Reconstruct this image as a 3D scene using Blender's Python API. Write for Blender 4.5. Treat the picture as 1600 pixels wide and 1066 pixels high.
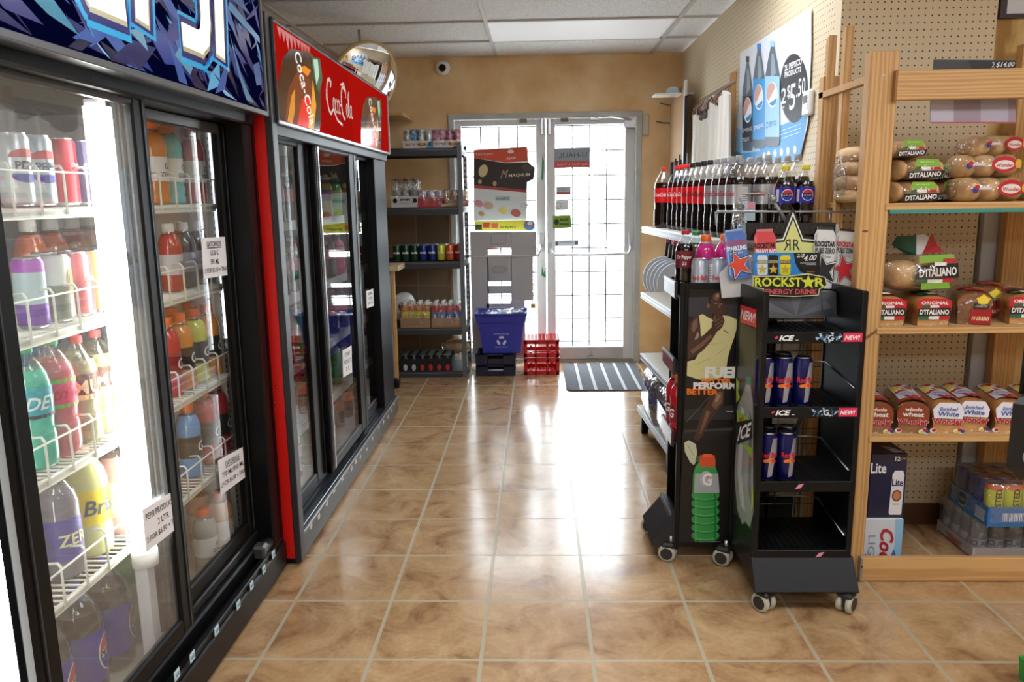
import bpy, bmesh, math, random
from mathutils import Vector, Matrix
from mathutils.geometry import tessellate_polygon
random.seed(7)
for o in list(bpy.data.objects): bpy.data.objects.remove(o)
sc = bpy.context.scene
COL = sc.collection
PI = math.pi
# ------------------------------------------------------------------ camera
F = 1220.0; CX, CY = 800.0, 533.0; HC = 1.375
yd = Vector(((838-CX)/F, -(307-CY)/F, -1)).normalized()
LV = F*F/(226-38*0.015)
zd = -Vector((0.015*LV, -LV, -F)).normalized()
xd = yd.cross(zd)
RW = Matrix((xd, yd, zd))            # rows: world axes seen in camera space; columns of its transpose
CAMP = Vector((0, 0, HC))
cam = bpy.data.objects.new('camera', bpy.data.cameras.new('camera'))
COL.objects.link(cam)
cam.matrix_world = Matrix.Translation(CAMP) @ RW.to_4x4()
cam.data.sensor_width = 36; cam.data.lens = 36*F/1600; cam.data.clip_start = .05
sc.camera = cam
def at(px, py, X=None, Y=None, Z=None):
    """a point on a real plane of the room, measured from the photograph"""
    d = RW @ Vector(((px-CX)/F, -(py-CY)/F, -1))
    if X is not None: t = (X-CAMP.x)/d.x
    elif Y is not None: t = (Y-CAMP.y)/d.y
    else: t = (Z-CAMP.z)/d.z
    return CAMP + d*t
# ------------------------------------------------------------------ world, exposure
w = bpy.data.worlds.new('world'); sc.world = w; w.use_nodes = True
bg = w.node_tree.nodes['Background']
bg.inputs[0].default_value = (.86, .93, 1, 1); bg.inputs[1].default_value = 16.0
sc.view_settings.view_transform = 'Standard'
try: sc.view_settings.look = 'None'
except Exception: pass
sc.view_settings.gamma = 1; sc.view_settings.use_curve_mapping = False
sc.view_settings.exposure = 0.0
CEIL_E = 12.0; TUBE_E = 16.0
# ------------------------------------------------------------------ materials
def lin(c):
    if isinstance(c, str):
        c = [int(c[i:i+2], 16)/255 for i in (0, 2, 4)]
        c = [x/12.92 if x <= .04045 else ((x+.055)/1.055)**2.4 for x in c]
    return (c[0], c[1], c[2], 1)
def nt(name):
    m = bpy.data.materials.new(name); m.use_nodes = True
    return m, m.node_tree, m.node_tree.nodes['Principled BSDF']
def pm(name, col, rough=.5, metal=0, coat=0, emit=0, trans=0, sss=0, bump=0, bscale=40, var=0):
    m, t, b = nt(name)
    b.inputs['Base Color'].default_value = lin(col); b.inputs['Roughness'].default_value = rough
    b.inputs['Metallic'].default_value = metal; b.inputs['Coat Weight'].default_value = coat
    b.inputs['Coat Roughness'].default_value = .08
    b.inputs['Transmission Weight'].default_value = trans
    if emit:
        b.inputs['Emission Color'].default_value = lin(col); b.inputs['Emission Strength'].default_value = emit
    if bump or var:
        tc = t.nodes.new('ShaderNodeTexCoord'); n = t.nodes.new('ShaderNodeTexNoise')
        n.inputs['Scale'].default_value = bscale; n.inputs['Detail'].default_value = 3
        t.links.new(tc.outputs['Object'], n.inputs['Vector'])
        if bump:
            bp = t.nodes.new('ShaderNodeBump'); bp.inputs['Strength'].default_value = bump; bp.inputs['Distance'].default_value = .01
            t.links.new(n.outputs['Fac'], bp.inputs['Height']); t.links.new(bp.outputs[0], b.inputs['Normal'])
        if var:
            h = t.nodes.new('ShaderNodeHueSaturation'); h.inputs['Color'].default_value = lin(col)
            mr = t.nodes.new('ShaderNodeMapRange'); mr.inputs[1].default_value = .3; mr.inputs[2].default_value = .7
            mr.inputs[3].default_value = 1-var; mr.inputs[4].default_value = 1+var
            t.links.new(n.outputs['Fac'], mr.inputs[0]); t.links.new(mr.outputs[0], h.inputs['Value'])
            t.links.new(h.outputs[0], b.inputs['Base Color'])
    return m
def thin(name, col=(1, 1, 1), base=.06, ior=1.45, rough=.02, bump=0, haze=0, bscale=25, hcol='e8eef2'):
    """thin clear sheet: what is behind it shows, plus reflections by angle, plus optional white diffuse veil"""
    m = bpy.data.materials.new(name); m.use_nodes = True; t = m.node_tree; t.nodes.clear()
    o = t.nodes.new('ShaderNodeOutputMaterial'); mx = t.nodes.new('ShaderNodeMixShader')
    tr = t.nodes.new('ShaderNodeBsdfTransparent'); tr.inputs[0].default_value = lin(col)
    gl = t.nodes.new('ShaderNodeBsdfGlossy'); gl.inputs['Roughness'].default_value = rough
    fr = t.nodes.new('ShaderNodeFresnel'); ge = t.nodes.new('ShaderNodeNewGeometry'); im = t.nodes.new('ShaderNodeMapRange')
    im.inputs[3].default_value = ior; im.inputs[4].default_value = 1/ior     # same reflectance from both sides of a thin sheet
    t.links.new(ge.outputs['Backfacing'], im.inputs[0]); t.links.new(im.outputs[0], fr.inputs[0])
    ad = t.nodes.new('ShaderNodeMath'); ad.operation = 'ADD'; ad.inputs[1].default_value = base; ad.use_clamp = True
    t.links.new(fr.outputs[0], ad.inputs[0]); t.links.new(ad.outputs[0], mx.inputs[0])
    src = tr
    if haze:
        df = t.nodes.new('ShaderNodeBsdfDiffuse'); df.inputs[0].default_value = lin(hcol)
        m2 = t.nodes.new('ShaderNodeMixShader'); m2.inputs[0].default_value = haze
        t.links.new(tr.outputs[0], m2.inputs[1]); t.links.new(df.outputs[0], m2.inputs[2]); src = m2
    t.links.new(src.outputs[0], mx.inputs[1]); t.links.new(gl.outputs[0], mx.inputs[2])
    t.links.new(mx.outputs[0], o.inputs[0])
    if bump:
        tc = t.nodes.new('ShaderNodeTexCoord'); n = t.nodes.new('ShaderNodeTexNoise'); n.inputs['Scale'].default_value = bscale
        bp = t.nodes.new('ShaderNodeBump'); bp.inputs['Strength'].default_value = bump; bp.inputs['Distance'].default_value = .02
        t.links.new(tc.outputs['Object'], n.inputs['Vector']); t.links.new(n.outputs['Fac'], bp.inputs['Height'])
        t.links.new(bp.outputs[0], gl.inputs['Normal'])
    return m
def TM(col, wt=.1, rough=.5):
    """thin printed film that lets some daylight through"""
    m, t, b = nt('film_'+col); b.inputs['Base Color'].default_value = lin(col); b.inputs['Roughness'].default_value = rough
    tr = t.nodes.new('ShaderNodeBsdfTranslucent'); tr.inputs[0].default_value = lin(col); mx = t.nodes.new('ShaderNodeMixShader'); mx.inputs[0].default_value = wt
    o = t.nodes['Material Output']; t.links.new(b.outputs[0], mx.inputs[1]); t.links.new(tr.outputs[0], mx.inputs[2]); t.links.new(mx.outputs[0], o.inputs[0]); return m
_mc = {}
def M(col, rough=.45, **k):
    """plain colour material by hex, cached"""
    key = (col, rough, tuple(sorted(k.items())))
    if key not in _mc: _mc[key] = pm('paint_'+str(col), col, rough, **k)
    return _mc[key]
BLACK = pm('black_plastic', '0b0b0d', .4); BLACKM = pm('black_metal', '0e0e10', .42)
for _m in (BLACK, BLACKM): _m.node_tree.nodes['Principled BSDF'].inputs['Specular IOR Level'].default_value = .3
SATIN = pm('satin_black_frame', '070709', .42); SATIN.node_tree.nodes['Principled BSDF'].inputs['Specular IOR Level'].default_value = .22
WHITE = M('f2f2f0'); INK = M('111111', .5); STEEL = pm('steel', 'b8bbc0', .28, 1); ALU = pm('aluminium', 'd2d4d6', .35, .8)
CHROME = pm('mirror_chrome', 'f4f6f8', .02, 1); WIREW = pm('white_coated_wire', 'efeee4', .35)
PET = thin('clear_pet', (1, 1, 1), .07, 1.5, .03, bump=.15); GLASS = thin('door_glass', (.97, .985, .98), .05, 1.45, .0)
GLASSH = thin('glare_veiled_glass', (.97, .985, .98), .05, 1.45, .0, haze=.06)  # white diffuse mix paints the veil of bright glare over the pane
BAG = thin('clear_bag', (1, 1, 1), .10, 1.42, .12, bump=.9, bscale=30)
WRAP = thin('shrink_wrap', (.98, .99, 1), .1, 1.5, .12, bump=1.0, bscale=22, haze=.05)
def noise_mat(name, c1, c2, scale, stretch=(1, 1, 1), rough=.6, lo=.35, hi=.65, bump=0, detail=5, coord='Object', c3=None):
    m, t, b = nt(name)
    tc = t.nodes.new('ShaderNodeTexCoord'); mp = t.nodes.new('ShaderNodeMapping'); n = t.nodes.new('ShaderNodeTexNoise')
    mp.inputs['Scale'].default_value = stretch; n.inputs['Scale'].default_value = scale; n.inputs['Detail'].default_value = detail
    cr = t.nodes.new('ShaderNodeValToRGB'); cr.color_ramp.elements[0].position = lo; cr.color_ramp.elements[1].position = hi
    cr.color_ramp.elements[0].color = lin(c1); cr.color_ramp.elements[1].color = lin(c2)
    if c3:
        e = cr.color_ramp.elements.new((lo+hi)/2); e.color = lin(c3)
    t.links.new(tc.outputs[coord], mp.inputs[0]); t.links.new(mp.outputs[0], n.inputs['Vector'])
    t.links.new(n.outputs['Fac'], cr.inputs[0]); t.links.new(cr.outputs[0], b.inputs['Base Color']); b.inputs['Roughness'].default_value = rough
    if bump:
        bp = t.nodes.new('ShaderNodeBump'); bp.inputs['Strength'].default_value = bump; bp.inputs['Distance'].default_value = .004
        t.links.new(n.outputs['Fac'], bp.inputs['Height']); t.links.new(bp.outputs[0], b.inputs['Normal'])
    return m
def wood(name, axis):
    st = [26, 26, 26]; st[axis] = 1.3
    m, t, b = nt(name)
    tc = t.nodes.new('ShaderNodeTexCoord'); mp = t.nodes.new('ShaderNodeMapping'); mp.inputs['Scale'].default_value = [s/26 for s in st]
    w_ = t.nodes.new('ShaderNodeTexWave'); w_.wave_type = 'RINGS'; w_.rings_direction = 'XYZ'[axis]; w_.inputs['Scale'].default_value = 52
    w_.inputs['Distortion'].default_value = 7; w_.inputs['Detail'].default_value = 2; w_.inputs['Detail Scale'].default_value = .7
    mp.inputs['Location'].default_value = (.11, .07, .05)
    cr = t.nodes.new('ShaderNodeValToRGB'); cr.color_ramp.elements[0].color = lin('be9058'); cr.color_ramp.elements[1].color = lin('d3a86e')
    cr.color_ramp.elements[0].position = .1; cr.color_ramp.elements[1].position = .8
    t.links.new(tc.outputs['Object'], mp.inputs[0]); t.links.new(mp.outputs[0], w_.inputs['Vector'])
    t.links.new(w_.outputs['Fac'], cr.inputs[0]); t.links.new(cr.outputs[0], b.inputs['Base Color']); b.inputs['Roughness'].default_value = .5
    return m
WOODZ = wood('pine_upright', 2); WOODX = wood('pine_crosswise', 0); WOODY = wood('pine_lengthwise', 1)
# ------------------------------------------------------------------ mesh builder
class MB:
    def __init__(s): s.v = []; s.f = []; s.mi = []; s.sm = []; s.mats = []
    def _m(s, m):
        if m not in s.mats: s.mats.append(m)
        return s.mats.index(m)
    def add(s, vs, fs, mat, smooth=False, T=None):
        n = len(s.v); k = s._m(mat)
        for p in vs: s.v.append(T @ Vector(p) if T else Vector(p))
        for f in fs: s.f.append([i+n for i in f]); s.mi.append(k); s.sm.append(smooth)
        return s
    def box(s, x0, x1, y0, y1, z0, z1, mat, bev=0, T=None):
        b = min(bev, (x1-x0)/2.01, (y1-y0)/2.01, (z1-z0)/2.01)
        if b <= 0:
            vs = [(x, y, z) for x in (x0, x1) for y in (y0, y1) for z in (z0, z1)]
            return s.add(vs, [(0, 1, 3, 2), (4, 6, 7, 5), (0, 4, 5, 1), (2, 3, 7, 6), (0, 2, 6, 4), (1, 5, 7, 3)], mat, False, T)
        vs = []; idx = {}
        xs, ys, zs = (x0, x1), (y0, y1), (z0, z1)
        sg = (1, -1)
        for i in (0, 1):
            for j in (0, 1):
                for k in (0, 1):
                    c = (xs[i], ys[j], zs[k]); q = (sg[i]*b, sg[j]*b, sg[k]*b)
                    for a in range(3):
                        p = [c[n]+(q[n] if n != a else 0) for n in range(3)]
                        idx[i, j, k, a] = len(vs); vs.append(p)
        fs = []
        for a in range(3):
            o1, o2 = [n for n in range(3) if n != a]
            for e in (0, 1):
                q = []
                for u, v in ((0, 0), (1, 0), (1, 1), (0, 1)):
                    t = [0, 0, 0]; t[a] = e; t[o1] = u; t[o2] = v; q.append(idx[t[0], t[1], t[2], a])
                fs.append(q)
            for u in (0, 1):
                for v in (0, 1):
                    t0 = [0, 0, 0]; t0[o1] = u; t0[o2] = v; t1 = list(t0); t1[a] = 1
                    fs.append([idx[(*t0, o1)], idx[(*t1, o1)], idx[(*t1, o2)], idx[(*t0, o2)]])
        for i in (0, 1):
            for j in (0, 1):
                for k in (0, 1): fs.append([idx[i, j, k, 0], idx[i, j, k, 1], idx[i, j, k, 2]])
        return s.add(vs, fs, mat, False, T)
    def lathe(s, prof, mat, n=20, c=(0, 0, 0), cap=True, smooth=True, T=None, mats=None):
        vs = []; c = Vector(c)
        for r, z in prof:
            for i in range(n):
                a = 2*PI*i/n; vs.append(c+Vector((r*math.cos(a), r*math.sin(a), z)))
        for j in range(len(prof)-1):
            pass
        base = len(s.v)
        for p in vs: s.v.append(T @ p if T else p)
        for j in range(len(prof)-1):
            k = s._m(mats[j] if mats else mat)
            for i in range(n):
                s.f.append([base+j*n+i, base+j*n+(i+1) % n, base+(j+1)*n+(i+1) % n, base+(j+1)*n+i]); s.mi.append(k); s.sm.append(smooth)
        if cap:
            for j, rev in ((0, 1), (len(prof)-1, 0)):
                if prof[j][0] > 1e-5:
                    f = [base+j*n+i for i in range(n)]
                    s.f.append(f[::-1] if rev else f); s.mi.append(s._m(mats[0 if rev else -1] if mats else mat)); s.sm.append(False)
        return s
    def tube(s, pts, r, mat, n=8, smooth=True, r2=None, closed=False):
        pts = [Vector(p) for p in pts]; rings = []; N = len(pts); up = None
        for i, p in enumerate(pts):
            d = ((pts[i+1]-p) if i < N-1 else (p-pts[i-1])).normalized()
            if 0 < i < N-1: d = ((pts[i+1]-p).normalized()+(p-pts[i-1]).normalized()).normalized()
            if up is None: up = d.orthogonal().normalized()
            a = (up-d*up.dot(d)).normalized(); up = a; b = d.cross(a)
            rr = r if r2 is None else r+(r2-r)*i/(N-1)
            rings.append([p+a*rr*math.cos(2*PI*k/n)+b*rr*math.sin(2*PI*k/n) for k in range(n)])
        vs = [q for g in rings for q in g]; fs = []
        for i in range(N-1):
            for k in range(n): fs.append((i*n+k, i*n+(k+1) % n, (i+1)*n+(k+1) % n, (i+1)*n+k))
        fs.append(tuple(range(n))[::-1]); fs.append(tuple((N-1)*n+k for k in range(n)))
        return s.add(vs, fs, mat, smooth)
    def prism(s, pts, d, mat, fn=None):
        """polygon given as 3D points pushed along vector d"""
        pts = [Vector(p) for p in pts]; d = Vector(d); n = len(pts)
        tris = tessellate_polygon([pts]); vs = pts+[p+d for p in pts]
        fs = [tuple(t) for t in tris]+[tuple(i+n for i in t) for t in tris]
        fs += [(i, (i+1) % n, (i+1) % n+n, i+n) for i in range(n)]
        return s.add(vs, fs, mat)
    def quad(s, a, b, c, d, mat): return s.add([a, b, c, d], [(0, 1, 2, 3)], mat)
    def blob(s, c, r, mat, nu=16, nv=10, p=2.0, T=None, q=None):
        """super-ellipsoid; p>2 is boxier"""
        def f(v, e): return math.copysign(abs(v)**(2/e), v)
        q = q or p; vs = []
        for j in range(nv+1):
            ph = -PI/2+PI*j/nv
            for i in range(nu):
                th = 2*PI*i/nu
                vs.append((c[0]+r[0]*f(math.cos(ph), q)*f(math.cos(th), p), c[1]+r[1]*f(math.cos(ph), q)*f(math.sin(th), p), c[2]+r[2]*f(math.sin(ph), q)))
        fs = [(j*nu+i, j*nu+(i+1) % nu, (j+1)*nu+(i+1) % nu, (j+1)*nu+i) for j in range(nv) for i in range(nu)]
        return s.add(vs, fs, mat, True, T)
    def mesh(s, name):
        me = bpy.data.meshes.new(name); me.from_pydata([tuple(v) for v in s.v], [], s.f)
        for m in s.mats: me.materials.append(m)
        me.polygons.foreach_set('material_index', s.mi); me.polygons.foreach_set('use_smooth', s.sm)
        me.update(); return me
    def build(s, name, parent=None, loc=None, label=None, kind=None):
        o = bpy.data.objects.new(name, s.mesh(name)); COL.objects.link(o)
        if parent: o.parent = parent
        if loc: o.location = loc
        if label: o['label'] = label
        if kind: o['kind'] = kind
        return o
def tag(o, label, cat, group=None, kind=None):
    o['label'] = label; o['category'] = cat
    if group: o['group'] = group
    if kind: o['kind'] = kind
    return o
def thing(name, label, cat, loc=(0, 0, 0), rz=0, group=None):
    o = bpy.data.objects.new(name, None); COL.objects.link(o); o.empty_display_size = .05
    o.location = loc; o.rotation_euler = (0, 0, rz); return tag(o, label, cat, group)
def struct(name, mb):
    o = mb.build(name); o['kind'] = 'structure'; return o
def kids(o): return [c for c in bpy.data.objects if c.parent == o]
PROTO = {}
def place(kind, loc, label, cat, group=None, rz=0, s=1.0, name=None):
    """first of a kind is built, later ones are copies of the thing and of each part"""
    if kind not in PROTO:
        nm, parts = KINDS[kind]()
        r = bpy.data.objects.new(nm, None); COL.objects.link(r)
        ch = []
        for pn, mb in parts:
            if isinstance(pn, tuple):
                c = mb.build(pn[0], ch[pn[1]])
            else: c = mb.build(pn, r)
            ch.append(c)
        PROTO[kind] = (r, ch)
    else:
        r0, ch0 = PROTO[kind]; r = r0.copy(); COL.objects.link(r); mp = {}
        for c0 in ch0:
            c = c0.copy(); COL.objects.link(c); mp[c0] = c
            c.parent = mp.get(c0.parent, r)
    if name: r.name = name
    r.location = loc; r.rotation_euler = (0, 0, rz); r.scale = (s, s, s)
    for k in ('group',):
        if k in r: del r[k]
    return tag(r, label, cat, group)
# ------------------------------------------------------------------ flat artwork (printing, lettering) laid on a surface
_tx = {}; _raw = {}
def text_geo(st, bold=0.0, sp=1.0):
    k = (st, bold, sp)
    if k in _tx: return _tx[k]
    cu = bpy.data.curves.new('t', 'FONT'); cu.body = st; cu.size = 1; cu.resolution_u = 2; cu.offset = bold; cu.space_character = sp
    cu.align_x = 'CENTER'
    ob = bpy.data.objects.new('t', cu); COL.objects.link(ob)
    dg = bpy.context.evaluated_depsgraph_get(); dg.update()
    me = ob.evaluated_get(dg).to_mesh()
    vs = [(v.co.x, v.co.y) for v in me.vertices]; fs = [tuple(p.vertices) for p in me.polygons]
    ob.evaluated_get(dg).to_mesh_clear(); bpy.data.objects.remove(ob); bpy.data.curves.remove(cu)
    if not vs: vs = [(0, 0)]
    x0 = min(v[0] for v in vs); x1 = max(v[0] for v in vs); y0 = min(v[1] for v in vs); y1 = max(v[1] for v in vs)
    vs = [((x-x0)/max(x1-x0, 1e-6), (y-y0)/max(y1-y0, 1e-6)) for x, y in vs]
    _tx[k] = (vs, fs, (x1-x0)/max(y1-y0, 1e-6)); _raw[k] = (x1-x0, y1-y0); return _tx[k]
class Art:
    def __init__(s): s.it = []
    def poly(s, pts, mat, l=0):
        tr = tessellate_polygon([[Vector((p[0], p[1], 0)) for p in pts]])
        s.it.append((list(pts), [tuple(t) for t in tr], mat, l)); return s
    def rect(s, x0, y0, x1, y1, mat, l=0): return s.poly([(x0, y0), (x1, y0), (x1, y1), (x0, y1)], mat, l)
    def ell(s, cx, cy, rx, ry, mat, l=0, n=24, a0=0, a1=2*PI, rot=0):
        P = []
        for i in range(n if abs(a1-a0) > 6.2 else n+1):
            a = a0+(a1-a0)*i/n; x, y = rx*math.cos(a), ry*math.sin(a)
            P.append((cx+x*math.cos(rot)-y*math.sin(rot), cy+x*math.sin(rot)+y*math.cos(rot)))
        return s.poly(P, mat, l)
    def star(s, cx, cy, r, mat, l=0, ri=.42, rot=0, up=1, sx=1):
        return s.poly([(cx+sx*(r if i % 2 == 0 else r*ri)*math.sin(PI*i/5+rot), cy+up*(r if i % 2 == 0 else r*ri)*math.cos(PI*i/5+rot)) for i in range(10)], mat, l)
    def stroke(s, pts, w, mat, l=0):
        for a, b in zip(pts[:-1], pts[1:]):
            a = Vector(a); b = Vector(b); d = b-a
            if d.length < 1e-9: continue
            d.normalize(); n = Vector((-d.y, d.x))*w/2; e = d*w*.25
            s.poly([tuple(a-e+n), tuple(a-e-n), tuple(b+e-n), tuple(b+e+n)], mat, l)
        return s
    def textq(s, st, q, mat, l=1, bold=0, sh=0, sp=1.0):
        """lettering fitted into quad bl, br, tr, tl"""
        vs, fs, _ = text_geo(st, bold, sp); P = []
        for u, v in vs:
            u2 = u+sh*(v-.5)
            a = [q[0][i]*(1-u2)+q[1][i]*u2 for i in (0, 1)]; b = [q[3][i]*(1-u2)+q[2][i]*u2 for i in (0, 1)]
            P.append((a[0]*(1-v)+b[0]*v, a[1]*(1-v)+b[1]*v))
        s.it.append((P, fs, mat, l)); return s
    def text(s, st, cx, cy, h, mat, l=1, w=None, bold=0, sh=0, rot=0, sp=1.0, flip=1):
        vs, fs, asp = text_geo(st, bold, sp); w = w or h*asp; c, d = math.cos(rot), math.sin(rot)
        def P(u, v):
            x = (u-.5)*w+sh*(v-.5)*h; y = (v-.5)*h*flip
            return (cx+x*c-y*d, cy+x*d+y*c)
        s.it.append(([P(u, v) for u, v in vs], fs, mat, l)); return s
    def put(s, mb, fn, cut=None):
        for vs, fs, mat, l in s.it:
            if cut:
                bm = bmesh.new(); bv = [bm.verts.new((x, y, 0)) for x, y in vs]
                for f in fs:
                    try: bm.faces.new([bv[i] for i in f])
                    except ValueError: pass
                x0 = min(v[0] for v in vs); x1 = max(v[0] for v in vs); k = math.floor(x0/cut)+1
                while k*cut < x1:
                    bmesh.ops.bisect_plane(bm, geom=bm.verts[:]+bm.edges[:]+bm.faces[:], plane_co=(k*cut, 0, 0), plane_no=(1, 0, 0)); k += 1
                bm.verts.index_update()
                vs = [(v.co.x, v.co.y) for v in bm.verts]; fs = [tuple(v.index for v in f.verts) for f in bm.faces]; bm.free()
            mb.add([fn(x, y, l) for x, y in vs], fs, mat)
        return mb
def on_cyl(r, a0=-PI/2, z0=0, eps=.0004):
    return lambda x, y, l: Vector(((r+eps*(l+1))*math.cos(a0+x/r), (r+eps*(l+1))*math.sin(a0+x/r), y+z0))
def on_plane(o, u, v, n, eps=.0005):
    o, u, v, n = Vector(o), Vector(u), Vector(v), Vector(n)
    return lambda x, y, l: o+u*x+v*y+n*(eps*(l+1))
def px_plane(n, eps=.0006, off=None, **k):
    """artwork measured in photograph units, laid on a real plane"""
    n = Vector(n); off = Vector(off) if off else Vector()
    return lambda x, y, l: at(x, y, **k)+n*(eps*(l+1))-off
# ------------------------------------------------------------------ the room
def floor_mat():
    m, t, b = nt('floor_tiles'); N = t.nodes.new; L = t.links.new
    tc = N('ShaderNodeTexCoord'); mp = N('ShaderNodeMapping'); br = N('ShaderNodeTexBrick')
    br.offset = 0; br.squash = 1; br.inputs['Scale'].default_value = 1; br.inputs['Mortar Size'].default_value = .0065
    br.inputs['Mortar Smooth'].default_value = .15
    br.inputs['Brick Width'].default_value = .3365; br.inputs['Row Height'].default_value = .3495
    mp.inputs['Location'].default_value = (.179+.3365*20, -2.14+.3495*20, 0)
    n1 = N('ShaderNodeTexNoise'); n1.inputs['Scale'].default_value = 5.5; n1.inputs['Detail'].default_value = 7; n1.inputs['Roughness'].default_value = .62; n1.inputs['Distortion'].default_value = 1.1
    cr = N('ShaderNodeValToRGB'); e = cr.color_ramp.elements
    e[0].position = .32; e[0].color = lin('8d6848'); e[1].position = .68; e[1].color = lin('c6a67c')
    x = e.new(.47); x.color = lin('b08c63')
    n2 = N('ShaderNodeTexNoise'); n2.inputs['Scale'].default_value = 60; n2.inputs['Detail'].default_value = 4
    mx = N('ShaderNodeMix'); mx.data_type = 'RGBA'; mx.blend_type = 'OVERLAY'; mx.inputs[0].default_value = .22
    m2 = N('ShaderNodeMix'); m2.data_type = 'RGBA'
    L(tc.outputs['Object'], mp.inputs[0]); L(mp.outputs[0], br.inputs['Vector']); L(tc.outputs['Object'], n1.inputs['Vector'])
    L(tc.outputs['Object'], n2.inputs['Vector'])
    L(n1.outputs['Fac'], cr.inputs[0]); L(cr.outputs[0], mx.inputs[6]); L(n2.outputs['Fac'], mx.inputs[7])
    L(br.outputs['Fac'], m2.inputs[0]); L(mx.outputs[2], m2.inputs[6]); m2.inputs[7].default_value = lin('b0a488')
    L(m2.outputs[2], b.inputs['Base Color'])
    rr = N('ShaderNodeMapRange'); rr.inputs[3].default_value = .19; rr.inputs[4].default_value = .6
    L(br.outputs['Fac'], rr.inputs[0]); L(rr.outputs[0], b.inputs['Roughness'])
    b.inputs['Coat Weight'].default_value = .45; b.inputs['Coat Roughness'].default_value = .16; b.inputs['Coat IOR'].default_value = 1.6
    # tile relief
    ad = N('ShaderNodeMath'); ad.operation = 'MULTIPLY_ADD'; ad.inputs[1].default_value = -1.0
    ns = N('ShaderNodeMath'); ns.operation = 'MULTIPLY'; ns.inputs[1].default_value = .35
    L(n1.outputs['Fac'], ns.inputs[0]); L(br.outputs['Fac'], ad.inputs[0]); L(ns.outputs[0], ad.inputs[2])
    bp = N('ShaderNodeBump'); bp.inputs['Strength'].default_value = .35; bp.inputs['Distance'].default_value = .004
    L(ad.outputs[0], bp.inputs['Height']); L(bp.outputs[0], b.inputs['Normal'])
    bq = N('ShaderNodeBump'); bq.inputs['Strength'].default_value = .12; bq.inputs['Distance'].default_value = .004; L(ad.outputs[0], bq.inputs['Height']); L(bq.outputs[0], b.inputs['Coat Normal'])
    return m
def peg_mat(name, axes, col='dccbaa'):
    m, t, b = nt(name); N = t.nodes.new; L = t.links.new
    tc = N('ShaderNodeTexCoord'); sp = N('ShaderNodeSeparateXYZ'); L(tc.outputs['Object'], sp.inputs[0]); cb = N('ShaderNodeCombineXYZ')
    for i, a in enumerate(axes):
        f = N('ShaderNodeMath'); f.operation = 'MULTIPLY'; f.inputs[1].default_value = 1/.0254
        g = N('ShaderNodeMath'); g.operation = 'FRACT'; h = N('ShaderNodeMath'); h.operation = 'SUBTRACT'; h.inputs[1].default_value = .5
        L(sp.outputs[a], f.inputs[0]); L(f.outputs[0], g.inputs[0]); L(g.outputs[0], h.inputs[0]); L(h.outputs[0], cb.inputs[i])
    ln = N('ShaderNodeVectorMath'); ln.operation = 'LENGTH'; L(cb.outputs[0], ln.inputs[0])
    mr = N('ShaderNodeMapRange'); mr.inputs[1].default_value = .10; mr.inputs[2].default_value = .14; L(ln.outputs['Value'], mr.inputs[0])
    mx = N('ShaderNodeMix'); mx.data_type = 'RGBA'; mx.inputs[6].default_value = lin('1c1712'); mx.inputs[7].default_value = lin(col)
    L(mr.outputs[0], mx.inputs[0]); L(mx.outputs[2], b.inputs['Base Color']); b.inputs['Roughness'].default_value = .55
    return m
XL, XR, YF, YB, ZC = -1.78, 3.4, -2.6, 6.46, 2.46
XP, YP = 1.15, 3.14          # partition corner
struct('floor', MB().box(XL-.2, XR+.2, YF-.2, YB+.15, -.1, 0, floor_mat()))
CEILT = noise_mat('ceiling_tile', 'cdd0d4', 'eff1f4', 90, rough=.9, lo=.3, hi=.5, bump=.4)
GRID = M('c9c7c4', .5)
ceil = MB()
# ceiling slab with openings for the light panels is built as a lattice of tiles
LIGHTS = [(-.33, .89, -1.83, -1.19), (-.33, .89, .73, 1.37), (-.33, .89, 3.29, 3.93), (1.49, 2.71, -1.83, -1.19), (1.49, 2.71, .73, 1.37)]
ceil.box(XL-.2, XR+.2, YF-.2, YB+.15, ZC+.012, ZC+.1, CEILT)
struct('ceiling', ceil)
g = MB()
ys = [5.85-.64*k for k in range(14)]; xs = [-1.53+1.22*k for k in range(5)]
for y in ys: g.box(XL, XR, y-.012, y+.012, ZC, ZC+.012, GRID)
for x in xs: g.box(x-.012, x+.012, YF, YB, ZC-.001, ZC+.012, GRID)
struct('trim_1', g)
WALLP = noise_mat('ochre_sponged_paint', 'e0b67c', 'f8dcae', 3.2, rough=.6, lo=.3, hi=.68, c3='edc894')
def tile_wall():
    m, t, b = nt('brown_wall_tile'); N = t.nodes.new; L = t.links.new
    tc = N('ShaderNodeTexCoord'); br = N('ShaderNodeTexBrick'); mp = N('ShaderNodeMapping'); mp.inputs['Rotation'].default_value = (PI/2, 0, 0)
    br.offset = 0; br.inputs['Scale'].default_value = 1; br.inputs['Mortar Size'].default_value = .004
    br.inputs['Brick Width'].default_value = .33; br.inputs['Row Height'].default_value = .33
    br.inputs['Color1'].default_value = lin('6f5a44'); br.inputs['Color2'].default_value = lin('80684e'); br.inputs['Mortar'].default_value = lin('8f8270')
    L(tc.outputs['Object'], mp.inputs[0]); L(mp.outputs[0], br.inputs['Vector']); L(br.outputs['Color'], b.inputs['Base Color']); b.inputs['Roughness'].default_value = .35
    return m
wb = MB()                     # back wall around the door opening X -.70 .. .845, Z 0 .. 2.02
T = .12
wb.box(XL-.2, -.70, YB, YB+T, 0, ZC+.01, WALLP); wb.box(.845, XP+.3, YB, YB+T, 0, ZC+.01, WALLP); wb.box(-.70, .845, YB, YB+T, 2.02, ZC+.01, WALLP)
wb.box(XL, -.72, YB-.008, YB, 0, 1.25, tile_wall())
struct('wall_back', wb)
struct('wall_left', MB().box(XL-.1, XL, YF, YB, 0, ZC+.01, WALLP))
struct('wall_right', MB().box(XR, XR+.1, YF, YP+.2, 0, ZC+.01, M('cdbb98', .7)))
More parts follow.
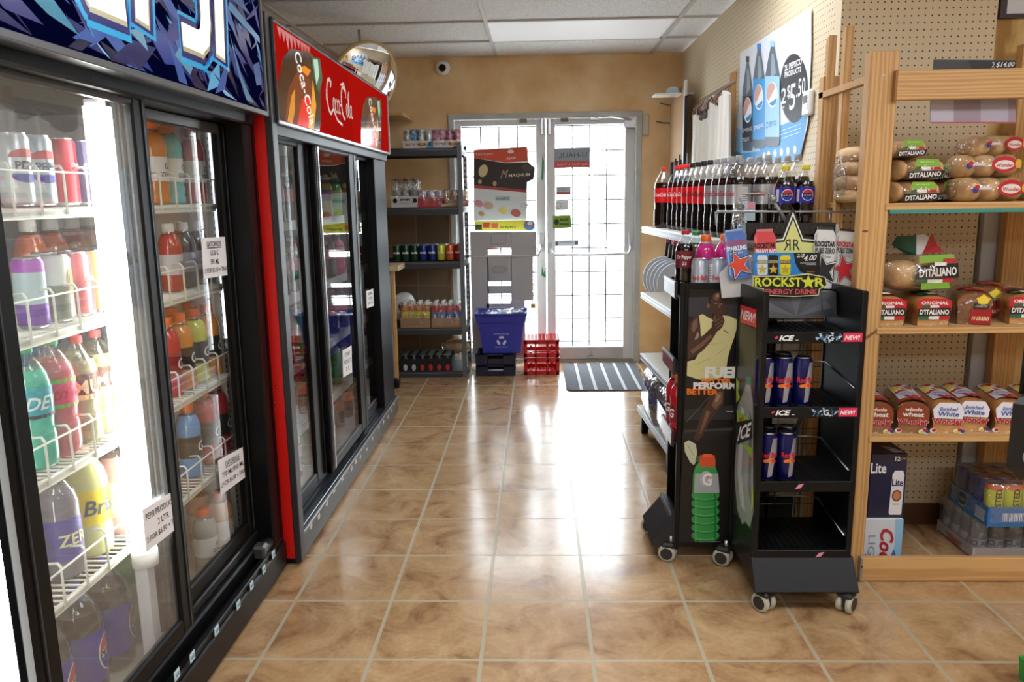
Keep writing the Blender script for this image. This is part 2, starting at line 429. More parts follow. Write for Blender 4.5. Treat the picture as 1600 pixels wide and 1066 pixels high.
struct('wall_front', MB().box(XL-.1, XR+.1, YF-.1, YF, 0, ZC+.01, M('cdbfa4', .7)))
PEGC = peg_mat('pegboard_across', (0, 2)); PEGL = peg_mat('pegboard_along', (1, 2))
struct('wall_partition_side', MB().box(XP, XP+.06, YP+.06, YB, 0, ZC, PEGL))
OSB = noise_mat('strand_board', 'a87f42', 'dfc48c', 14, (1, 1, .35), .6, .35, .6, detail=3, c3='d6b06a')
pw = MB(); pw.box(XP, 1.725, YP, YP+.06, 0, ZC, PEGC); struct('wall_partition', pw)
struct('wall_strand_board', MB().box(1.725, XR+.1, YP+.03, YP+.09, 0, ZC, OSB))
struct('baseboard_partition', MB().box(XP, 1.73, YP-.012, YP, 0, .09, M('5a3c26', .5)))
struct('baseboard_back', MB().box(.86, XP, YB-.012, YB, 0, .07, M('7b5a48', .5)))
# light panels in the ceiling
DIFF = pm('light_diffuser', 'f3f7ff', .5, emit=CEIL_E)
for i, (a, b_, c, d) in enumerate(LIGHTS):
    t = thing('ceiling_light', 'white rectangular ceiling light panel behind or above the photographer', 'ceiling light', ((a+b_)/2, (c+d)/2, ZC), 0, 'ceiling light panels')
    hx, hy = (b_-a)/2, (d-c)/2
    f = MB()
    for s in (-1, 1):
        f.box(-hx, hx, s*hy-.014, s*hy+.014, -.008, .002, WHITE); f.box(s*hx-.014, s*hx+.014, -hy, hy, -.0085, .002, WHITE)
    f.build('frame', t); MB().box(-hx+.02, hx-.02, -hy+.02, hy-.02, -.004, 0, DIFF).build('diffuser', t)
t = thing('ceiling_light', 'smooth white ceiling light panel nearest the back wall, dimly lit', 'ceiling light', (.28, 5.53, ZC))
MB().box(-.595, .595, -.305, .305, .001, .006, pm('dim_diffuser', 'eceef4', .5, emit=.22)).build('diffuser', t)
# ------------------------------------------------------------------ door
FR = pm('worn_white_door_frame', 'b9b9b4', .45, var=.12, bscale=6); FR2 = M('d6d7d6', .4)
f = MB()
f.box(-.70, -.655, YB-.03, YB+.1, 0, 2.02, FR, .003); f.box(.80, .845, YB-.03, YB+.1, 0, 2.02, FR, .003)
f.box(-.70, .845, YB-.035, YB+.1, 1.985, 2.03, FR, .003); f.box(-.66, .80, YB-.02, YB+.1, 0, .02, M('8e8d89', .5))
struct('trim_2', f)
def leaf(name, x0, x1, gx0, gx1):
    y = YB
    d = MB()
    d.box(x0, gx0, y, y+.045, .02, 1.982, FR2, .004); d.box(gx1, x1, y, y+.045, .02, 1.982, FR2, .004)
    d.box(gx0, gx1, y, y+.045, 1.935, 1.982, FR2, .004); d.box(gx0, gx1, y, y+.045, .02, .125, FR, .004)
    o = struct(name, d)
    MB().box(gx0, gx1, y+.02, y+.026, .125, 1.935, GLASS).build('glass_pane', o)
    g = MB(); wm = M('26272b', .6)
    n = 4
    for i in range(1, n): g.tube([(gx0+(gx1-gx0)*i/n, y+.075, .1), (gx0+(gx1-gx0)*i/n, y+.075, 1.95)], .0058, wm, 6)
    for i in range(0, 10): g.tube([(gx0-.03, y+.08, .16+i*.197), (gx1+.03, y+.08, .16+i*.197)], .0052, wm, 6)
    g.build('security_grille', o)
    return o
d1 = leaf('door_1', -.652, .075, -.60, 0.0); d2 = leaf('door_2', .085, .797, .155, .715)
def pushbar(o, x0, x1):
    b = MB(); y = YB
    b.tube([(x0, y-.005, .955), (x0+.01, y-.07, .93), (x0+.03, y-.085, .905), ((x0+x1)/2, y-.085, .903), (x1-.03, y-.085, .905), (x1-.01, y-.07, .94), (x1, y-.005, .99)], .011, ALU, 10)
    b.box(x0-.02, x0+.02, y-.02, y, .92, 1.0, ALU, .004); b.box(x1-.02, x1+.02, y-.02, y, .93, 1.08, ALU, .004)
    b.build('push_bar', o)
pushbar(d1, -.63, .04); pushbar(d2, .11, .77)
h = MB()                      # closer arm and bolts
h.box(.70, .79, YB-.04, YB, 1.90, 1.98, STEEL, .004); h.tube([(.76, YB-.05, 1.96), (.60, YB-.09, 1.985), (.46, YB-.04, 1.985)], .008, CHROME, 8)
h.box(.43, .50, YB-.05, YB, 1.965, 1.99, STEEL, .003); h.build('door_closer', d2)
h = MB()
for x in (.05, .11): h.box(x-.012, x+.012, YB-.02, YB, 1.86, 1.99, STEEL, .003)
h.box(-.13, -.07, YB-.02, YB, 1.955, 1.99, M('77736c', .5), .002); h.box(.2, .26, YB-.02, YB, 1.955, 1.99, M('77736c', .5), .002)
h.build('bolt', d1)
h = MB(); h.box(.425, .475, YB-.02, YB, .03, .05, STEEL, .002); h.tube([(.44, YB-.02, .05), (.45, YB-.025, .11), (.46, YB-.02, .05)], .004, STEEL, 6); h.build('floor_bolt', d2)
# green chips of old paint
h = MB(); Art().poly([(-.01, -.09), (.006, -.1), (.014, .05), (0, .11)], M('2f8a52'), 0).put(h, on_plane((.052, YB-.001, 1.6), (1, 0, 0), (0, 0, 1), (0, -1, 0)))
Art().poly([(-.02, -.02), (.02, -.04), (.016, .05), (0, 0), (-.015, .06)], M('2f8a52'), 0).put(h, on_plane((.056, YB-.001, .75), (1, 0, 0), (0, 0, 1), (0, -1, 0)))
h.build('paint_mark', d1)
ch = MB()                     # chain and padlock hanging on the left leaf
for i in range(22):
    z = .90-i*.018; a = (i % 2)*PI/2
    P = [(-.035+.007*math.cos(q)*math.cos(a), YB-.09+.007*math.cos(q)*math.sin(a), z+.013*math.sin(q)) for q in [2*PI*k/8 for k in range(9)]]
    ch.tube(P, .0028, M('3a3632', .4, metal=.8), 5)
chn = thing('chain', 'dark chain with a brass padlock hanging from the left door bar', 'chain')
ch.build('links', chn); MB().box(-.055, -.015, YB-.1, YB-.078, .47, .51, M('b79a5a', .35, metal=.8), .004).build('padlock', chn)
# bright paved ground outside
struct('trim_3', MB().box(-6, 8, YB+.13, YB+14, -.06, -.02, M('c9c9c6', .9)))
# ------------------------------------------------------------------ things on the door
def flat(name, label, cat, quad, art, n=(0, -1, 0), col=WHITE, th=.002, group=None, tagit=True, **k):
    """a sheet with printing: corners and artwork measured on the photo, laid on its real plane"""
    P = [at(x, y, **k) for x, y in quad]; nv = Vector(n)
    mb = MB(); mb.prism([p+nv*.0002 for p in P], nv*th, col)
    art.put(mb, px_plane(n, off=-nv*(th+.0002), **k))
    o = mb.build(name)
    if tagit: tag(o, label, cat, group)
    return o
YD = YB-.004
a = Art(); a.rect(866, 232, 922, 252, TM('9aa3ac', .05)); a.rect(866, 252, 922, 262, TM('d2564f', .05))
a.textq('U-HAUL', [(917, 246), (873, 247), (873, 239), (917, 237)], TM('5d6773', .05), 1, .01); a.textq('Easy Rent a Truck', [(919, 259), (870, 260), (870, 255), (919, 254)], TM('e8c4c0', .05), 1)
flat('door_sign', 'grey and red rental sign high on the right door pane', 'sign', [(866, 232), (922, 230), (922, 261), (866, 263)], a, col=TM('a7afb8', .08), Y=YD)
a = Art(); a.rect(869, 300, 892, 304, TM('d2564f', .05)); a.textq('U-HAUL', [(890, 298.5), (871, 299), (871, 293.5), (890, 293)], TM('8d959d', .05), 1)
flat('door_sign', 'small grey and red sticker below the big rental sign on the right door pane', 'sticker', [(869, 292), (892, 291), (892, 304), (869, 305)], a, col=TM('c8ccd0', .05), Y=YD)
a = Art(); a.ell(869.5, 347, 4, 4.5, TM('1f3a1a', .05)); a.textq('ANS', [(874, 346), (888, 345.5), (888, 341), (874, 341.5)], TM('16240f', .05), 1, .03); a.rect(874, 349, 889, 352, TM('3d5a20', .05))
flat('door_sign', 'green square sticker at chest height on the right door pane', 'sticker', [(864, 337), (892, 336), (893, 356), (864, 357)], a, col=TM('86a83a', .05), Y=YD)
a = Art(); a.rect(868, 378, 872, 384, TM('55718c', .05)); a.rect(898, 377, 903, 382, TM('55718c', .05)); a.rect(874, 378, 896, 379, TM('9fb0bf', .05))
flat('door_sign', 'pale sticker with small blue marks just above the right push bar', 'sticker', [(867, 376), (904, 375), (904, 384), (867, 385)], a, col=TM('e4e9ee', .05), Y=YD)
a = Art(); a.stroke([(872+5*math.cos(q), 321+5*math.sin(q)) for q in [k*PI/8 for k in range(17)]], 1, TM('b5bec8', .05), 0)
flat('door_sign', 'faint round white sticker above the green one on the right door pane', 'sticker', [(868, 314), (888, 313), (888, 328), (868, 329)], a, col=TM('e9edf1', .05), Y=YD)
# ice-cream posters on the left leaf
a = Art()
a.poly([(740, 235), (824, 230), (824, 252), (790, 254), (740, 247)], TM('d4502c', .05), 0)
a.poly([(740, 247), (790, 255), (826, 254), (836, 262), (834, 280), (824, 284), (822, 297), (740, 289)], TM('2b2320', .05), 0)
a.poly([(740, 289), (822, 297), (822, 301), (740, 294)], TM('a8433a', .05), 1)
a.poly([(740, 294), (823, 302), (822, 345), (740, 345)], TM('d8dedb', .05), 0)
a.textq('TASTE JOY', [(743, 244), (771, 243), (771, 239), (743, 240)], TM('f0e3d8', .05), 1, .01); a.textq('Algida', [(790, 251), (806, 249), (806, 244), (790, 246)], TM('f0e3d8', .05), 1, sh=.2)
a.ell(798, 237, 5, 3, TM('f0e3d8', .05), 1); a.ell(755, 267, 7, 10, TM('d8c48e', .05), 1, rot=.3); a.ell(750, 284, 3, 3.5, TM('bba56c', .05), 1); a.ell(773, 287, 3, 4, TM('bba56c', .05), 1)
a.textq('MAGNUM', [(795, 277), (828, 275), (828, 270), (795, 272)], TM('e8dfca', .05), 1, .01); a.ell(824, 262, 9, 6, TM('4a3e38', .05), 1); a.textq('M', [(783, 279), (792, 278), (793, 265), (785, 266)], TM('b8a878', .05), 1, sh=.3)
a.textq('RICHARDS', [(776, 313), (795, 312), (795, 308), (776, 309)], TM('2b4a5c', .05), 2, .01); a.rect(774, 306, 797, 314, TM('b9c9d4', .05), 1)
for x, y, c, r in ((748, 318, 'd98a94', 7), (763, 321, 'c8a79a', 8), (786, 329, 'd9c86a', 7), (806, 333, 'b8635c', 8), (818, 320, 'c9ccd0', 7), (752, 334, 'c79a62', 5)): a.ell(x, y, r, r*.75, M(c), 1, rot=.3)
flat('poster', 'ice cream poster with orange, dark and pale bands taped to the left door pane', 'poster', [(740, 234), (824, 229), (826, 254), (836, 262), (834, 280), (824, 285), (823, 345), (740, 346)], a, Y=YB-.02)
a = Art(); a.poly([(741, 346), (826, 344), (826, 359), (741, 361)], TM('d9d23a', .05), 0)
for x, y, c in ((748, 355, '2b2a1e'), (760, 352, 'c8452f'), (773, 353, 'd56b4f')): a.rect(x-5, y-4, x+5, y+4, M(c), 1)
a.textq('Breyers', [(782, 358), (806, 357), (806, 352), (782, 353)], TM('1f6b3a', .05), 1, .02); a.ell(827, 352, 9, 8, TM('3f7fb5', .05), 1); a.ell(827, 350, 6, 4.5, TM('c8553a', .05), 2); a.ell(828, 349, 4, 3, TM('c9ccc9', .05), 3)
flat('poster', 'narrow yellow ice cream strip poster below the larger one on the left door', 'poster', [(741, 346), (818, 344), (834, 345), (836, 358), (828, 361), (741, 361)], a, Y=YB-.03)
# grey die-cut board standing in front of the left leaf
cb = thing('folded_cardboard', 'large grey die-cut cardboard sheet leaning behind the blue recycling bin', 'cardboard')
GC = TM('b4b3b4', .02, .7); mb = MB()
def bx(x0, x1, y0, y1, Y=YB-.13, th=.01, m=GC, mbx=None):
    p = at(x0, y1, Y=Y); q = at(x1, y0, Y=Y); (mbx or mb).box(p.x, q.x, Y-th, Y, p.z, q.z, m)
bx(739, 762, 362, 560); bx(799, 838, 362, 400); bx(762, 799, 362, 388); bx(762, 799, 400, 440); bx(762, 799, 446, 459); bx(799, 832, 400, 470); bx(762, 799, 474, 540); bx(799, 820, 470, 560)
mb.build('board', cb)
mb = MB(); bx(758, 801, 398, 401, YB-.14, .006, M('d6d8da')); bx(740, 836, 399, 402, YB-.145, .004, M('d0d2d4')); mb.build('slot_edge', cb)
a = Art(); a.stroke([(768, 366), (790, 365), (790, 381), (768, 382), (768, 366)], .6, M('77797c'), 0); a.ell(780, 421, 12, 6, M('8d8d8f'), 0); a.ell(780, 421, 11, 5, M('a3a2a2'), 1); a.rect(761, 388, 799, 390, M('b5585c'), 1)
for lo, hi in ((0, 387), (387, 400), (400, 999)):
    a2_ = Art(); a2_.it = [q for q in a.it if lo <= q[0][0][1] < hi]; mb = MB(); a2_.put(mb, px_plane((0, -1, 0), Y=YB-.147)); mb.build('printed_outline', cb)
# ------------------------------------------------------------------ camera dome, mirror
t = thing('security_camera', 'white dome security camera on the back wall under the ceiling', 'camera', (-.726, YB, 2.385))
MB().lathe([(.055, 0), (.058, .02), (.05, .045)], WHITE, 24, T=Matrix.Rotation(PI/2, 4, 'X')).build('mount', t)
MB().blob((0, -.05, -.005), (.056, .045, .056), WHITE, 24, 14).build('housing', t)
MB().blob((0, -.082, -.01), (.03, .026, .03), BLACK, 20, 12).build('lens', t)
mc = at(560, 112, Y=4.9)
t = thing('convex_mirror', 'round convex security mirror hanging from the ceiling above the red cooler', 'mirror', (-1.085, 5.14, 2.11), math.radians(0))
R0 = .25; Rs = .56; prof = []
th0 = math.asin(R0/Rs)
for i in range(13):
    q = th0*(1-i/12); prof.append((Rs*math.sin(q), Rs*math.cos(q)-Rs*math.cos(th0)))
Tm = Matrix.Rotation(math.radians(50), 4, 'Z') @ Matrix.Rotation(math.radians(115), 4, 'X')
MB().lathe(prof, CHROME, 64, T=Tm, cap=False).build('mirror_dome', t)
MB().lathe([(R0-.004, -.012), (R0+.004, -.006), (R0+.004, .003), (R0-.004, .006)], M('b9a36a', .5), 64, T=Tm).build('rim', t)
MB().tube([(-.02, .06, .02), (-.03, .05, .32)], .008, STEEL, 8).build('bracket', t)
# wood shelf on wall behind the red cooler
tag(MB().box(-1.5, -.98, 5.95, 6.44, 1.98, 2.0, WOODY, .002).build('wall_shelf'), 'thin wooden shelf board on the back wall behind the mirror', 'shelf')
# ------------------------------------------------------------------ products: bottles, cans, packs
P_SODA = [(.55, 0), (.8, .0), (.97, .035), (1, .09), (1, .27), (.93, .34), (.97, .40), (.985, .42), (.985, .66), (.97, .69), (.86, .76), (.62, .84), (.36, .905), (.27, .935), (.27, .955)]
P_2L = [(.55, 0), (.82, .0), (.96, .03), (1, .09), (1, .66), (.97, .70), (.84, .78), (.58, .86), (.33, .92), (.26, .94), (.26, .955)]
P_GAT = [(.7, 0), (.92, .0), (1, .03), (1, .08), (.93, .11), (1, .14), (1, .2), (.94, .23), (.98, .26), (.98, .56), (1, .60), (1.02, .66), (.97, .73), (.82, .80), (.60, .86), (.52, .88), (.52, .9)]
P_JUICE = [(.8, 0), (.97, .02), (1, .08), (.96, .2), (1, .3), (1, .55), (.98, .66), (.85, .76), (.6, .84), (.5, .88), (.5, .9)]
_px = {}
def bottle_parts(h, r, prof, liq, fill, cap, lab, l0, l1, art=None, capr=.3, capz=.945, n=18, ridge=True):
    pts = []; mats = []; F_ = fill
    for (r0, z0), (r1, z1) in zip(prof[:-1], prof[1:]):
        if z1 <= F_+1e-6: seg = [((r0, z0), (r1, z1), liq)]
        elif z0 >= F_-1e-6: seg = [((r0, z0), (r1, z1), PET)]
        else:
            k = (F_-z0)/(z1-z0); rm = r0+(r1-r0)*k
            seg = [((r0, z0), (rm, F_), liq), ((rm, F_), (r1, z1), PET)]
        for a, b, m in seg:
            if not pts: pts.append((a[0]*r, a[1]*h))
            pts.append((b[0]*r, b[1]*h)); mats.append(m)
    body = MB().lathe(pts, liq, n, mats=mats)
    # liquid surface disc
    rf = next((a[0]+(b[0]-a[0])*(F_-a[1])/max(b[1]-a[1], 1e-6) for a, b in zip(prof[:-1], prof[1:]) if a[1] <= F_ <= b[1]), 1)
    body.lathe([(0.001, F_*h-.001), (rf*r*.985, F_*h-.0008)], liq, n, cap=False)
    c = MB().lathe([(capr*r, capz*h), (capr*r*1.04, capz*h+.002), (capr*r*1.0, h-.002), (capr*r*.9, h)], cap, max(n, 16))
    parts = [('bottle_body', body), ('cap', c)]
    if lab is not None:
        lr = [a for a in prof if l0-.02 <= a[1] <= l1+.02]; rr = max([a[0] for a in lr] or [1])*r+.0006
        L = MB().lathe([(rr, l0*h), (rr, l1*h)], lab, max(n, 20), cap=False)
        if art: art(Art(), rr, (l0+l1)/2*h, (l1-l0)*h, L)
        parts.append(('label', L))
    return parts
def wrap_art(A, r, L, zc, a0=-PI/2): A.put(L, on_cyl(r, a0, zc), cut=r*.35); return L
def can_parts(h, r, mats, zs=None, art=None, n=20, top=None, a0=-PI/2, reps=1):
    """mats: colour bands bottom->top with heights zs"""
    top = top or STEEL
    zs = zs or []
    pts = [(r*.78, 0), (r*.86, .002), (r, .008)]; ms = [top, top]
    for i, m in enumerate(mats):
        z = (zs[i] if i < len(zs) else 1)*h
        z = min(z, h*.93); pts.append((r, z)); ms.append(m)
    pts += [(r*.84, h*.98), (r*.86, h*.985), (r*.86, h), (r*.8, h), (r*.78, h-.004)]; ms += [mats[-1], top, top, top, top]
    b = MB().lathe(pts, mats[0], n, mats=ms)
    if art:
        for k in range(reps): art(b, r, h, a0+2*PI*k/reps)
    lid = MB().lathe([(.001, h-.004), (r*.79, h-.0035)], top, n, cap=False)
    lid.box(-r*.15, r*.15, -r*.4, r*.1, h-.0035, h-.0022, top, .0005)
    return [('can_body', b), ('lid', lid)]
COLA = pm('cola', '120605', .06, coat=.5)
def liq(hexc): return M(hexc, .08, coat=.6)
RED = M('d4161c', .35); SILV = M('c4c6c9', .3, metal=.55); CANS = M('cfd2d6', .28, metal=.6)
KINDS = {}
def K(name):
    def d(fn): KINDS[name] = fn; return fn
    return d
def coke2l(cap, lab, txt, tcol):
    def art(A, r, zc, lh, L):
        for a0 in (-PI/2-.5, PI/2-.5):
            A = Art()
            A.text(txt, -.012, .004, .022, M(tcol), 1, w=.07, bold=.015, sh=.25)
            A.rect(.05, -lh*.38, .075, lh*.38, M('e8e8e6'), 1)
            for i in range(7): A.rect(.052, -lh*.32+i*lh*.095, .073, -lh*.30+i*lh*.095, INK, 2)
            wrap_art(A, r, L, zc, a0)
    return bottle_parts(.318, .049, P_SODA, COLA, .74, M(cap, .35), lab, .42, .655, art, .27, .935, 24)
K('cola_red')(lambda: ('cola_bottle', coke2l('d4201f', RED, 'Coca-Cola', 'f5f0ee')))
K('cola_zero')(lambda: ('cola_bottle', coke2l('16161a', RED, 'Coca-Cola', '120a0a')))
K('cola_diet')(lambda: ('cola_bottle', coke2l('b3b5b8', SILV, 'Diet Coke', 'c3202a')))
def pepsi_globe(A, x, y, r, txt=True, l=1, word='PEPSI'):
    A.ell(x, y, r, r, M('f2f2f2'), l); A.ell(x, y, r*.9, r*.9, M('c9202c'), l+1, a0=.12, a1=PI-.12); A.ell(x, y, r*.9, r*.9, M('1d2f9a'), l+1, a0=PI+.12, a1=2*PI-.12)
    if txt: A.text(word, x, y, r*.62, INK, l+3, w=r*1.55, bold=.03)
def pepsi_art(h=.022):
    def art(A, r, zc, lh, L):
        for a0 in (-PI/2, PI/2):
            A = Art(); pepsi_globe(A, 0, 0, lh*.36); A.rect(-r*1.2, -lh*.4, -r*.85, lh*.35, M('d8d8e4'), 1); A.rect(r*.9, -lh*.4, r*1.15, lh*.35, M('c0455a'), 1)
            wrap_art(A, r, L, zc, a0)
    return art
PBLUE = M('23249c', .3)
K('pepsi_yellow')(lambda: ('cola_bottle', bottle_parts(.235, .034, P_SODA, COLA, .76, M('e0cf2e', .4), PBLUE, .44, .68, pepsi_art(), .42, .93, 22)))
def pepsi_2l(A, r, zc, lh, L):
    for a0 in (-PI/2+.35, PI/2):
        A = Art(); A.ell(0, 0, lh*.24, lh*.36, M('f0f0f0'), 1); A.ell(0, .004, lh*.2, lh*.31, M('c9303a'), 2, a0=.25, a1=PI-.1); A.ell(0, -.004, lh*.2, lh*.31, M('1d2f9a'), 2, a0=PI+.1, a1=2*PI-.25)
        A.text('PEPSI', 0, 0, lh*.14, INK, 4, w=lh*.42, bold=.03); wrap_art(A, r, L, zc, a0)
K('pepsi_2l')(lambda: ('cola_bottle', bottle_parts(.31, .056, P_2L, COLA, .76, M('2436a8'), PBLUE, .16, .60, pepsi_2l, .26, .94, 24)))
GREENL = liq('0d7d3e')
def sevenup(A, r, zc, lh, L):
    A = Art(); A.text('7', -.012, 0, .075, M('f1f1ee'), 1, w=.05, bold=.02, sh=.1); A.ell(.024, .005, .016, .018, M('d4232a'), 1); A.text('UP', .024, .005, .014, M('f5f5f5'), 2, bold=.02)
    wrap_art(A, r, L, zc, -PI/2+.2)
K('sevenup_2l')(lambda: ('lemon_lime_bottle', bottle_parts(.31, .056, P_2L, GREENL, .9, M('1c9a50'), M('12853f', .3), .25, .6, sevenup, .26, .94, 24)))
def lab_text(txt, col, sz=.02, bands=(), sh=0, two=None, a=(0, PI), star=False, w=None):
    def art(A, r, zc, lh, L):
        for a0 in a:
            A = Art()
            for y0, y1, c in bands: A.rect(-r*1.3, y0*lh-lh/2, r*1.3, y1*lh-lh/2, M(c), 0)
            A.text(txt, 0, (.12*lh if two else 0), sz, M(col), 1, bold=.02, sh=sh, w=w)
            if two: A.text(two, 0, -.22*lh, sz*.7, M(col), 1, bold=.01)
            wrap_art(A, r, L, zc, -PI/2+a0)
    return art
def gat(liqc, capc='f06a1e', lab=None, txt='G', tcol='f4f4f4', h=.245, r=.038, two=None, clearlab=None, dark='20262b'):
    lm = M(lab or dark, .35)
    return bottle_parts(h, r, P_GAT, liq(liqc), .84, M(capc, .4), lm, .27, .56, lab_text(txt, tcol, .034 if not two else .018, two=two, sh=.1), .5, .88, 20)
K('gz_orange')(lambda: ('sports_drink_bottle', gat('d77a26', lab='eceae4', txt='G', tcol='222222', two='ZERO')))
K('gz_teal')(lambda: ('sports_drink_bottle', gat('6ec5c4', lab='eceae4', txt='G', tcol='222222', two='ZERO')))
K('gz_red')(lambda: ('sports_drink_bottle', gat('d5656a', lab='eceae4', txt='G', tcol='222222', two='ZERO')))
K('gz_clear')(lambda: ('sports_drink_bottle', gat('a9a7a2', lab='d9d7d2', txt='G', tcol='222222', two='ZERO', h=.225, r=.04)))
K('g_orange')(lambda: ('sports_drink_bottle', gat('e0903c')))
K('g_peach')(lambda: ('sports_drink_bottle', gat('e2a06c', lab='e6c9ae', tcol='f6f1ea', h=.235, r=.042)))
K('g_lime')(lambda: ('sports_drink_bottle', gat('d4d43c')))
K('g_red')(lambda: ('sports_drink_bottle', gat('c2202c', dark='8f2228')))
K('g_redbig')(lambda: ('sports_drink_bottle', gat('b3343c', h=.265, r=.042)))
K('g_blue')(lambda: ('sports_drink_bottle', gat('4f93cf')))
K('g_pink')(lambda: ('sports_drink_bottle', gat('d92a86', lab='c9c0c6', tcol='303030', h=.215, r=.036)))
K('g_green')(lambda: ('sports_drink_bottle', gat('37b35b')))
K('g_deepblue')(lambda: ('sports_drink_bottle', gat('1f5c93')))
K('vita_red')(lambda: ('juice_bottle', bottle_parts(.21, .036, P_JUICE, liq('b3161d'), .84, M('e9e7e2'), M('c9c7d0'), .25, .55, lab_text('V8', '33307a', .022), .48, .87)))
K('vita_dark')(lambda: ('juice_bottle', bottle_parts(.21, .036, P_JUICE, liq('3a1f2a'), .84, M('e9e7e2'), M('a9a7b8'), .25, .55, lab_text('V8', '33307a', .022), .48, .87)))
K('juice_orange')(lambda: ('juice_bottle', bottle_parts(.235, .04, P_JUICE, liq('b5582b'), .84, M('d8d6cf'), M('43514a'), .25, .55, lab_text('juice', 'e8e8e0', .02), .48, .87)))
K('dew_teal')(lambda: ('soda_bottle', bottle_parts(.285, .043, P_SODA, liq('45b59a'), .8, M('2fae6c'), M('2a9fae'), .42, .66, lab_text('DEW', 'e6f4ee', .03, sh=.4, bands=[(0, .12, '3a2f38')]), .34, .93, 22)))
K('dew_pink')(lambda: ('soda_bottle', bottle_parts(.285, .043, P_SODA, liq('c9656a'), .8, M('2fae6c'), M('e7486e'), .42, .66, lab_text('mtn dew', 'd3202c', .03, sh=.4, bands=[(.86, 1, '7ac24a'), (0, .12, '7ac24a')]), .34, .93, 22)))
K('cream_soda')(lambda: ('soda_bottle', bottle_parts(.27, .042, P_SODA, liq('8f8a6a'), .78, M('d0433f'), M('5b3428'), .42, .66, lab_text('MUG', 'd9c9a0', .035, bands=[(0, .2, 'd6c88f')]), .34, .93, 22)))
K('brisk')(lambda: ('iced_tea_bottle', bottle_parts(.285, .048, P_2L, liq('cfd08f'), .86, M('e3e0a0'), M('e9cf2c'), .3, .62, lab_text('Brisk', '2f4a66', .04, sh=.2), .28, .94, 22)))
K('purple_soda')(lambda: ('soda_bottle', bottle_parts(.27, .046, P_2L, liq('77737e'), .8, M('6c7dc9'), M('4a449c'), .18, .56, lab_text('ZERO', 'e7e3a9', .03), .28, .94, 22)))
K('dew_dark')(lambda: ('soda_bottle', bottle_parts(.3, .052, P_2L, liq('4a4660'), .8, M('3a9a5a'), M('3a3550'), .18, .58, lab_text('DEW', 'd8d8c8', .05, sh=.4, bands=[(0, .12, 'd8a86a')]), .28, .94, 20)))
K('red_soda')(lambda: ('soda_bottle', bottle_parts(.27, .046, P_2L, liq('b58a86'), .8, M('c9c9c4'), M('c9a8a4'), .2, .56, lab_text('soda', 'efe9e9', .03), .28, .94, 20)))
def tall(mats, zs, art=None, h=.158, r=.033): return can_parts(h, r, mats, zs, art)
def word(txt, col, z=.5, sz=.016, w=None, rotc=0, extra=None, bold=.02, sh=0):
    def art(b, r, h, a0):
        A = Art()
        if extra: extra(A, r, h)
        A.text(txt, 0, h*z, sz, M(col), 3, w=w, bold=bold, rot=rotc, sh=sh); A.put(b, on_cyl(r, a0, 0), cut=r*.4)
    return art
def swoosh(A, r, h):
    A.ell(0, h*.66, r*1.1, h*.12, M('c9323a'), 1, a0=0, a1=PI); A.ell(0, h*.44, r*1.1, h*.12, M('2f3aa4'), 1, a0=PI, a1=2*PI)
K('tall_pepsi')(lambda: ('tallboy_can', tall([M('d9dde2', .3, metal=.4)], [1], word('PEPSI', '23272f', .55, .02, w=.05, extra=swoosh))))
K('tall_silver')(lambda: ('tallboy_can', tall([M('b9c6cc', .3, metal=.4)], [1], word('PEPSI', '3a5a72', .55, .02, w=.05, extra=swoosh))))
K('tall_red')(lambda: ('tallboy_can', tall([M('b3202f', .3, metal=.3)], [1], word('cherry', 'e79aa4', .6, .014))))
K('tall_navy')(lambda: ('tallboy_can', tall([M('3a2f57', .3, metal=.3)], [1], word('grape', 'a9a4c9', .6, .014))))
K('tall_purple')(lambda: ('tallboy_can', tall([M('7a3fb0', .3, metal=.2), M('b9d0d8', .3), M('b04fc0', .3)], [.35, .8, 1], None)))
K('tall_floral')(lambda: ('tallboy_can', tall([M('8d9184', .3, metal=.3), M('d9ded6', .3)], [.55, 1], lambda b, r, h, a0: Art().ell(.01, h*.6, .014, h*.2, M('a9803c'), 1).ell(.01, h*.58, .008, h*.13, M('6b7a34'), 2).put(b, on_cyl(r, a0), cut=.01))))
K('tall_rose')(lambda: ('tallboy_can', tall([M('b9646a', .3, metal=.3)], [1], word('fizz', 'e9c9c4', .6, .014))))
K('tall_orange')(lambda: ('tallboy_can', tall([M('e39a63', .3, metal=.3)], [1], word('fizz', 'f4dcc4', .6, .014))))
def rbart(b, r, h, a0):
    A = Art(); s = M('a4a9b4', .3, metal=.5)
    A.poly([(-r*.1, h*.5), (r*.25, h*.9), (r*1.05, h*.9), (r*1.05, h*.52), (r*.2, h*.46)], s, 1)
    if a0 < 0: A.poly([(-r*.2, h*.10), (r*.3, h*.12), (r*.55, h*.40), (-r*.1, h*.42)], s, 1)
    A.text('Red Bull', 0, h*.56, h*.12, M('d3202f'), 4, w=r*1.95, bold=.025)
    A.ell(-r*.35, h*.44, r*.42, h*.035, M('e0752a'), 3, rot=.2); A.ell(r*.35, h*.44, r*.42, h*.035, M('d8462a'), 3, rot=-.2); A.ell(0, h*.45, r*.3, h*.04, M('f0c23c'), 2)
    A.put(b, on_cyl(r, a0), cut=r*.35)
RBB = M('0b1052', .28, metal=.25)
K('energy_blue')(lambda: ('energy_drink_can', can_parts(.165, .029, [RBB], [1], rbart, 26, reps=2)))
def rbs(b, r, h, a0):
    A = Art(); A.text('Red Bull', 0, h*.5, h*.13, M('c9262f'), 3, w=r*1.8, bold=.02); A.rect(r*1.3, h*.2, r*2.2, h*.85, M('e2e2e4'), 1)
    for i in range(8): A.rect(r*1.35, h*(.25+.07*i), r*2.1, h*(.27+.07*i), M('8a8c92'), 2)
    A.put(b, on_cyl(r, a0), cut=r*.35)
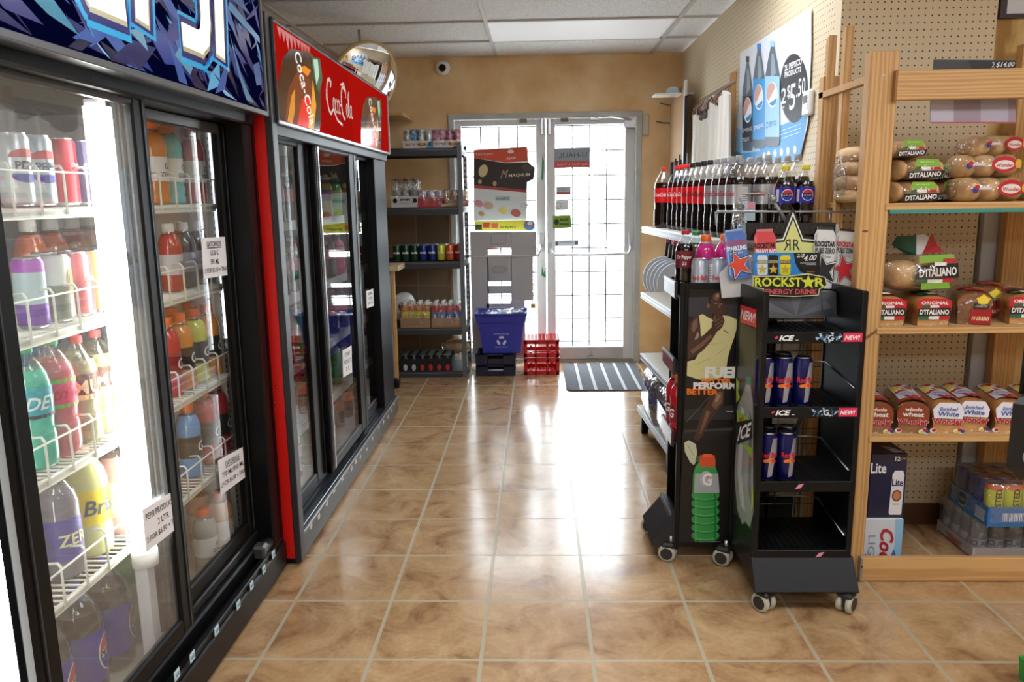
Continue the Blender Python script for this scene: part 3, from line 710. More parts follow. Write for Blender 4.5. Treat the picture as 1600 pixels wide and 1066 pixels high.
K('energy_silver')(lambda: ('energy_drink_can', can_parts(.135, .03, [M('1c2a86', .3), M('aeb4bd', .3, metal=.4)], [.14, 1], rbs, 26, reps=2)))
K('dr_pepper')(lambda: ('soda_bottle', bottle_parts(.235, .034, P_SODA, COLA, .78, M('b3202a'), M('6c1420'), .42, .68, lab_text('Dr Pepper', 'f0e8e4', .018, two='23', w=.055), .42, .93, 22)))
K('green_cap')(lambda: ('soda_bottle', bottle_parts(.225, .033, P_SODA, liq('1f6b3a'), .8, M('1f8a4a'), M('2c6b3c'), .42, .68, lab_text('GINGER', 'e8e8e0', .016), .42, .93, 18)))
K('grape_bottle')(lambda: ('juice_bottle', bottle_parts(.27, .042, P_SODA, liq('1b0d1a'), .82, M('2a1a3a'), M('4a3a6a'), .3, .66, lab_text('grape', 'b9d43c', .03, bands=[(.25, .6, '5a8a2a'), (.0, .2, '7a2a6a')]), .34, .93, 20)))
# ---- packs (one thing with its cans and wrap)
def tray(mb, x, y, h, mat, th=.003):
    mb.box(-x, x, -y, y, 0, .003, mat); mb.box(-x, x, -y-th, -y, 0, h, mat); mb.box(-x, x, y, y+th, 0, h, mat)
    mb.box(-x-th, -x, -y-th, y+th, 0, h, mat); mb.box(x, x+th, -y-th, y+th, 0, h, mat); return mb
def pack(nm, nx, ny, d, unit, trayc=None, trayh=.05, wrap=True, art=None, hw=.13, unit_name='can', col_of=None, handle=False):
    """unit(i,j) -> MB of one can/bottle; returns parts"""
    sx, sy = nx*d/2, ny*d/2; parts = []
    if trayc:
        t_ = tray(MB(), sx, sy, trayh, trayc)
        if art: art(t_, sx, sy, trayh)
        parts.append(('tray', t_))
    for i in range(nx):
        for j in range(ny):
            mb = unit(i, j); x, y = (i-(nx-1)/2)*d, (j-(ny-1)/2)*d
            for k in range(len(mb.v)): mb.v[k] = mb.v[k]+Vector((x, y, .003))
            parts.append((unit_name, mb))
    if wrap: parts.append(('plastic_wrap', MB().box(-sx-.004, sx+.004, -sy-.004, sy+.004, .004, hw+.004, WRAP, .012)))
    return nm, parts
def mini_can(h, r, mats, zs=None, n=12, art=None):
    p = can_parts(h, r, mats, zs, art, n); a = p[0][1]; b = p[1][1]; a2 = MB()
    for q in (a, b):
        base = len(a2.v); a2.v += q.v
        for f, k, s in zip(q.f, q.mi, q.sm): a2.f.append([i+base for i in f]); a2.mi.append(a2._m(q.mats[k])); a2.sm.append(s)
    return a2
def mini_bottle(h, r, prof, lq, fill, cap, lab, l0, l1, n=10, art=None, capr=.4, capz=.93):
    ps = bottle_parts(h, r, prof, lq, fill, cap, lab, l0, l1, art, capr, capz, n); a2 = MB()
    for _, q in ps:
        base = len(a2.v); a2.v += q.v
        for f, k, s in zip(q.f, q.mi, q.sm): a2.f.append([i+base for i in f]); a2.mi.append(a2._m(q.mats[k])); a2.sm.append(s)
    return a2
def front_text(items):
    """printing on the -Y face of a tray"""
    def art(mb, sx, sy, h):
        A = Art()
        for k in items: getattr(A, k[0])(*[x for x in k[1:] if not isinstance(x, dict)], **(k[-1] if isinstance(k[-1], dict) else {}))
        A.put(mb, on_plane((0, -sy-.003, 0), (1, 0, 0), (0, 0, 1), (0, -1, 0)))
    return art
# ------------------------------------------------------------------ blue drinks cooler
def yX(px, py, X): return at(px, py, X=X).y
INT = M('cfcac6', .5); INTD = M('8f9092', .5)
pc = thing('beverage_cooler', 'large black three-door sliding glass cooler under a dark blue cola sign', 'cooler', (-1.3, 1.6, 0))
def ch(mb, nm, par=None, **k):
    par = par or pc
    o = mb.build(nm, par, **k); o.matrix_parent_inverse = Matrix.Translation(-par.location) if par is pc else Matrix(); return o
Y0, Y1 = .55, 2.735
b = MB()
b.box(-1.76, -1.70, Y0, Y1, .1, 2.1, INT); b.box(-1.70, -1.0, Y0, Y0+.05, .1, 1.7, INT); b.box(-1.70, -1.05, 2.695, 2.705, .12, 1.68, M('dccfc9', .5))
b.box(-1.76, -.965, 2.705, Y1, .02, 2.1, SATIN); b.box(-1.76, -1.0, Y0, 2.71, 1.67, 2.1, BLACK); b.box(-1.72, -1.02, Y0, 2.71, .02, .125, M('bdb9b0', .3))
b.box(-1.06, -.965, 2.635, 2.72, .13, 1.66, SATIN, .006)
b.box(-1.05, -.955, Y0, 2.72, 1.625, 1.665, SATIN, .006)
ch(b, 'cabinet')
b = MB(); b.box(-1.02, -.955, Y0, Y1, .015, .115, BLACK, .006); b.box(-.985, -.962, Y0, Y1-.01, .115, .135, BLACK, .004)
b.box(-1.05, -1.0, Y0, Y1, .12, .17, SATIN, .006); b.box(-1.045, -1.02, Y0, Y1, .17, .2, M('1b1b1d', .25), .004)
ch(b, 'base_panel')
for px, py in ((276, 1054), (300, 1026), (338, 985), (372, 945), (393, 915), (412, 890), (427, 866)):
    p = at(px, py, X=-.955); b = MB()
    b.box(-.955, -.953, p.y-.014, p.y+.014, p.z-.013, p.z+.013, M('cfe2ea')); b.box(-.953, -.9522, p.y-.008, p.y+.01, p.z-.006, p.z+.004, M('6fa4c4')); ch(b, 'price_sticker')
b = MB(); b.tube([(-.985, 2.54, .15), (-.985, 2.63, .15)], .02, M('2a2a2a', .3), 12); b.box(-1.01, -.965, 2.53, 2.58, .13, .18, M('3a3a3a', .25), .008); ch(b, 'door_roller')
# sign box with printed face
SX = -.90
b = MB(); b.box(-1.0, SX, Y0-.1, 2.69, 1.655, 2.24, M('2b2c30', .35), .004)
b.box(SX-.004, SX+.006, Y0-.1, 2.69, 1.652, 1.668, M('5b5d62', .3), .002); b.box(SX-.004, SX+.006, 2.676, 2.692, 1.655, 2.24, M('5b5d62', .3), .002)
ch(b, 'sign_housing')
SBL = pm('sign_film_navy', '131858', .15, coat=.4, emit=.25)
A = Art(); rnd = random.Random(5)
cols = ['1b2166', '202a78', '171a50', '2a2f6e', '263a8c', '332c66', '1a3580', '3557a0', '181b56', '10123c']
for k in range(420):
    y = rnd.uniform(Y0, 2.67); z = rnd.uniform(1.675, 2.2); ang = rnd.uniform(-.95, -.25) if rnd.random() < .75 else rnd.uniform(.2, .8)
    L_ = rnd.uniform(.015, .13); w_ = L_*rnd.uniform(.06, .4)
    P = []
    for u, v in ((-1, 0), (0, rnd.uniform(.5, 1)), (1, rnd.uniform(-.3, .4)), (rnd.uniform(-.4, .4), -1)):
        P.append((min(2.67, max(Y0-.05, y+(u*L_*math.cos(ang)-v*w_*math.sin(ang)))), min(2.22, max(1.672, z+(u*L_*math.sin(ang)+v*w_*math.cos(ang))))))
    c = rnd.choice(cols) if rnd.random() < .94 else rnd.choice(['5aa8d6', '3f7fb8', '7fb4dc'])
    A.poly(P, M(c, .15, coat=.4, emit=.3), 1+k*.006)
for P, c in (([(2.40, 1.86), (2.44, 1.76), (2.50, 1.685), (2.56, 1.68), (2.47, 1.75)], '5a9ccc'), ([(2.58, 1.80), (2.64, 1.82), (2.65, 1.75), (2.60, 1.74)], '4a78b8'), ([(2.40, 1.93), (2.66, 1.88), (2.66, 1.90), (2.42, 1.955)], '5a94cc'), ([(2.36, 1.97), (2.60, 1.95), (2.5, 1.985)], '3a66a8'), ([(2.02, 1.735), (2.10, 1.70), (2.12, 1.72), (2.05, 1.76)], '6fb0d8'), ([(1.2, 1.85), (1.5, 1.72), (1.6, 1.70), (1.3, 1.9)], '3a8fb0'), ([(1.35, 1.95), (1.72, 1.74), (1.76, 1.75), (1.4, 2.0)], '3a94b4'), ([(1.80, 1.75), (1.88, 1.72), (1.86, 1.77)], '7ab4d4')):
    A.poly(P, M(c, .15, coat=.5), 4.2)
WL = pm('sign_letter_white', 'fbf8ea', .3, emit=.9); CY_ = pm('sign_cyan', '28a4dc', .2, emit=.25); CR = M('cfc9a4', .3)
def word_mark(g, mat, l, dz=0):
    """heavy italic lettering built from thick strokes; every outline grows from the same strokes"""
    t = .058; LET = dict(P=[[(0, 0), (0, 1), (.72, 1), (.95, .88), (1, .72), (.95, .55), (.72, .44), (0, .44)]], E=[[(1, 1), (0, 1), (0, 0), (1, 0)], [(0, .5), (.88, .5)]],
        S=[[(1, .82), (.95, .93), (.75, 1), (.25, 1), (.05, .93), (0, .8), (.03, .62), (.2, .52), (.8, .48), (.97, .38), (1, .2), (.93, .06), (.72, 0), (0, 0)]], I=[[(0, 0), (0, 1)]])
    for ch_, y, wd in (('P', 1.45, .125), ('E', 1.68, .115), ('P', 1.885, .125), ('S', 2.105, .135), ('I', 2.335, 0)):
        for path in LET[ch_]:
            Q = [(y+u*wd+.10*(v-.5)*.385, 1.793+v*.335+dz) for u, v in path]
            A.stroke(Q, t+2*g, mat, l)
            for q in Q[1:-1]: A.ell(q[0], q[1], t/2+g, t/2+g, mat, l+.1, 16)
word_mark(.034, CY_, 5, -.006); word_mark(.022, M('1a2080', .2), 6, -.003); word_mark(.005, CR, 7, -.004); word_mark(0, WL, 8, .003)
A.text('®', 2.365, 1.752, .014, M('d8d8e0'), 8)
b = MB(); b.box(SX-.002, SX, Y0-.08, 2.676, 1.668, 2.23, SBL)
A.put(b, lambda x, y, l: Vector((SX+.0003*(l+1), x, y)))
ch(b, 'sign_face')
# doors
def sliding(nm, y0, y1, X, st=.055, z0=.2, z1=1.63, glass=GLASSH, par=None, stl=None, top=None, mat=SATIN, mk=ch, stile_r=None):
    d = MB(); sl, sr = stl or st, stile_r or st
    d.box(X-.028, X, y0, y0+sl, z0, z1, mat, .006); d.box(X-.028, X, y1-sr, y1, z0, z1, mat, .006)
    d.box(X-.026, X-.002, y0, y1, z0, z0+.05, mat, .005); d.box(X-.026, X-.002, y0, y1, z1-.035, z1, top or mat, .005)
    d.box(X-.004, X+.004, y0+sl*.3, y0+sl*.36, z0+.01, z1-.01, M('34363a', .3)); d.box(X-.004, X+.003, y1-sr*.36, y1-sr*.3, z0+.01, z1-.01, M('34363a', .3))
    o = mk(d, nm)
    g = MB().box(X-.016, X-.010, y0+sl, y1-sr, z0+.05, z1-.035, glass); q = g.build('glass_pane', o); return o
sliding('sliding_door', 1.36, 2.02, -.985, .075, z0=.19, z1=1.645, stile_r=.07, top=M('3a3b3f', .25))
sliding('sliding_door', 1.95, 2.64, -1.03, .05, z0=.2, z1=1.625, stile_r=.055, glass=GLASS, top=M('4a4c50', .22))
sliding('sliding_door', .85, 1.41, -1.03, .05, z0=.2, z1=1.625)
# shelves with wire fences
SHZ = [1.37, 1.10, .785, .49]
for zi, z in enumerate(SHZ):
    for (a, c) in ((1.42, 1.97), (2.05, 2.64), (.7, 1.38)):
        s = MB(); xf = -1.08
        s.box(xf-.012, xf, a, c, z-.028, z-.006, WIREW, .003); s.box(xf, xf+.001, a+.01, c-.01, z-.02, z-.012, M('c9c8b8', .4))
        n = 22
        for i in range(n): s.tube([(-1.66, a+(c-a)*(i+.5)/n, z-.006), (xf-.003, a+(c-a)*(i+.5)/n, z-.006)], .003, WIREW, 5)
        s.box(-1.66, xf, a, a+.01, z-.02, z-.003, WIREW); s.box(-1.66, xf, c-.01, c, z-.02, z-.003, WIREW)
        ht = .075
        s.tube([(xf+.006, a+.01, z-.02), (xf+.006, a+.01, z+ht), (xf+.006, c-.01, z+ht), (xf+.006, c-.01, z-.02)], .0032, WIREW, 6)
        k = 6
        for i in range(1, k):
            y = a+(c-a)*i/k
            s.tube([(xf-.03, y, z+ht+.012), (xf-.004, y, z+ht+.014), (xf+.003, y, z+ht+.004), (xf+.003, y, z-.02)], .0032, WIREW, 6)
        ch(s, 'wire_shelf')
for yy in (1.985, 2.665):     # slotted standards
    s = MB(); s.box(-1.12, -1.1, yy-.01, yy+.006, .2, 1.6, M('d8d6cc', .4))
    for i in range(60): s.box(-1.0999, -1.0992, yy-.006, yy+.001, .22+i*.023, .23+i*.023, M('4a4a46'))
    ch(s, 'slotted_standard')
TUBE = pm('lit_tube', 'fffef8', .5, emit=TUBE_E); TUBE2 = pm('lit_tube_edge', 'eef3ff', .5, emit=2.2)
def lampy(nm, x, y, r, z0, z1, mat, hold=True):
    l_ = MB()
    if hold: l_.box(x-.022, x+.012, y-.022, y+.022, .17, z1+.02, M('cfcfd4', .4), .004)
    l_.lathe([(r+.002, z0-.04), (r+.002, z0)], WHITE, 16, (x, y, 0)); o = ch(l_, 'lamp_holder')
    return MB().lathe([(r, z0), (r, z1)], mat, 20, (x, y, 0)).build('lamp_tube', o)
lampy(0, -1.045, 1.90, .031, .47, 1.60, TUBE); lampy(0, -1.10, 2.68, .009, .9, 1.60, TUBE2, False); lampy(0, -1.045, 1.33, .034, .3, 1.60, TUBE)
# paper notes
def note(label, quad, lines, under=0, n=(1, 0, 0), **k):
    a = Art(); q = quad
    def L_(u, v): return tuple((q[0][i]*(1-u)+q[1][i]*u)*(1-v)+(q[3][i]*(1-u)+q[2][i]*u)*v for i in (0, 1))
    m = len(lines)
    for i, (t, u0, u1) in enumerate(lines):
        v1 = .14+.27*i if m == 3 else .1+.22*i; v2 = v1+(.15 if m == 3 else .13)
        a.textq(t, [L_(u0, v2), L_(u1, v2), L_(u1, v1), L_(u0, v1)], M('26262a', .6), 1, .005)
        if under and i == 0: a.poly([L_(u0, v2+.02), L_(u1, v2+.02), L_(u1, v2+.04), L_(u0, v2+.04)], M('26262a', .6), 1)
    return flat('paper_note', label, 'note', quad, a, n=n, th=.0008, col=M('eceaea', .6), **k)
note('paper note about two litre bottles taped to the blue-signed cooler front glass', [(222, 797), (275, 765), (283, 820), (228, 864)], [('PEPSI PRODUCTS', .06, .94), ('2 LTR', .38, .7), ('2 FOR $6.50 + TAX', .04, .96)], X=-.988)
note('upper paper price note on the right door of that cooler', [(314, 372), (351, 370), (355, 430), (318, 436)], [('GATORADE', .2, .8), ('G2 & G', .33, .66), ('591 ML', .33, .68), ('2 FOR $5.50 + TAX', .05, .97)], 1, X=-1.035)
note('lower paper price note on the right door of that cooler', [(340, 720), (380, 698), (384, 745), (345, 774)], [('GATORADE', .25, .8), ('710 ML/950 ML', .1, .95), ('2 FOR $6.00 + TAX', .03, .97)], 1, X=-1.035)
# contents ------------------------------------------------
ORD = ['first', 'second', 'third', 'fourth', 'fifth', 'sixth']
def row(kinds, X, z, pxs, py, where, cat, group, rz=PI/2, jit=.25, desc=None):
    n = 0
    for i, (k, px) in enumerate(zip(kinds, pxs)):
        y = yX(px, py, X)
        place(k, (X, y, z), '%s, %s from left, %s' % (DESC.get(k, k), ORD[i], where), cat, group, rz+random.uniform(-jit, jit))
DESC = dict(tall_pepsi='tall white can', tall_silver='tall silver can', tall_red='tall dark red can', tall_navy='tall purple-black can', tall_purple='tall purple can', tall_floral='tall leaf-emblem can', tall_rose='tall rose can', tall_orange='tall orange can', vita_red='white-capped red juice', vita_dark='white-capped dark juice', juice_orange='orange juice', dew_teal='teal soda bottle', dew_pink='pink soda bottle', cream_soda='brown-labelled soda', brisk='yellow-labelled iced tea', purple_soda='purple-labelled soda', red_soda='pale red soda', gz_orange='white-labelled orange drink', gz_teal='white-labelled teal drink', gz_red='white-labelled red drink', gz_clear='grey-labelled clear drink', g_orange='orange sports drink', g_peach='peach sports drink', g_lime='yellow-green sports drink', g_red='red sports drink', g_redbig='large red sports drink', g_blue='blue sports drink', g_deepblue='orange-capped deep-blue drink', pepsi_2l='blue-labelled cola bottle', sevenup_2l='green lemon-lime bottle', dew_dark='dark-labelled soda bottle', g_green='green sports drink', g_pink='pink sports drink')
WL_ = '%s shelf, %s, left cooler door'
row(['tall_pepsi', 'tall_silver', 'tall_red', 'tall_navy', 'tall_navy'], -1.135, 1.37, [24, 60, 98, 132, 160], 270, WL_ % ('top', 'front row'), 'can', 'tall cans on the top cooler shelf', jit=.5)
row(['tall_silver', 'tall_silver', 'tall_red', 'tall_red', 'tall_navy'], -1.21, 1.37, [50, 85, 118, 145, 170], 270, WL_ % ('top', 'second row'), 'can', 'tall cans on the top cooler shelf', jit=.5)
row(['tall_purple', 'tall_floral', 'tall_rose', 'tall_orange', 'tall_orange'], -1.135, 1.10, [47, 90, 124, 154, 180], 450, WL_ % ('second', 'front row'), 'can', 'tall cans on the second cooler shelf')
row(['tall_floral', 'tall_rose', 'tall_orange', 'tall_orange'], -1.21, 1.10, [75, 108, 140, 166], 450, WL_ % ('second', 'second row'), 'can', 'tall cans on the second cooler shelf')
row(['juice_orange', 'juice_orange', 'juice_orange', 'juice_orange'], -1.31, 1.10, [45, 80, 115, 147], 370, WL_ % ('second', 'back row'), 'bottle', 'juice bottles behind the cans')
row(['dew_teal', 'dew_pink', 'cream_soda', 'cream_soda'], -1.14, .785, [52, 93, 132, 162], 650, WL_ % ('third', 'front row'), 'bottle', 'soda bottles on the third cooler shelf')
row(['cream_soda', 'cream_soda', 'cream_soda'], -1.235, .785, [78, 119, 152], 600, WL_ % ('third', 'second row'), 'bottle', 'soda bottles on the third cooler shelf')
row(['g_deepblue', 'g_deepblue', 'g_deepblue', 'g_deepblue'], -1.34, .80, [58, 97, 137, 170], 580, WL_ % ('third', 'third row'), 'bottle', 'deep blue sports drinks on the third shelf')
row(['g_deepblue', 'g_deepblue', 'g_deepblue'], -1.44, .81, [90, 122, 154], 560, WL_ % ('third', 'back row'), 'bottle', 'deep blue sports drinks on the third shelf')
row(['purple_soda', 'brisk', 'red_soda', 'red_soda'], -1.15, .49, [95, 145, 190, 222], 830, WL_ % ('bottom', 'front row'), 'bottle', 'soda bottles on the bottom wire shelf')
row(['red_soda', 'purple_soda', 'purple_soda'], -1.26, .49, [130, 168, 200], 780, WL_ % ('bottom', 'second row'), 'bottle', 'soda bottles on the bottom wire shelf')
row(['pepsi_2l', 'pepsi_2l', 'sevenup_2l', 'dew_dark'], -1.17, .128, [120, 172, 218, 266], 960, 'front row, left cooler door, cooler floor', 'bottle', 'two litre bottles on the cooler floor', jit=.15)
row(['pepsi_2l', 'pepsi_2l', 'sevenup_2l'], -1.30, .128, [131, 170, 207], 900, 'second row, left cooler door, cooler floor', 'bottle', 'two litre bottles on the cooler floor')
row(['pepsi_2l', 'pepsi_2l'], -1.17, .128, [0, 66], 1000, 'cooler floor, leftmost cooler door', 'bottle', 'two litre bottles on the cooler floor')
row(['tall_pepsi', 'tall_silver', 'tall_pepsi'], -1.15, .49, [-60, -10, 32], 900, 'behind the leftmost cooler door', 'can', 'cans behind the leftmost door')
WR_ = '%s shelf, %s, right cooler door'
row(['gz_orange', 'gz_teal', 'gz_red'], -1.14, 1.37, [243, 268, 304], 280, WR_ % ('top', 'front row'), 'bottle', 'sports drinks on the top right shelf', jit=.1)
row(['gz_teal', 'gz_teal', 'gz_red'], -1.22, 1.37, [256, 288, 316], 280, WR_ % ('top', 'second row'), 'bottle', 'sports drinks on the top right shelf')
row(['vita_red', 'vita_dark', 'vita_dark'], -1.14, 1.10, [266, 289, 310], 400, WR_ % ('second', 'front row'), 'bottle', 'white-capped juice bottles')
row(['vita_red', 'vita_dark', 'vita_dark'], -1.22, 1.10, [280, 300, 318], 400, WR_ % ('second', 'second row'), 'bottle', 'white-capped juice bottles')
row(['g_red', 'g_orange', 'g_lime', 'g_orange'], -1.135, .785, [262, 284, 307, 328], 550, WR_ % ('third', 'front row'), 'bottle', 'sports drinks on the third right shelf', jit=.1)
row(['g_orange', 'g_orange', 'g_lime'], -1.215, .785, [272, 298, 322], 530, WR_ % ('third', 'second row'), 'bottle', 'sports drinks on the third right shelf')
row(['g_blue', 'g_redbig', 'g_redbig'], -1.14, .49, [296, 323, 343], 690, WR_ % ('bottom', 'front row'), 'bottle', 'sports drinks on the bottom right shelf', jit=.1)
row(['g_blue', 'g_deepblue'], -1.23, .49, [310, 336], 670, WR_ % ('bottom', 'second row'), 'bottle', 'sports drinks on the bottom right shelf')
row(['gz_clear', 'g_peach'], -1.14, .128, [322, 348], 850, 'front row, cooler floor, right door', 'bottle', 'sports drinks on the cooler floor', jit=.1)
row(['g_peach', 'g_blue', 'g_deepblue'], -1.235, .128, [316, 340, 366], 830, 'second row, cooler floor, right door', 'bottle', 'sports drinks on the cooler floor')
row(['g_blue', 'g_deepblue'], -1.33, .128, [330, 352], 800, 'back row, cooler floor, right door', 'bottle', 'sports drinks on the cooler floor')
# ------------------------------------------------------------------ red drinks cooler
rc = thing('beverage_cooler', 'black sliding-door cooler with a red cola sign and red side panel', 'cooler', (-1.3, 3.8, 0))
def cr(mb, nm, par=None, **k):
    par = par or rc; o = mb.build(nm, par, **k); o.matrix_parent_inverse = Matrix.Translation(-rc.location); return o
b = MB()
b.box(-1.72, -1.66, 2.80, 4.9, .1, 2.0, INTD); b.box(-1.72, -.95, 4.84, 4.9, .02, 1.99, SATIN, .004); b.box(-1.70, -.97, 2.80, 4.84, 1.64, 1.98, BLACK)
b.box(-1.70, -.99, 2.80, 4.84, .03, .13, INTD); b.box(-.97, -.93, 4.56, 4.9, .12, 1.64, SATIN, .005); b.box(-.985, -.935, 2.79, 2.87, .12, 1.64, SATIN, .005)
b.box(-.99, -.915, 2.79, 4.9, 1.60, 1.645, BLACK, .004)
cr(b, 'cabinet')
b = MB(); b.box(-.97, -.91, 2.79, 4.9, .012, .115, M('232529', .35), .005); b.box(-1.0, -.92, 2.80, 4.88, .115, .125, M('2c3036', .18), .002)
b.box(-1.0, -.975, 2.80, 4.88, .125, .15, SATIN, .003); b.box(-.912, -.906, 2.79, 4.9, .108, .117, M('8b8f96', .25), .001)
cr(b, 'base_panel')
rr = random.Random(3)
for px, py in ((486, 820), (498, 805), (511, 785), (522, 765), (535, 747), (549, 731), (556, 720), (563, 713), (573, 701), (582, 684), (592, 667), (599, 658), (606, 650), (612, 640), (616, 630)):
    p = at(px, py, X=-.909)
    P = [(p.y+rr.uniform(.008, .02)*math.cos(q)*1.3, p.z-.005+rr.uniform(.008, .017)*math.sin(q)) for q in [2*PI*k/8 for k in range(8)]]
    b = MB(); Art().poly(P, M('d8d3bd', .8)).put(b, lambda x, y, l: Vector((-.9085+.0003*l, x, y))); cr(b, 'torn_label')
# red side panel with printed drops
b = MB(); DRED = pm('red_side_film', 'cf1712', .3, coat=.4)
b.box(-1.72, -.925, 2.748, 2.80, .03, 1.66, DRED, .003); b.box(-1.72, -.915, 2.76, 2.80, .008, .03, BLACK)
A = Art(); dr = M('e2564a', .25); dr2 = M('8f0d0c', .25)
for i in range(130):
    x = rr.uniform(-1.3, -.945); z = rr.uniform(.06, 1.62); s_ = rr.uniform(.002, .007)
    A.ell(x, z, s_, s_*1.2, dr2, 1, 8); A.ell(x+s_*.2, z+s_*.2, s_*.6, s_*.7, dr, 2, 8)
A.put(b, on_plane((0, 2.748, 0), (1, 0, 0), (0, 0, 1), (0, -1, 0))); cr(b, 'side_panel')
b = MB(); b.box(-.93, -.905, 2.745, 2.80, .015, 2.0, M('2a2b2f', .4), .003); b.box(-1.72, -.925, 2.748, 2.80, 1.66, 2.0, M('333438', .4), .003)
cr(b, 'corner_trim')
b = MB(); TR = M('c9ccd2', .22, metal=.5)
X_ = -.90
b.box(-.97, X_, 2.80, 4.9, 1.64, 1.995, BLACK, .003)
b.box(X_-.004, X_+.008, 2.79, 4.9, 1.638, 1.652, TR, .003); b.box(X_-.004, X_+.006, 2.79, 4.9, 1.98, 1.992, M('3a3b3f', .25), .003)
b.box(X_-.004, X_+.008, 4.888, 4.9, 1.64, 1.99, TR, .002); b.box(X_-.004, X_+.006, 2.79, 2.80, 1.64, 1.99, M('3a3b3f', .25), .002)
cr(b, 'sign_housing')
CREDS = pm('sign_film_red', 'dc1c14', .08, coat=.8, emit=.8)
b = MB(); b.box(X_-.002, X_, 2.80, 4.888, 1.652, 1.98, CREDS)
A = Art()
def G(c): return M(c, .1, coat=.6, emit=.55)
# darker top wisps
for i in range(9):
    y = 2.85+i*.045; A.poly([(y, 1.975), (y+.05, 1.975), (y+.03, 1.975-rr.uniform(.03, .08))], G('a81410'), .5)
def bottle_art(y0, sc_, l):
    def T(P): return [(y0+x*sc_, 1.655+y*sc_) for x, y in P]
    # tilted glass bottle, base lower left, body to upper right
    A.poly(T([(.0, .02), (.02, .12), (.10, .22), (.20, .27), (.33, .285), (.47, .30), (.56, .27), (.60, .2), (.56, .05), (.53, .0), (.25, .0), (.0, .0)]), G('2a1410'), l)
    A.poly(T([(.07, .0), (.14, .12), (.26, .20), (.40, .22), (.47, .15), (.45, .0)]), G('6b2a10'), l+1)
    A.poly(T([(.10, .0), (.17, .1), (.22, .13), (.2, .05), (.16, .0)]), G('c9871f'), l+2)
    A.poly(T([(.36, .0), (.44, .12), (.47, .2), (.5, .1), (.44, .0)]), G('d8972a'), l+2)
    A.poly(T([(.28, .21), (.36, .235), (.45, .23), (.4, .2)]), G('d9821c'), l+2)
    A.poly(T([(.22, .0), (.3, .1), (.42, .13), (.44, .05), (.4, .0)]), G('d81a14'), l+1.5)
    A.poly(T([(.46, .285), (.60, .30), (.62, .22), (.55, .15), (.49, .2)]), G('2e5a43'), l+3)
    A.poly(T([(.49, .28), (.56, .29), (.57, .23), (.52, .18)]), G('a8cdbb'), l+4)
    A.text('Coca-Cola', y0+.35*sc_, 1.655+.145*sc_, .075*sc_, G('f2ece6'), l+5, w=.30*sc_, rot=-1.0, sh=.35, bold=.01)
bottle_art(2.80, 1.0, 1); bottle_art(4.12, .95, 1)
A.it = [it for it in A.it]
# script lettering: italic letters with long swashes
def arc(cx, cy, rx, ry, a0, a1, n=14): return [(cx+rx*math.cos(a0+(a1-a0)*i/n), cy+ry*math.sin(a0+(a1-a0)*i/n)) for i in range(n+1)]
WS = pm('script_white', 'f6f1ec', .1, coat=.8, emit=.1)
def cokescript(y, z, s, l=6):
    def P(L_): return [(y+a*s*.98, z+b_*s*.95) for a, b_ in L_]
    st = lambda L_, w=.012: A.stroke(P(L_), w*s, WS, l)
    st(arc(.06, .02, .055, .075, 1.0, 4.9), .016); st([(.09, .085), (.075, .065)], .012); st([(.07, -.052), (.11, -.03), (.17, -.075), (.26, -.09)], .012)
    st(arc(.125, -.01, .018, .03, 0, 6.28), .009); st(arc(.165, -.01, .018, .03, .7, 5.4), .009); st(arc(.205, -.01, .018, .03, 0, 6.28), .009); st([(.225, .02), (.222, -.03), (.238, -.04)], .009)
    st([(.243, 0), (.262, .004)], .009)
    st(arc(.315, .02, .05, .075, 1.0, 4.9), .016); st([(.27, .1), (.33, .115), (.36, .08), (.355, .05)], .010); st(arc(.375, -.01, .018, .03, 0, 6.28), .009)
    st([(.40, -.03), (.425, .07), (.418, .085), (.405, .06), (.405, -.03), (.42, -.04)], .009); st(arc(.45, -.01, .018, .03, 0, 6.28), .009); st([(.47, .02), (.467, -.03), (.485, -.04)], .009)
    st([(.02, -.02), (-.005, .0), (.0, .04), (.03, .09)], .01)
cokescript(3.47, 1.80, 1.0)
A.put(b, lambda x, y, l: Vector((X_+.0003*(l+1), min(x, 4.887), min(max(y, 1.6525), 1.979))))
cr(b, 'sign_face')
mkr = lambda mb, nm: cr(mb, nm)
sliding('sliding_door', 2.83, 3.42, -.965, .04, .15, 1.62, GLASS, mk=mkr, stile_r=.2)
sliding('sliding_door', 3.35, 4.13, -.935, .06, .15, 1.62, GLASS, mk=mkr, stile_r=.16)
sliding('sliding_door', 4.05, 4.62, -.965, .09, .15, 1.62, GLASS, mk=mkr, stile_r=.06)
for o in [o for o in bpy.data.objects if o.name.startswith('glass_pane') and o.parent and o.parent.parent is rc]: pass
b = MB(); b.box(-.938, -.930, 3.395, 3.41, .16, 1.61, M('d8dade', .15, metal=.7)); cr(b, 'metal_strip')
RSH = [1.27, .96, .66, .38]
for z in RSH:
    s = MB(); s.box(-1.62, -1.05, 2.86, 4.8, z-.012, z, M('b4b8ba', .35)); s.box(-1.05, -1.04, 2.86, 4.8, z-.02, z+.02, M('d0d3d4', .3)); cr(s, 'shelf')
b = MB(); p = (-.93, 4.42, .5); A2 = Art(); A2.ell(0, 0, .045, .06, M('1b2f7a'), 0); A2.text('PEPSI', 0, 0, .02, WHITE, 1)
K('rc_cola')(lambda: ('soda_bottle', [('bottle_body', mini_bottle(.235, .034, P_SODA, COLA, .76, M('c9201f'), RED, .42, .66, 14))]))
K('rc_green')(lambda: ('soda_bottle', [('bottle_body', mini_bottle(.235, .034, P_SODA, liq('2f9a55'), .8, M('1f8a4a'), M('3a8a3a'), .42, .66, 14))]))
K('rc_yellow')(lambda: ('soda_bottle', [('bottle_body', mini_bottle(.235, .034, P_SODA, liq('d8c22a'), .8, M('d8c22a'), M('3a6a9a'), .42, .66, 14))]))
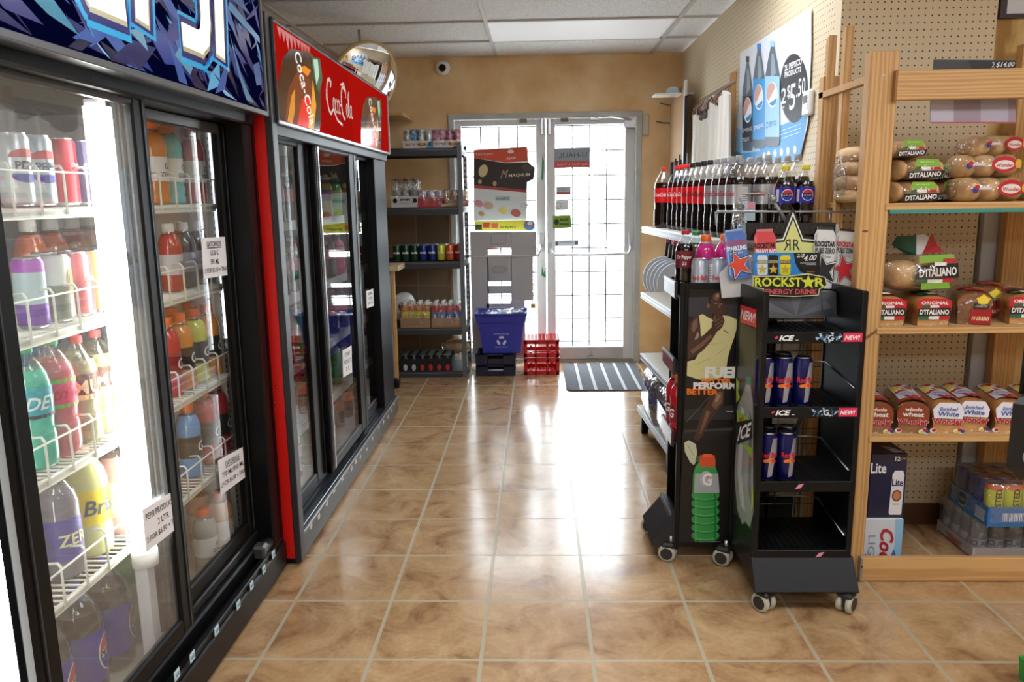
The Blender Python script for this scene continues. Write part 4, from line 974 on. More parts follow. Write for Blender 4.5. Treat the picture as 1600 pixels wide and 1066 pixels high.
K('rc_pink')(lambda: ('soda_bottle', [('bottle_body', mini_bottle(.235, .034, P_SODA, liq('c9447a'), .8, M('e9e9e9'), M('c9a0b0'), .42, .66, 14))]))
K('rc_blue')(lambda: ('soda_bottle', [('bottle_body', mini_bottle(.235, .034, P_SODA, liq('3f7fd0'), .8, M('e9e9e9'), M('2a4a9a'), .42, .66, 14))]))
LV_ = ['top', 'second', 'third', 'fourth', 'floor']
SETS = [['rc_pink', 'rc_cola', 'rc_cola', 'rc_pink', 'rc_blue', 'rc_yellow', 'rc_green'], ['rc_cola']*3+['rc_yellow', 'rc_yellow', 'rc_cola', 'rc_pink'], ['rc_cola', 'rc_cola', 'rc_green', 'rc_blue', 'rc_blue', 'rc_cola', 'rc_cola'], ['rc_cola', 'rc_cola', 'rc_cola', 'rc_blue', 'rc_green', 'rc_green', 'rc_cola'], ['rc_cola', 'rc_cola', 'rc_green', 'rc_green', 'rc_yellow', 'rc_cola', 'rc_cola']]
RD = dict(rc_cola='red-labelled cola bottle', rc_green='green soda bottle', rc_yellow='yellow soda bottle', rc_pink='pink soda bottle', rc_blue='blue soda bottle')
for li, z in enumerate(RSH+[.13]):
    for i, k in enumerate(SETS[li]):
        for r_ in range(2):
            place(k, (-1.11-.1*r_, 3.16+i*.2+.05*r_, z), '%s, %s from near end, %s row, %s, red-signed cooler' % (RD[k], ['first', 'second', 'third', 'fourth', 'fifth', 'sixth', 'seventh'][i], ['front', 'back'][r_], LV_[li]+(' shelf' if li < 4 else '')), 'bottle', 'bottles inside the red-signed cooler', PI/2)
note('small white paper price note low on the middle door of the red-signed cooler', [(535, 548), (549, 540), (550, 582), (536, 590)], [('COKE', .2, .8), ('PRODUCTS', .1, .9), ('2 L', .3, .7)], X=-.932)
note('small white paper price note on the far door of the red-signed cooler', [(572, 455), (583, 451), (584, 478), (573, 482)], [('500 ML', .2, .8), ('2 FOR', .2, .8), ('$5.00', .2, .8)], X=-.962)
def grp(root):
    """part adder for things whose shapes are given in room coordinates"""
    def add(mb, nm, par=None, **k):
        o = mb.build(nm, par or root, **k)
        if not par: o.matrix_parent_inverse = root.matrix_basis.inverted() if False else (Matrix.Translation(root.location) @ Matrix.Rotation(root.rotation_euler.z, 4, 'Z')).inverted()
        return o
    return add
# ------------------------------------------------------------------ metal gondola against the partition
GY = math.radians(3.2)
gd = thing('gondola_shelving', 'cream metal store shelving along the right wall holding cola bottles', 'shelving', (.60, 4.45, 0), 0)
gd.rotation_euler = (0, 0, GY)
CREAM = M('d3d0c4', .4); LIP = M('c8ced6', .25, metal=.3)
# local frame: x to the wall, y toward the camera is negative
def gput(z, dpt, x0=0, lip=.034, y1=-1.40):
    s = MB(); s.box(x0, x0+dpt, y1, 0, z-.018, z, CREAM, .002); s.box(x0-.008, x0, y1, 0, z-.034, z+.002, LIP, .002)
    s.box(x0-.012, x0-.008, y1, 0, z-.012, z-.006, M('9ba3ad', .2)); s.box(x0-.012, x0-.008, y1, 0, z-.032, z-.026, M('9ba3ad', .2)); return s
gput(1.20, .38, .0).build('shelf', gd); gput(.83, .38).build('shelf', gd); gput(.475, .38).build('shelf', gd)
s = gput(.165, .40, -.01); s.build('base_deck', gd)
s = MB(); s.box(.40, .415, -1.40, 0, .02, 1.17, M('b9b09a', .5)); s.build('back_panel', gd)
for y in (-.02, -.7, -1.35):
    s = MB(); s.box(.38, .40, y-.02, y+.02, 0, 1.19, CREAM, .002)
    for z in (.46, .815, 1.185): s.prism([(.38, y-.002, z-.02), (.02, y-.002, z-.022), (.38, y-.002, z-.09)], (0, .004, 0), CREAM)
    s.build('upright', gd)
    s = MB(); s.box(.0, .38, y-.015, y+.015, .03, .14, M('2b2b2d', .4)); s.box(.0, .04, y-.02, y+.02, 0, .06, BLACK, .004); s.build('foot', gd)
def glo(x, y, z): return Vector((.60+x*math.cos(GY)-y*math.sin(GY), 4.45+x*math.sin(GY)+y*math.cos(GY), z))
bk = ['cola_red']*4+['cola_zero']*4+['cola_diet']*4
nm_ = dict(cola_red=('red-capped cola bottle', 'red-capped two litre cola bottles'), cola_zero=('black-capped cola bottle with red label', 'black-capped two litre cola bottles'), cola_diet=('silver-labelled cola bottle', 'silver-labelled two litre cola bottles'))
of = ['farthest', 'second farthest', 'third farthest', 'nearest']
for i in range(12):
    px = [1034, 1057, 1064.5, 1072, 1080, 1087, 1095, 1103, 1112, 1121, 1131, 1139][i]
    y = 4.235 if i == 0 else 4.07-(i-1)*.0985
    x = .705+(4.24-y)*.062
    # along the photo's row
    if i == 0: x = .675
    k = bk[i]
    place(k, (x, y, 1.20), '%s, %s such in the front row' % (nm_[k][0], of[i % 4]), 'bottle', nm_[k][1], math.radians(8 if i == 0 else -28))
for c, n in ((1, 7), (2, 6)):
    for i in range(n):
        place('cola_diet', (.775+c*.112+i*.0-i*.004, 3.09+i*.1125, 1.20), 'silver-labelled cola bottle, %s in the %s row' % (['nearest', 'second nearest', 'third nearest', 'fourth nearest', 'fifth nearest', 'sixth nearest', 'farthest'][i], ['', 'middle', 'back'][c]), 'bottle', 'silver-labelled two litre cola bottles', math.radians(-20))
for i in range(3):
    place('grape_bottle', (.70+i*.004, 3.62-i*.1, .475), 'dark grape drink bottle, %s on the middle right shelf' % ['farthest', 'second', 'nearest'][i], 'bottle', 'grape drink bottles', -.5)
# water packs on the base deck
K('water_unit')(lambda: ('bottle', []))
WTR = thin('water_bottle_plastic', (.80, .88, .97), .14, 1.5, .05, bump=.3); WBL = M('2a2f8a', .3)
def wpack():
    u = lambda i, j: mini_bottle(.21, .032, P_SODA, WTR, .9, M('e6eaf0'), WBL, .40, .62, 10)
    nm, ps = pack('water_pack', 4, 5, .066, u, None, wrap=False, unit_name='bottle')
    w_ = MB(); w_.blob((0, 0, .105), (.142, .178, .115), WRAP, 28, 14, 7, q=5)
    w_.box(-.1465, -.1455, -.11, .11, .06, .15, M('262e96', .25, coat=.5)); w_.box(-.07, .07, -.1815, -.180, .06, .15, M('262e96', .25, coat=.5))
    return nm, ps+[('plastic_wrap', w_)]
K('water_pack')(wpack)
for i, (y, l) in enumerate([(4.19, 'far'), (3.765, 'middle'), (3.34, 'near')]):
    place('water_pack', (.75+(4.4-y)*.056, y, .165), 'shrink-wrapped pack of blue-labelled water bottles, %s one on the bottom shelf' % l, 'water pack', 'water packs on the bottom shelf', 0, 1.2)
pb = MB(); q = [glo(.0+.02, -.12, .30), glo(.02, -.40, .28)]
BLF = thin('blue_film', (.62, .82, .95), .16, 1.45, .1, bump=.8)
v = MB(); v.blob((.10, 0, .0), (.12, .20, .012), BLF, 22, 10, 4)
o = v.build('plastic_wrap_sheet'); o.location = (.66, 4.16, .433); o.rotation_euler = (0, 0, GY); tag(o, 'crumpled pale blue plastic film on top of the far water pack', 'plastic film')
# pans hanging at the far end of the shelving
pans = [(.975, 5.60, .79), (.993, 5.55, .78), (1.011, 5.50, .775), (1.029, 5.45, .77), (1.047, 5.40, .765)]
for i, (x, y, z) in enumerate(pans):
    t = thing('frying_pan', 'round grey metal pan hung flat on the far right wall, %s' % ['frontmost left', 'second from left', 'third from left', 'fourth from left', 'rightmost of the row'][i], 'pan', (x-.06, y, z), 0, 'hanging pans')
    Tm = Matrix.Rotation(math.radians(-22), 4, 'Z') @ Matrix.Rotation(PI/2, 4, 'X')
    MB().lathe([(.12, 0), (.15, .03), (.155, .035), (.15, .04)], M('b9c0c8', .3), 32, T=Tm).build('pan_body', t)
    MB().lathe([(.001, -.002), (.12, -.001)], M('6d737a', .4), 32, T=Tm, cap=False).build('pan_base', t)
    MB().tube([(0, 0, .13), (.01, 0, .25)], .012, BLACK, 8).build('handle', t); MB().tube([(.01, 0, .27), (.06, .01, .28), (1.155-x+.06, .03, .28)], .004, STEEL, 6).build('hook', t)
    if i in (0, 2):
        MB().tube([(.01, 0, .25), (.012, 0, .29)], .012, M('b8323a'), 8).build('handle_tip', t)
# ------------------------------------------------------------------ things on the right wall
PZ = lambda px, py, X=1.10: at(px, py, X=X)
pt = thing('product_poster', 'blue and white poster of three two litre cola bottles with a price circle', 'poster', (1.145, 4.1, 1.8))
ad = grp(pt)
Q = [(1157, 83), (1210, 48), (1268, 14), (1268, 80), (1263, 190), (1253, 235), (1249, 251), (1200, 255), (1150, 256), (1149, 236), (1155, 160)]
PX = dict(X=1.142); b = MB(); Pq = [at(x, y, **PX) for x, y in Q]; b.prism(Pq, (-.0015, 0, 0), M('e4ebf2', .5)); ad(b, 'sheet')
A = Art(); sky = lambda c: M(c, .5)
A.poly([(1150, 212), (1165, 214), (1200, 205), (1235, 190), (1261, 165), (1261, 190), (1253, 235), (1249, 250), (1200, 254), (1150, 255), (1149, 236)], sky('4fa3dc'), 1)
A.poly([(1152, 200), (1185, 214), (1188, 236), (1160, 240), (1150, 236)], sky('a8d6ee'), 1.5)
def pbottle(x, top, bot, w, lab, capc, l, gz=False):
    A.poly([(x-w*.1, top+8), (x+w*.1, top+8), (x+w*.28, top+28), (x+w*.48, top+55), (x+w*.5, bot-6), (x+w*.4, bot), (x-w*.4, bot), (x-w*.5, bot-6), (x-w*.48, top+55), (x-w*.28, top+28)], sky('5c6a76'), l)
    A.poly([(x-w*.05, top+20), (x+w*.1, top+20), (x+w*.25, top+50), (x-w*.1, top+60)], sky('94a4ae'), l+.5)
    A.rect(x-w*.15, top, x+w*.15, top+9, sky(capc), l+1)
    A.rect(x-w*.5, top+(55 if not gz else 62), x+w*.5, bot-14, sky(lab), l+1)
    cy = top+84
    A.ell(x, cy, w*.38, 20, sky('f2f5f8'), l+2); A.ell(x-w*.03, cy-2, w*.33, 17, sky('d3a49a'), l+3, a0=PI*.75, a1=PI*1.8); A.ell(x+w*.02, cy+6, w*.3, 11, sky('2a94d6'), l+3.5, a0=-.1, a1=PI*.75)
pbottle(1169, 88, 236, 17, '39434c', '2a3036', 2, True); pbottle(1187, 68, 232, 19, '3f9ee0', '2e8fe0', 7); pbottle(1208.5, 64, 228, 23, '9fd0f2', 'a9d8f4', 12)
A.textq('pepsi', [(1162, 208), (1176, 206), (1176, 197), (1162, 199)], M('e6edf3'), 8); A.textq('max', [(1160, 222), (1172, 220), (1172, 214), (1160, 216)], M('e6edf3'), 8); A.textq('pepsi', [(1180, 205), (1195, 200), (1195, 190), (1180, 195)], M('f4f8fb'), 13); A.textq('zero', [(1199, 201), (1215, 196), (1215, 187), (1199, 191)], M('5a9ac0'), 18)
A.ell(1241.5, 138, 22, 54, sky('33363a'), 2, 36)
A.textq('2L PEPSICO', [(1227, 112), (1254, 100), (1254, 90), (1227, 102)], M('f4f4f4'), 4, .03); A.textq('PRODUCTS', [(1227, 122), (1253, 112), (1253, 103), (1227, 113)], M('f4f4f4'), 4, .03)
A.textq('2', [(1221, 163), (1229, 161), (1230, 136), (1222, 139)], M('e8ecee'), 4, .01); A.textq('FOR', [(1221, 171), (1227, 169), (1227, 165), (1221, 167)], M('e8ecee'), 4, .02); A.textq('$', [(1231, 156), (1236, 154), (1236, 132), (1231, 134)], M('e8ecee'), 4)
A.textq('5', [(1234, 173), (1243, 171), (1245, 129), (1236, 132)], M('e8ecee'), 4, .01); A.textq('.50', [(1245, 153), (1259, 147), (1260, 120), (1246, 124)], M('e8ecee'), 4, .01)
for i in range(3): A.stroke([(1220, 205+6*i), (1252, 194+6*i)], 1, M('bfe0f4'), 3)
for i, x in enumerate((1195, 1202, 1212, 1222, 1232, 1243)): A.ell(x, 243-i*1.8, 2.5, 5+i*.4, M('e3e2cf'), 3, 12)
b = MB(); A.put(b, px_plane((-1, 0, 0), .0003, (.0016, 0, 0), **PX)); ad(b, 'printed_picture')
# thermostat
t = thing('thermostat', 'white wall thermostat at the right edge of the cola poster', 'thermostat', at(1267, 160, X=1.15))
MB().box(-.022, 0, -.05, .05, -.055, .05, M('e6e6e2', .4), .008).build('housing', t); MB().box(-.0235, -.0215, -.015, .03, -.002, .028, M('5c6660', .3)).build('display', t)
b = MB(); [b.box(-.0235, -.0215, -.03, -.022, -.03+.014*k, -.022+.014*k, M('bfbfbb')) for k in range(4)]; b.build('button', t)
# curtain rail with white cloths
t = thing('hanging_rail', 'wooden-framed rail with wire hooks on the right wall beside the poster', 'rail', (1.12, 4.9, 1.9)); ad = grp(t)
b = MB(); b.box(1.125, 1.15, 4.70, 4.76, 1.2, 2.06, M('b98a56', .5), .003); ad(b, 'frame_post')
b = MB(); b.box(1.125, 1.15, 4.76, 5.7, 1.93, 2.01, M('8d6b52', .5), .002); b.tube([(1.07, 4.42, 1.965), (1.07, 5.5, 1.94)], .008, M('8a7a6c', .35), 8); ad(b, 'rail_bar')
for i in range(9):
    b = MB(); y = 4.5+i*.11; b.tube([(1.07, y, 1.96), (1.05, y, 1.93), (1.04, y+.02, 1.90), (1.06, y+.03, 1.88)], .0035, STEEL if i % 2 else M('9a4a34', .4), 6); ad(b, 'hook')
b = MB(); b.box(1.13, 1.149, 4.76, 5.7, 1.2, 1.93, M('3a2a22', .8)); ad(b, 'backing')
def cloth(y0, y1, zt, zb, X, ph, col):
    n, m = 48, 12; vs = []; fs = []
    for j in range(m+1):
        for i in range(n+1):
            u = i/n; v = j/m; sag = .035*math.sin(u*PI*2.3+ph)*(1-v)
            x = X+(.012+.012*v)*math.sin(u*26+ph+math.sin(v*3)*.6)+.006*math.sin(u*61+ph)
            vs.append((x, y0+(y1-y0)*u, zt+sag+(zb-zt)*v+.01*math.sin(u*9+ph)*v))
    for j in range(m):
        for i in range(n): a = j*(n+1)+i; fs.append((a, a+1, a+n+2, a+n+1))
    mb = MB().add(vs, fs, col, True); mb.add([(x+.004, y, z) for x, y, z in vs], fs, col, True); return mb
CL = M('f3f0e6', .85)
o = cloth(4.43, 4.88, 1.90, 1.25, 1.045, 0, CL).build('hanging_cloth'); tag(o, 'cream cloth hanging from the rail nearest the cola poster', 'cloth', 'cream cloths on the rail')
o = cloth(4.86, 5.5, 1.86, 1.22, 1.06, 1.6, CL).build('hanging_cloth'); tag(o, 'wide cream cloth hanging from the far half of the rail', 'cloth', 'cream cloths on the rail')
# far end odds
t = thing('cardboard_panel', 'tan cardboard panel on the wall beyond the hanging cloths', 'cardboard', (1.13, 6.1, 1.9)); ad = grp(t)
b = MB(); b.box(1.05, 1.06, 5.75, 6.35, 1.62, 2.14, M('b08a62', .7), .002); b.box(1.045, 1.062, 5.73, 5.76, 1.6, 2.16, WHITE); ad(b, 'board')
for i, (y, zt, zb) in enumerate([(6.28, 1.62, .95), (6.1, 1.64, .95), (5.93, 1.66, 1.0), (5.76, 2.05, 1.0)]):
    t = thing('wiper_blade', 'dark blade in a white sleeve hanging beyond the cloths, %s' % ['farthest', 'second farthest', 'third farthest', 'nearest and tallest'][i], 'blade', (1.07, y, zb), 0, 'hanging blades')
    h = zt-zb
    MB().box(-.006, .0, -.07, .07, 0, min(h, .66), M('d6d9e2', .4), .002).build('sleeve', t); MB().box(-.03, -.01, -.075, -.05, 0, h, M('20242e', .4), .004).build('blade', t)
t = thing('scale_tray', 'small white bracket tray fixed high on the far right wall', 'bracket', (1.0, 5.95, 2.08))
MB().box(-.14, .14, -.09, .09, 0, .012, WHITE, .004).build('tray', t); MB().blob((0, 0, .03), (.05, .05, .035), M('b9d3dc'), 16, 8).build('cap', t)
for i, (px, py) in enumerate([(1043, 164), (1036, 192)]):
    p = at(px, py, Y=YB-.05); o = MB().tube([p+Vector((.08, .04, 0)), p, p+Vector((-.06, -.04, .01))], .005, M('6b6a66', .4), 6).build('wall_hook'); tag(o, '%s bare metal hook in the corner of the far wall' % ['upper', 'lower'][i], 'hook')
p = at(1000, 195, Y=YB-.01); o = MB().box(p.x+.02, p.x+.07, YB-.02, YB, p.z-.08, p.z+.08, M('c9c2ae', .5), .004).build('wall_box'); tag(o, 'small cream electrical box right of the door top', 'box')
# ------------------------------------------------------------------ wheeled racks
def caster(mb, x, y, a=0):
    T = Matrix.Translation((x, y, 0)) @ Matrix.Rotation(a, 4, 'Z'); R = Matrix.Rotation(PI/2, 4, 'X')
    for s_ in (-1, 1):
        mb.lathe([(.022, -.010), (.032, -.008), (.034, 0), (.032, .008), (.022, .010)], M('b9b8a8', .5), 20, T=T @ Matrix.Translation((.012, s_*.016, .034)) @ R)
        mb.lathe([(.023, -.0105), (.023, .0105)], M('2b2b2c', .5), 16, T=T @ Matrix.Translation((.012, s_*.016, .034)) @ R)
    mb.box(-.014, .035, -.008, .008, .02, .07, M('242425', .5), .004, T); mb.box(-.018, .034, -.026, .026, .052, .076, M('232324', .45), .008, T); mb.lathe([(.008, .06), (.008, .10)], STEEL, 10, T=T)
    return mb
r2 = thing('display_rack', 'near black wheeled drink rack with open shelves, energy drink cans and a star sign', 'display rack', (.875, 2.625, 0)); a2 = grp(r2)
x0, x1, yf, yb = .722, 1.03, 2.47, 2.78
for s_, nm in ((0, 'side_panel'), (1, 'side_panel')):
    X = (x0, x1)[s_]; b = MB()
    b.prism([(X-.006, yf, .085), (X-.006, yb, .085), (X-.006, yb, 1.062), (X-.006, yf, 1.068)], (.012, 0, 0), BLACKM)
    b.box(X-.009, X+.009, yf-.006, yf+.008, .078, 1.068, BLACKM, .003); b.box(X-.009, X+.009, yb-.008, yb+.006, .078, 1.062, BLACKM, .003)
    a2(b, nm)
b = MB()
A = Art(); pxs = dict(X=x0-.0062)
A.poly([(1157, 476), (1182, 484), (1182, 512), (1157, 504)], M('d92a30', .3), 0); A.textq('NEW!', [(1158.5, 498), (1180, 506), (1180, 490), (1158.5, 482)], M('f4ecec'), 1, .03, sh=.15)
grm = noise_mat('photo_grey', '4a4f48', '25292a', 14, rough=.4, lo=.3, hi=.7); 
A.poly([(1157, 506), (1182, 514), (1178, 700), (1176, 830), (1146, 800), (1150, 660)], M('262a26', .35), 0)
# tilted water bottle picture
A.poly([(1166, 588), (1174, 590), (1174, 602), (1165, 601)], M('3f8a78'), 1)
A.poly([(1166, 601), (1173, 602), (1177, 630), (1177, 740), (1178, 800), (1172, 824), (1165, 815), (1160, 820), (1152, 795), (1148, 740), (1152, 680), (1153, 635), (1160, 618)], M('9da3a4', .25), 1)
A.poly([(1158, 635), (1164, 640), (1159, 740), (1165, 800), (1158, 790), (1153, 740)], M('cdd3d4', .25), 2); A.poly([(1172, 640), (1176, 660), (1174, 790), (1169, 760)], M('6c7374', .25), 2)
A.poly([(1152, 640), (1172, 655), (1175, 668), (1154, 680)], M('8fb83a'), 3); A.poly([(1154, 690), (1176, 700), (1175, 716), (1165, 700)], M('8fb83a'), 3)
A.poly([(1152, 660), (1176, 655), (1176, 685), (1153, 695)], M('22282a'), 4); A.textq('ICE', [(1155, 689), (1174, 682), (1174, 660), (1156, 667)], M('e8ecec'), 5, .03, sh=.2); A.textq('mtn', [(1156, 660), (1163, 655), (1163, 650), (1156, 653)], M('d8323a'), 5, .02)
A.poly([(1151, 590), (1156, 598), (1154, 612), (1157, 622), (1151, 630)], M('9cc23e'), 2); A.poly([(1175, 760), (1178, 765), (1178, 790), (1175, 800)], M('b9c43a'), 3)
A.put(b, px_plane((-1, 0, 0), .0005, **pxs)); a2(b, 'side_poster')
ICE = [(.925, 1), (.680, 1), (.427, 0), (.187, 0)]
for z, st in ICE:
    b = MB(); b.box(x0+.006, x1-.006, yf+.01, yb-.01, z-.006, z, BLACKM)
    for i in range(14): b.box(x0+.01+i*.0212, x0+.013+i*.0212, yf+.02, yb-.02, z, z+.003, BLACK)
    b.box(x0+.004, x1-.002, yf-.006, yf+.002, z-.022, z+.014, BLACKM, .002)
    o = a2(b, 'shelf')
    A = Art(); fn = on_plane((x0, yf-.0062, z-.022), (1, 0, 0), (0, 0, 1), (0, -1, 0))
    if st:
        A.text('ICE', .068, .018, .018, M('f0f2f3'), 1, w=.042, bold=.04, sh=.35); A.ell(.036, .02, .006, .004, M('c9405a'), 1, rot=.6); A.rect(.096, .01, .105, .0125, M('d8dadb'), 1)
        A.rect(.245, .004, .305, .033, M('d92c55'), 1); A.text('NEW!', .274, .018, .015, M('f6eef0'), 2, w=.045, bold=.03, sh=.25)
        rr = random.Random(int(z*100))
        for i in range(26):
            x, y = rr.uniform(.16, .245), rr.uniform(.006, .032); s_ = rr.uniform(.004, .009)
            A.poly([(x+s_*math.cos(q+rr.random()), y+s_*.8*math.sin(q+rr.random())) for q in (0, 2, 4)], M(rr.choice(['3f78a8', '9fc0da', '1f3550', 'c9dcea', '5a8cb8'])), 1+.1*i)
        A.text('G', .205, .018, .02, M('d3dfea'), 5, bold=.02)
    else:
        A.poly([(.118+.08*(z < .3), .010), (.138+.08*(z < .3), .014), (.148+.08*(z < .3), .030), (.130+.08*(z < .3), .026)], M('d58ba0'), 1)
    for nm_l, lo, hi in (('shelf_label', 0, .13), ('shelf_label', .13, .4)):
        A3 = Art(); A3.it = [q for q in A.it if lo <= sum(v[0] for v in q[0])/len(q[0]) < hi]
        if A3.it: b = MB(); A3.put(b, fn); b.build(nm_l, o)
b = MB(); b.prism([(x0-.012, yf-.004, .176), (x0-.012, yf-.07, .084), (x0-.012, yf-.066, .077), (x0-.012, yf+.02, .078), (x0-.012, yf+.02, .172)], (x1-x0+.028, 0, 0), BLACKM); a2(b, 'kick_plate')
b = MB()
for x in (.80, .875, .95): b.tube([(x, yb-.005, .1), (x, yb-.005, 1.05)], .0025, STEEL, 6)
for i in range(16): b.tube([(x0+.01, yb-.002, .12+i*.058), (x1-.01, yb-.002, .12+i*.058)], .002, M('8b8d92', .35, metal=.7), 5)
b.tube([(.78, yb-.01, .18), (.93, yb-.01, .42)], .006, BLACKM, 6); b.tube([(.92, yb-.01, .42), (.97, yb-.01, .66)], .006, M('6a6c70', .35), 6)
for z in (.50, .78, .27): b.tube([(x1-.008, yf+.02, z-.03), (x1-.008, yb-.03, z), (x1-.05, yb-.01, z), (x0+.03, yb-.01, z)], .003, STEEL, 6)
a2(b, 'wire_back')
for x, y, a in ((.755, 2.425, 2.2), (1.01, 2.42, .8), (.70, 2.76, 2.6), (1.0, 2.74, .6)): a2(caster(MB(), x, y, a), 'caster')
# header: sloping box, black tray, star board, cans, price card
b = MB(); b.prism([(x0+.012, yb-.12, .955), (x0+.012, yb-.01, .955), (x0+.012, yb-.01, 1.04), (x0+.012, yb-.10, 1.04)], (x1-x0-.024, 0, 0), M('34353a', .35)); 
A = Art(); c0 = (.148, .0)
for i in range(9):
    a = PI*(i+.0)/9; a1 = PI*(i+1)/9
    A.poly([c0, (c0[0]+.13*math.cos(a), .082*math.sin(a)), (c0[0]+.13*math.cos(a1), .082*math.sin(a1))], M(['2a2b30', '4a4b52', '37383e'][i % 3], .35), 0)
for x in (.03, .235): A.stroke([(x, .06), (x, .02), (x+.01, .012)], .004, INK, 2)
A.put(b, on_plane((x0+.012, yb-.12, .96), (1, 0, 0), (0, .24, .97), (0, -.97, .24))); a2(b, 'header_base')
b = MB(); HD = lambda x, y: at(x, y, Y=yb-.02)
pl = [HD(1150, 350), HD(1312, 350), HD(1345, 425), HD(1340, 470), HD(1130, 470), HD(1122, 428)]
b.prism([HD(1124, 428), HD(1150, 402), HD(1182, 402), HD(1182, 350), HD(1310, 350), HD(1312, 395), HD(1338, 395), HD(1338, 462), HD(1290, 462), HD(1180, 462), HD(1128, 466)], (0, .004, 0), M('c9c9c6', .4)); a2(b, 'header_board')
b = MB(); A = Art()
A.rect(1165, 348, 1303, 366, M('1b1b1e', .3), 1)
for i in range(60): 
    A.ell(random.uniform(1168, 1300), random.uniform(351, 363), .9, .6, M('4f4f55'), 1.5, 6)
SY = M('d9dc8c', .35)
A.star(1238.5, 396, 74, INK, 3, .46, up=-1, sx=.92); A.star(1238.5, 397, 66, M('ecece6'), 4, .45, up=-1, sx=.92); A.star(1238.5, 397, 60, INK, 5, .45, up=-1, sx=.92); A.star(1238.5, 398, 55, SY, 6, .45, up=-1, sx=.92)
A.textq('R', [(1234.5, 391), (1224, 391), (1224, 374), (1234.5, 374)], INK, 7); A.textq('R', [(1238.5, 391), (1249, 391), (1249, 374), (1238.5, 374)], INK, 7)
A.put(b, px_plane((0, -1, 0), .0007, (0, 0, 0), Y=yb-.028)); a2(b, 'star_sign')
b = MB(); b.box(*[v for v in (at(1165, 366, Y=yb+.0).x, at(1303, 366, Y=yb).x)], yb-.02, yb+.12, at(1200, 366, Y=yb).z-.02, at(1200, 350, Y=yb).z, M('1b1b1e', .3), .003); a2(b, 'top_tray')
def pcan(cx, cy, w, h, rot, body, band, star, txt, two, tcol, topc, nm='printed_can', body2=None):
    b = MB(); A = Art(); c, s_ = math.cos(rot), math.sin(rot)
    def P(u, v): return (cx+u*w*c-v*h*s_, cy+u*w*s_+v*h*c)
    out = [(-.37, -.5), (.37, -.5), (.39, -.475), (.37, -.46), (.42, -.43), (.5, -.37), (.5, .42), (.44, .48), (.36, .5), (-.36, .5), (-.44, .48), (-.5, .42), (-.5, -.37), (-.42, -.43), (-.37, -.46), (-.39, -.475)]
    Y = yb-.042
    b.prism([at(*P(u, v), Y=Y) for u, v in out], (0, .003, 0), M(body, .3, coat=.4))
    A.poly([P(-.37, -.5), P(.37, -.5), P(.39, -.475), P(.37, -.46), P(-.37, -.46), P(-.39, -.475)], M(topc, .3), 1); A.stroke([P(-.37, -.46), P(.37, -.46)], .8, M('8d9094'), 1.8); A.poly([P(-.46, -.36), P(-.38, -.40), P(-.38, .45), P(-.46, .4)], M(band, .3), 1.2)
    if body2: A.poly([P(-.5, .0), P(.5, -.1), P(.5, .42), P(.44, .48), P(-.44, .48), P(-.5, .42)], M(body2, .3, coat=.4), 1)
    rnd = random.Random(int(cx))
    for i in range(22):
        u, v = rnd.uniform(-.42, .42), rnd.uniform(-.38, .4); A.stroke([P(u, v), P(u+rnd.uniform(-.15, .15), v+rnd.uniform(-.1, .1))], .5, M(band, .4), 1.5)
    A.textq('ROCKSTAR', [P(-.48, -.18), P(.48, -.18), P(.48, -.275), P(-.48, -.275)], M(tcol), 3, .05)
    A.textq(two, [P(-.45, -.07), P(.48, -.07), P(.48, -.165), P(-.45, -.165)], M('f0f0f0') if two == 'SPARKLING' else M('4a4d52'), 3, .04)
    A.textq('ENERGY DRINK', [P(-.3, .0), P(.3, .0), P(.3, -.04), P(-.3, -.04)], M('e6e6ea') if two == 'SPARKLING' else M('7a7d82'), 3)
    for q, (cc, k) in enumerate(((INK, .62), (M('f2f2f2'), .56), (INK, .5), (M(star), .46))):
        pts = [(.0+k*(1 if i % 2 == 0 else .42)*math.sin(PI*i/5-.25)*1.25, .22-k*(1 if i % 2 == 0 else .42)*math.cos(PI*i/5-.25)*.55) for i in range(10)]
        A.poly([P(max(-.5, min(.56, u)), v) for u, v in pts], cc, 4+q)
    A.put(b, px_plane((0, -1, 0), .0004, (0, 0, 0), Y=Y-.0005)); a2(b, nm)
pcan(1196, 405, 34, 94, -.03, 'd84a52', 'e88a8a', 'd9653c', '', 'SPARKLING', '3a1416', 'd8787c', body2='e07a48')
pcan(1151.5, 397, 34, 78, -.13, '4f78c0', '8fb0e0', 'dc4a36', '', 'SPARKLING', 'c0505a', '8faee0')
pcan(1288, 403, 33, 96, .04, 'e2e4e4', 'a9acb0', '22252a', '', 'PURE ZERO', '17181b', '3a3c40')
pcan(1320, 402, 32, 88, .09, 'e4e6e6', 'b4b6ba', 'd8323a', '', 'PURE ZERO', 'c02a34', '3a3038')
b = MB(); Y = yb-.06
b.prism([at(x, y, Y=Y) for x, y in ((1177, 395), (1281, 395), (1281, 430), (1177, 430))], (0, .002, 0), M('2f86d0', .3))
A = Art(); A.poly([(1240, 395), (1281, 395), (1281, 430), (1262, 430), (1250, 424), (1243, 412)], M('141518', .3), 1); A.ell(1208, 415, 28, 14, M('4fa4e4', .3), .5)
A.textq('2/$', [(1245, 403), (1257, 403), (1257, 396.5), (1245, 397.5)], M('f2f2f2'), 2, sh=.2); A.textq('4.00', [(1256, 408), (1275, 407), (1276, 398), (1257, 398.5)], M('f2f2f2'), 2, .01, sh=.15)
A.rect(1250, 410.5, 1275, 411.5, M('a9abb0'), 2); A.rect(1259, 413, 1275, 414, M('a9abb0'), 2); A.rect(1260, 424, 1273, 425.5, M('9a5a3c'), 2)
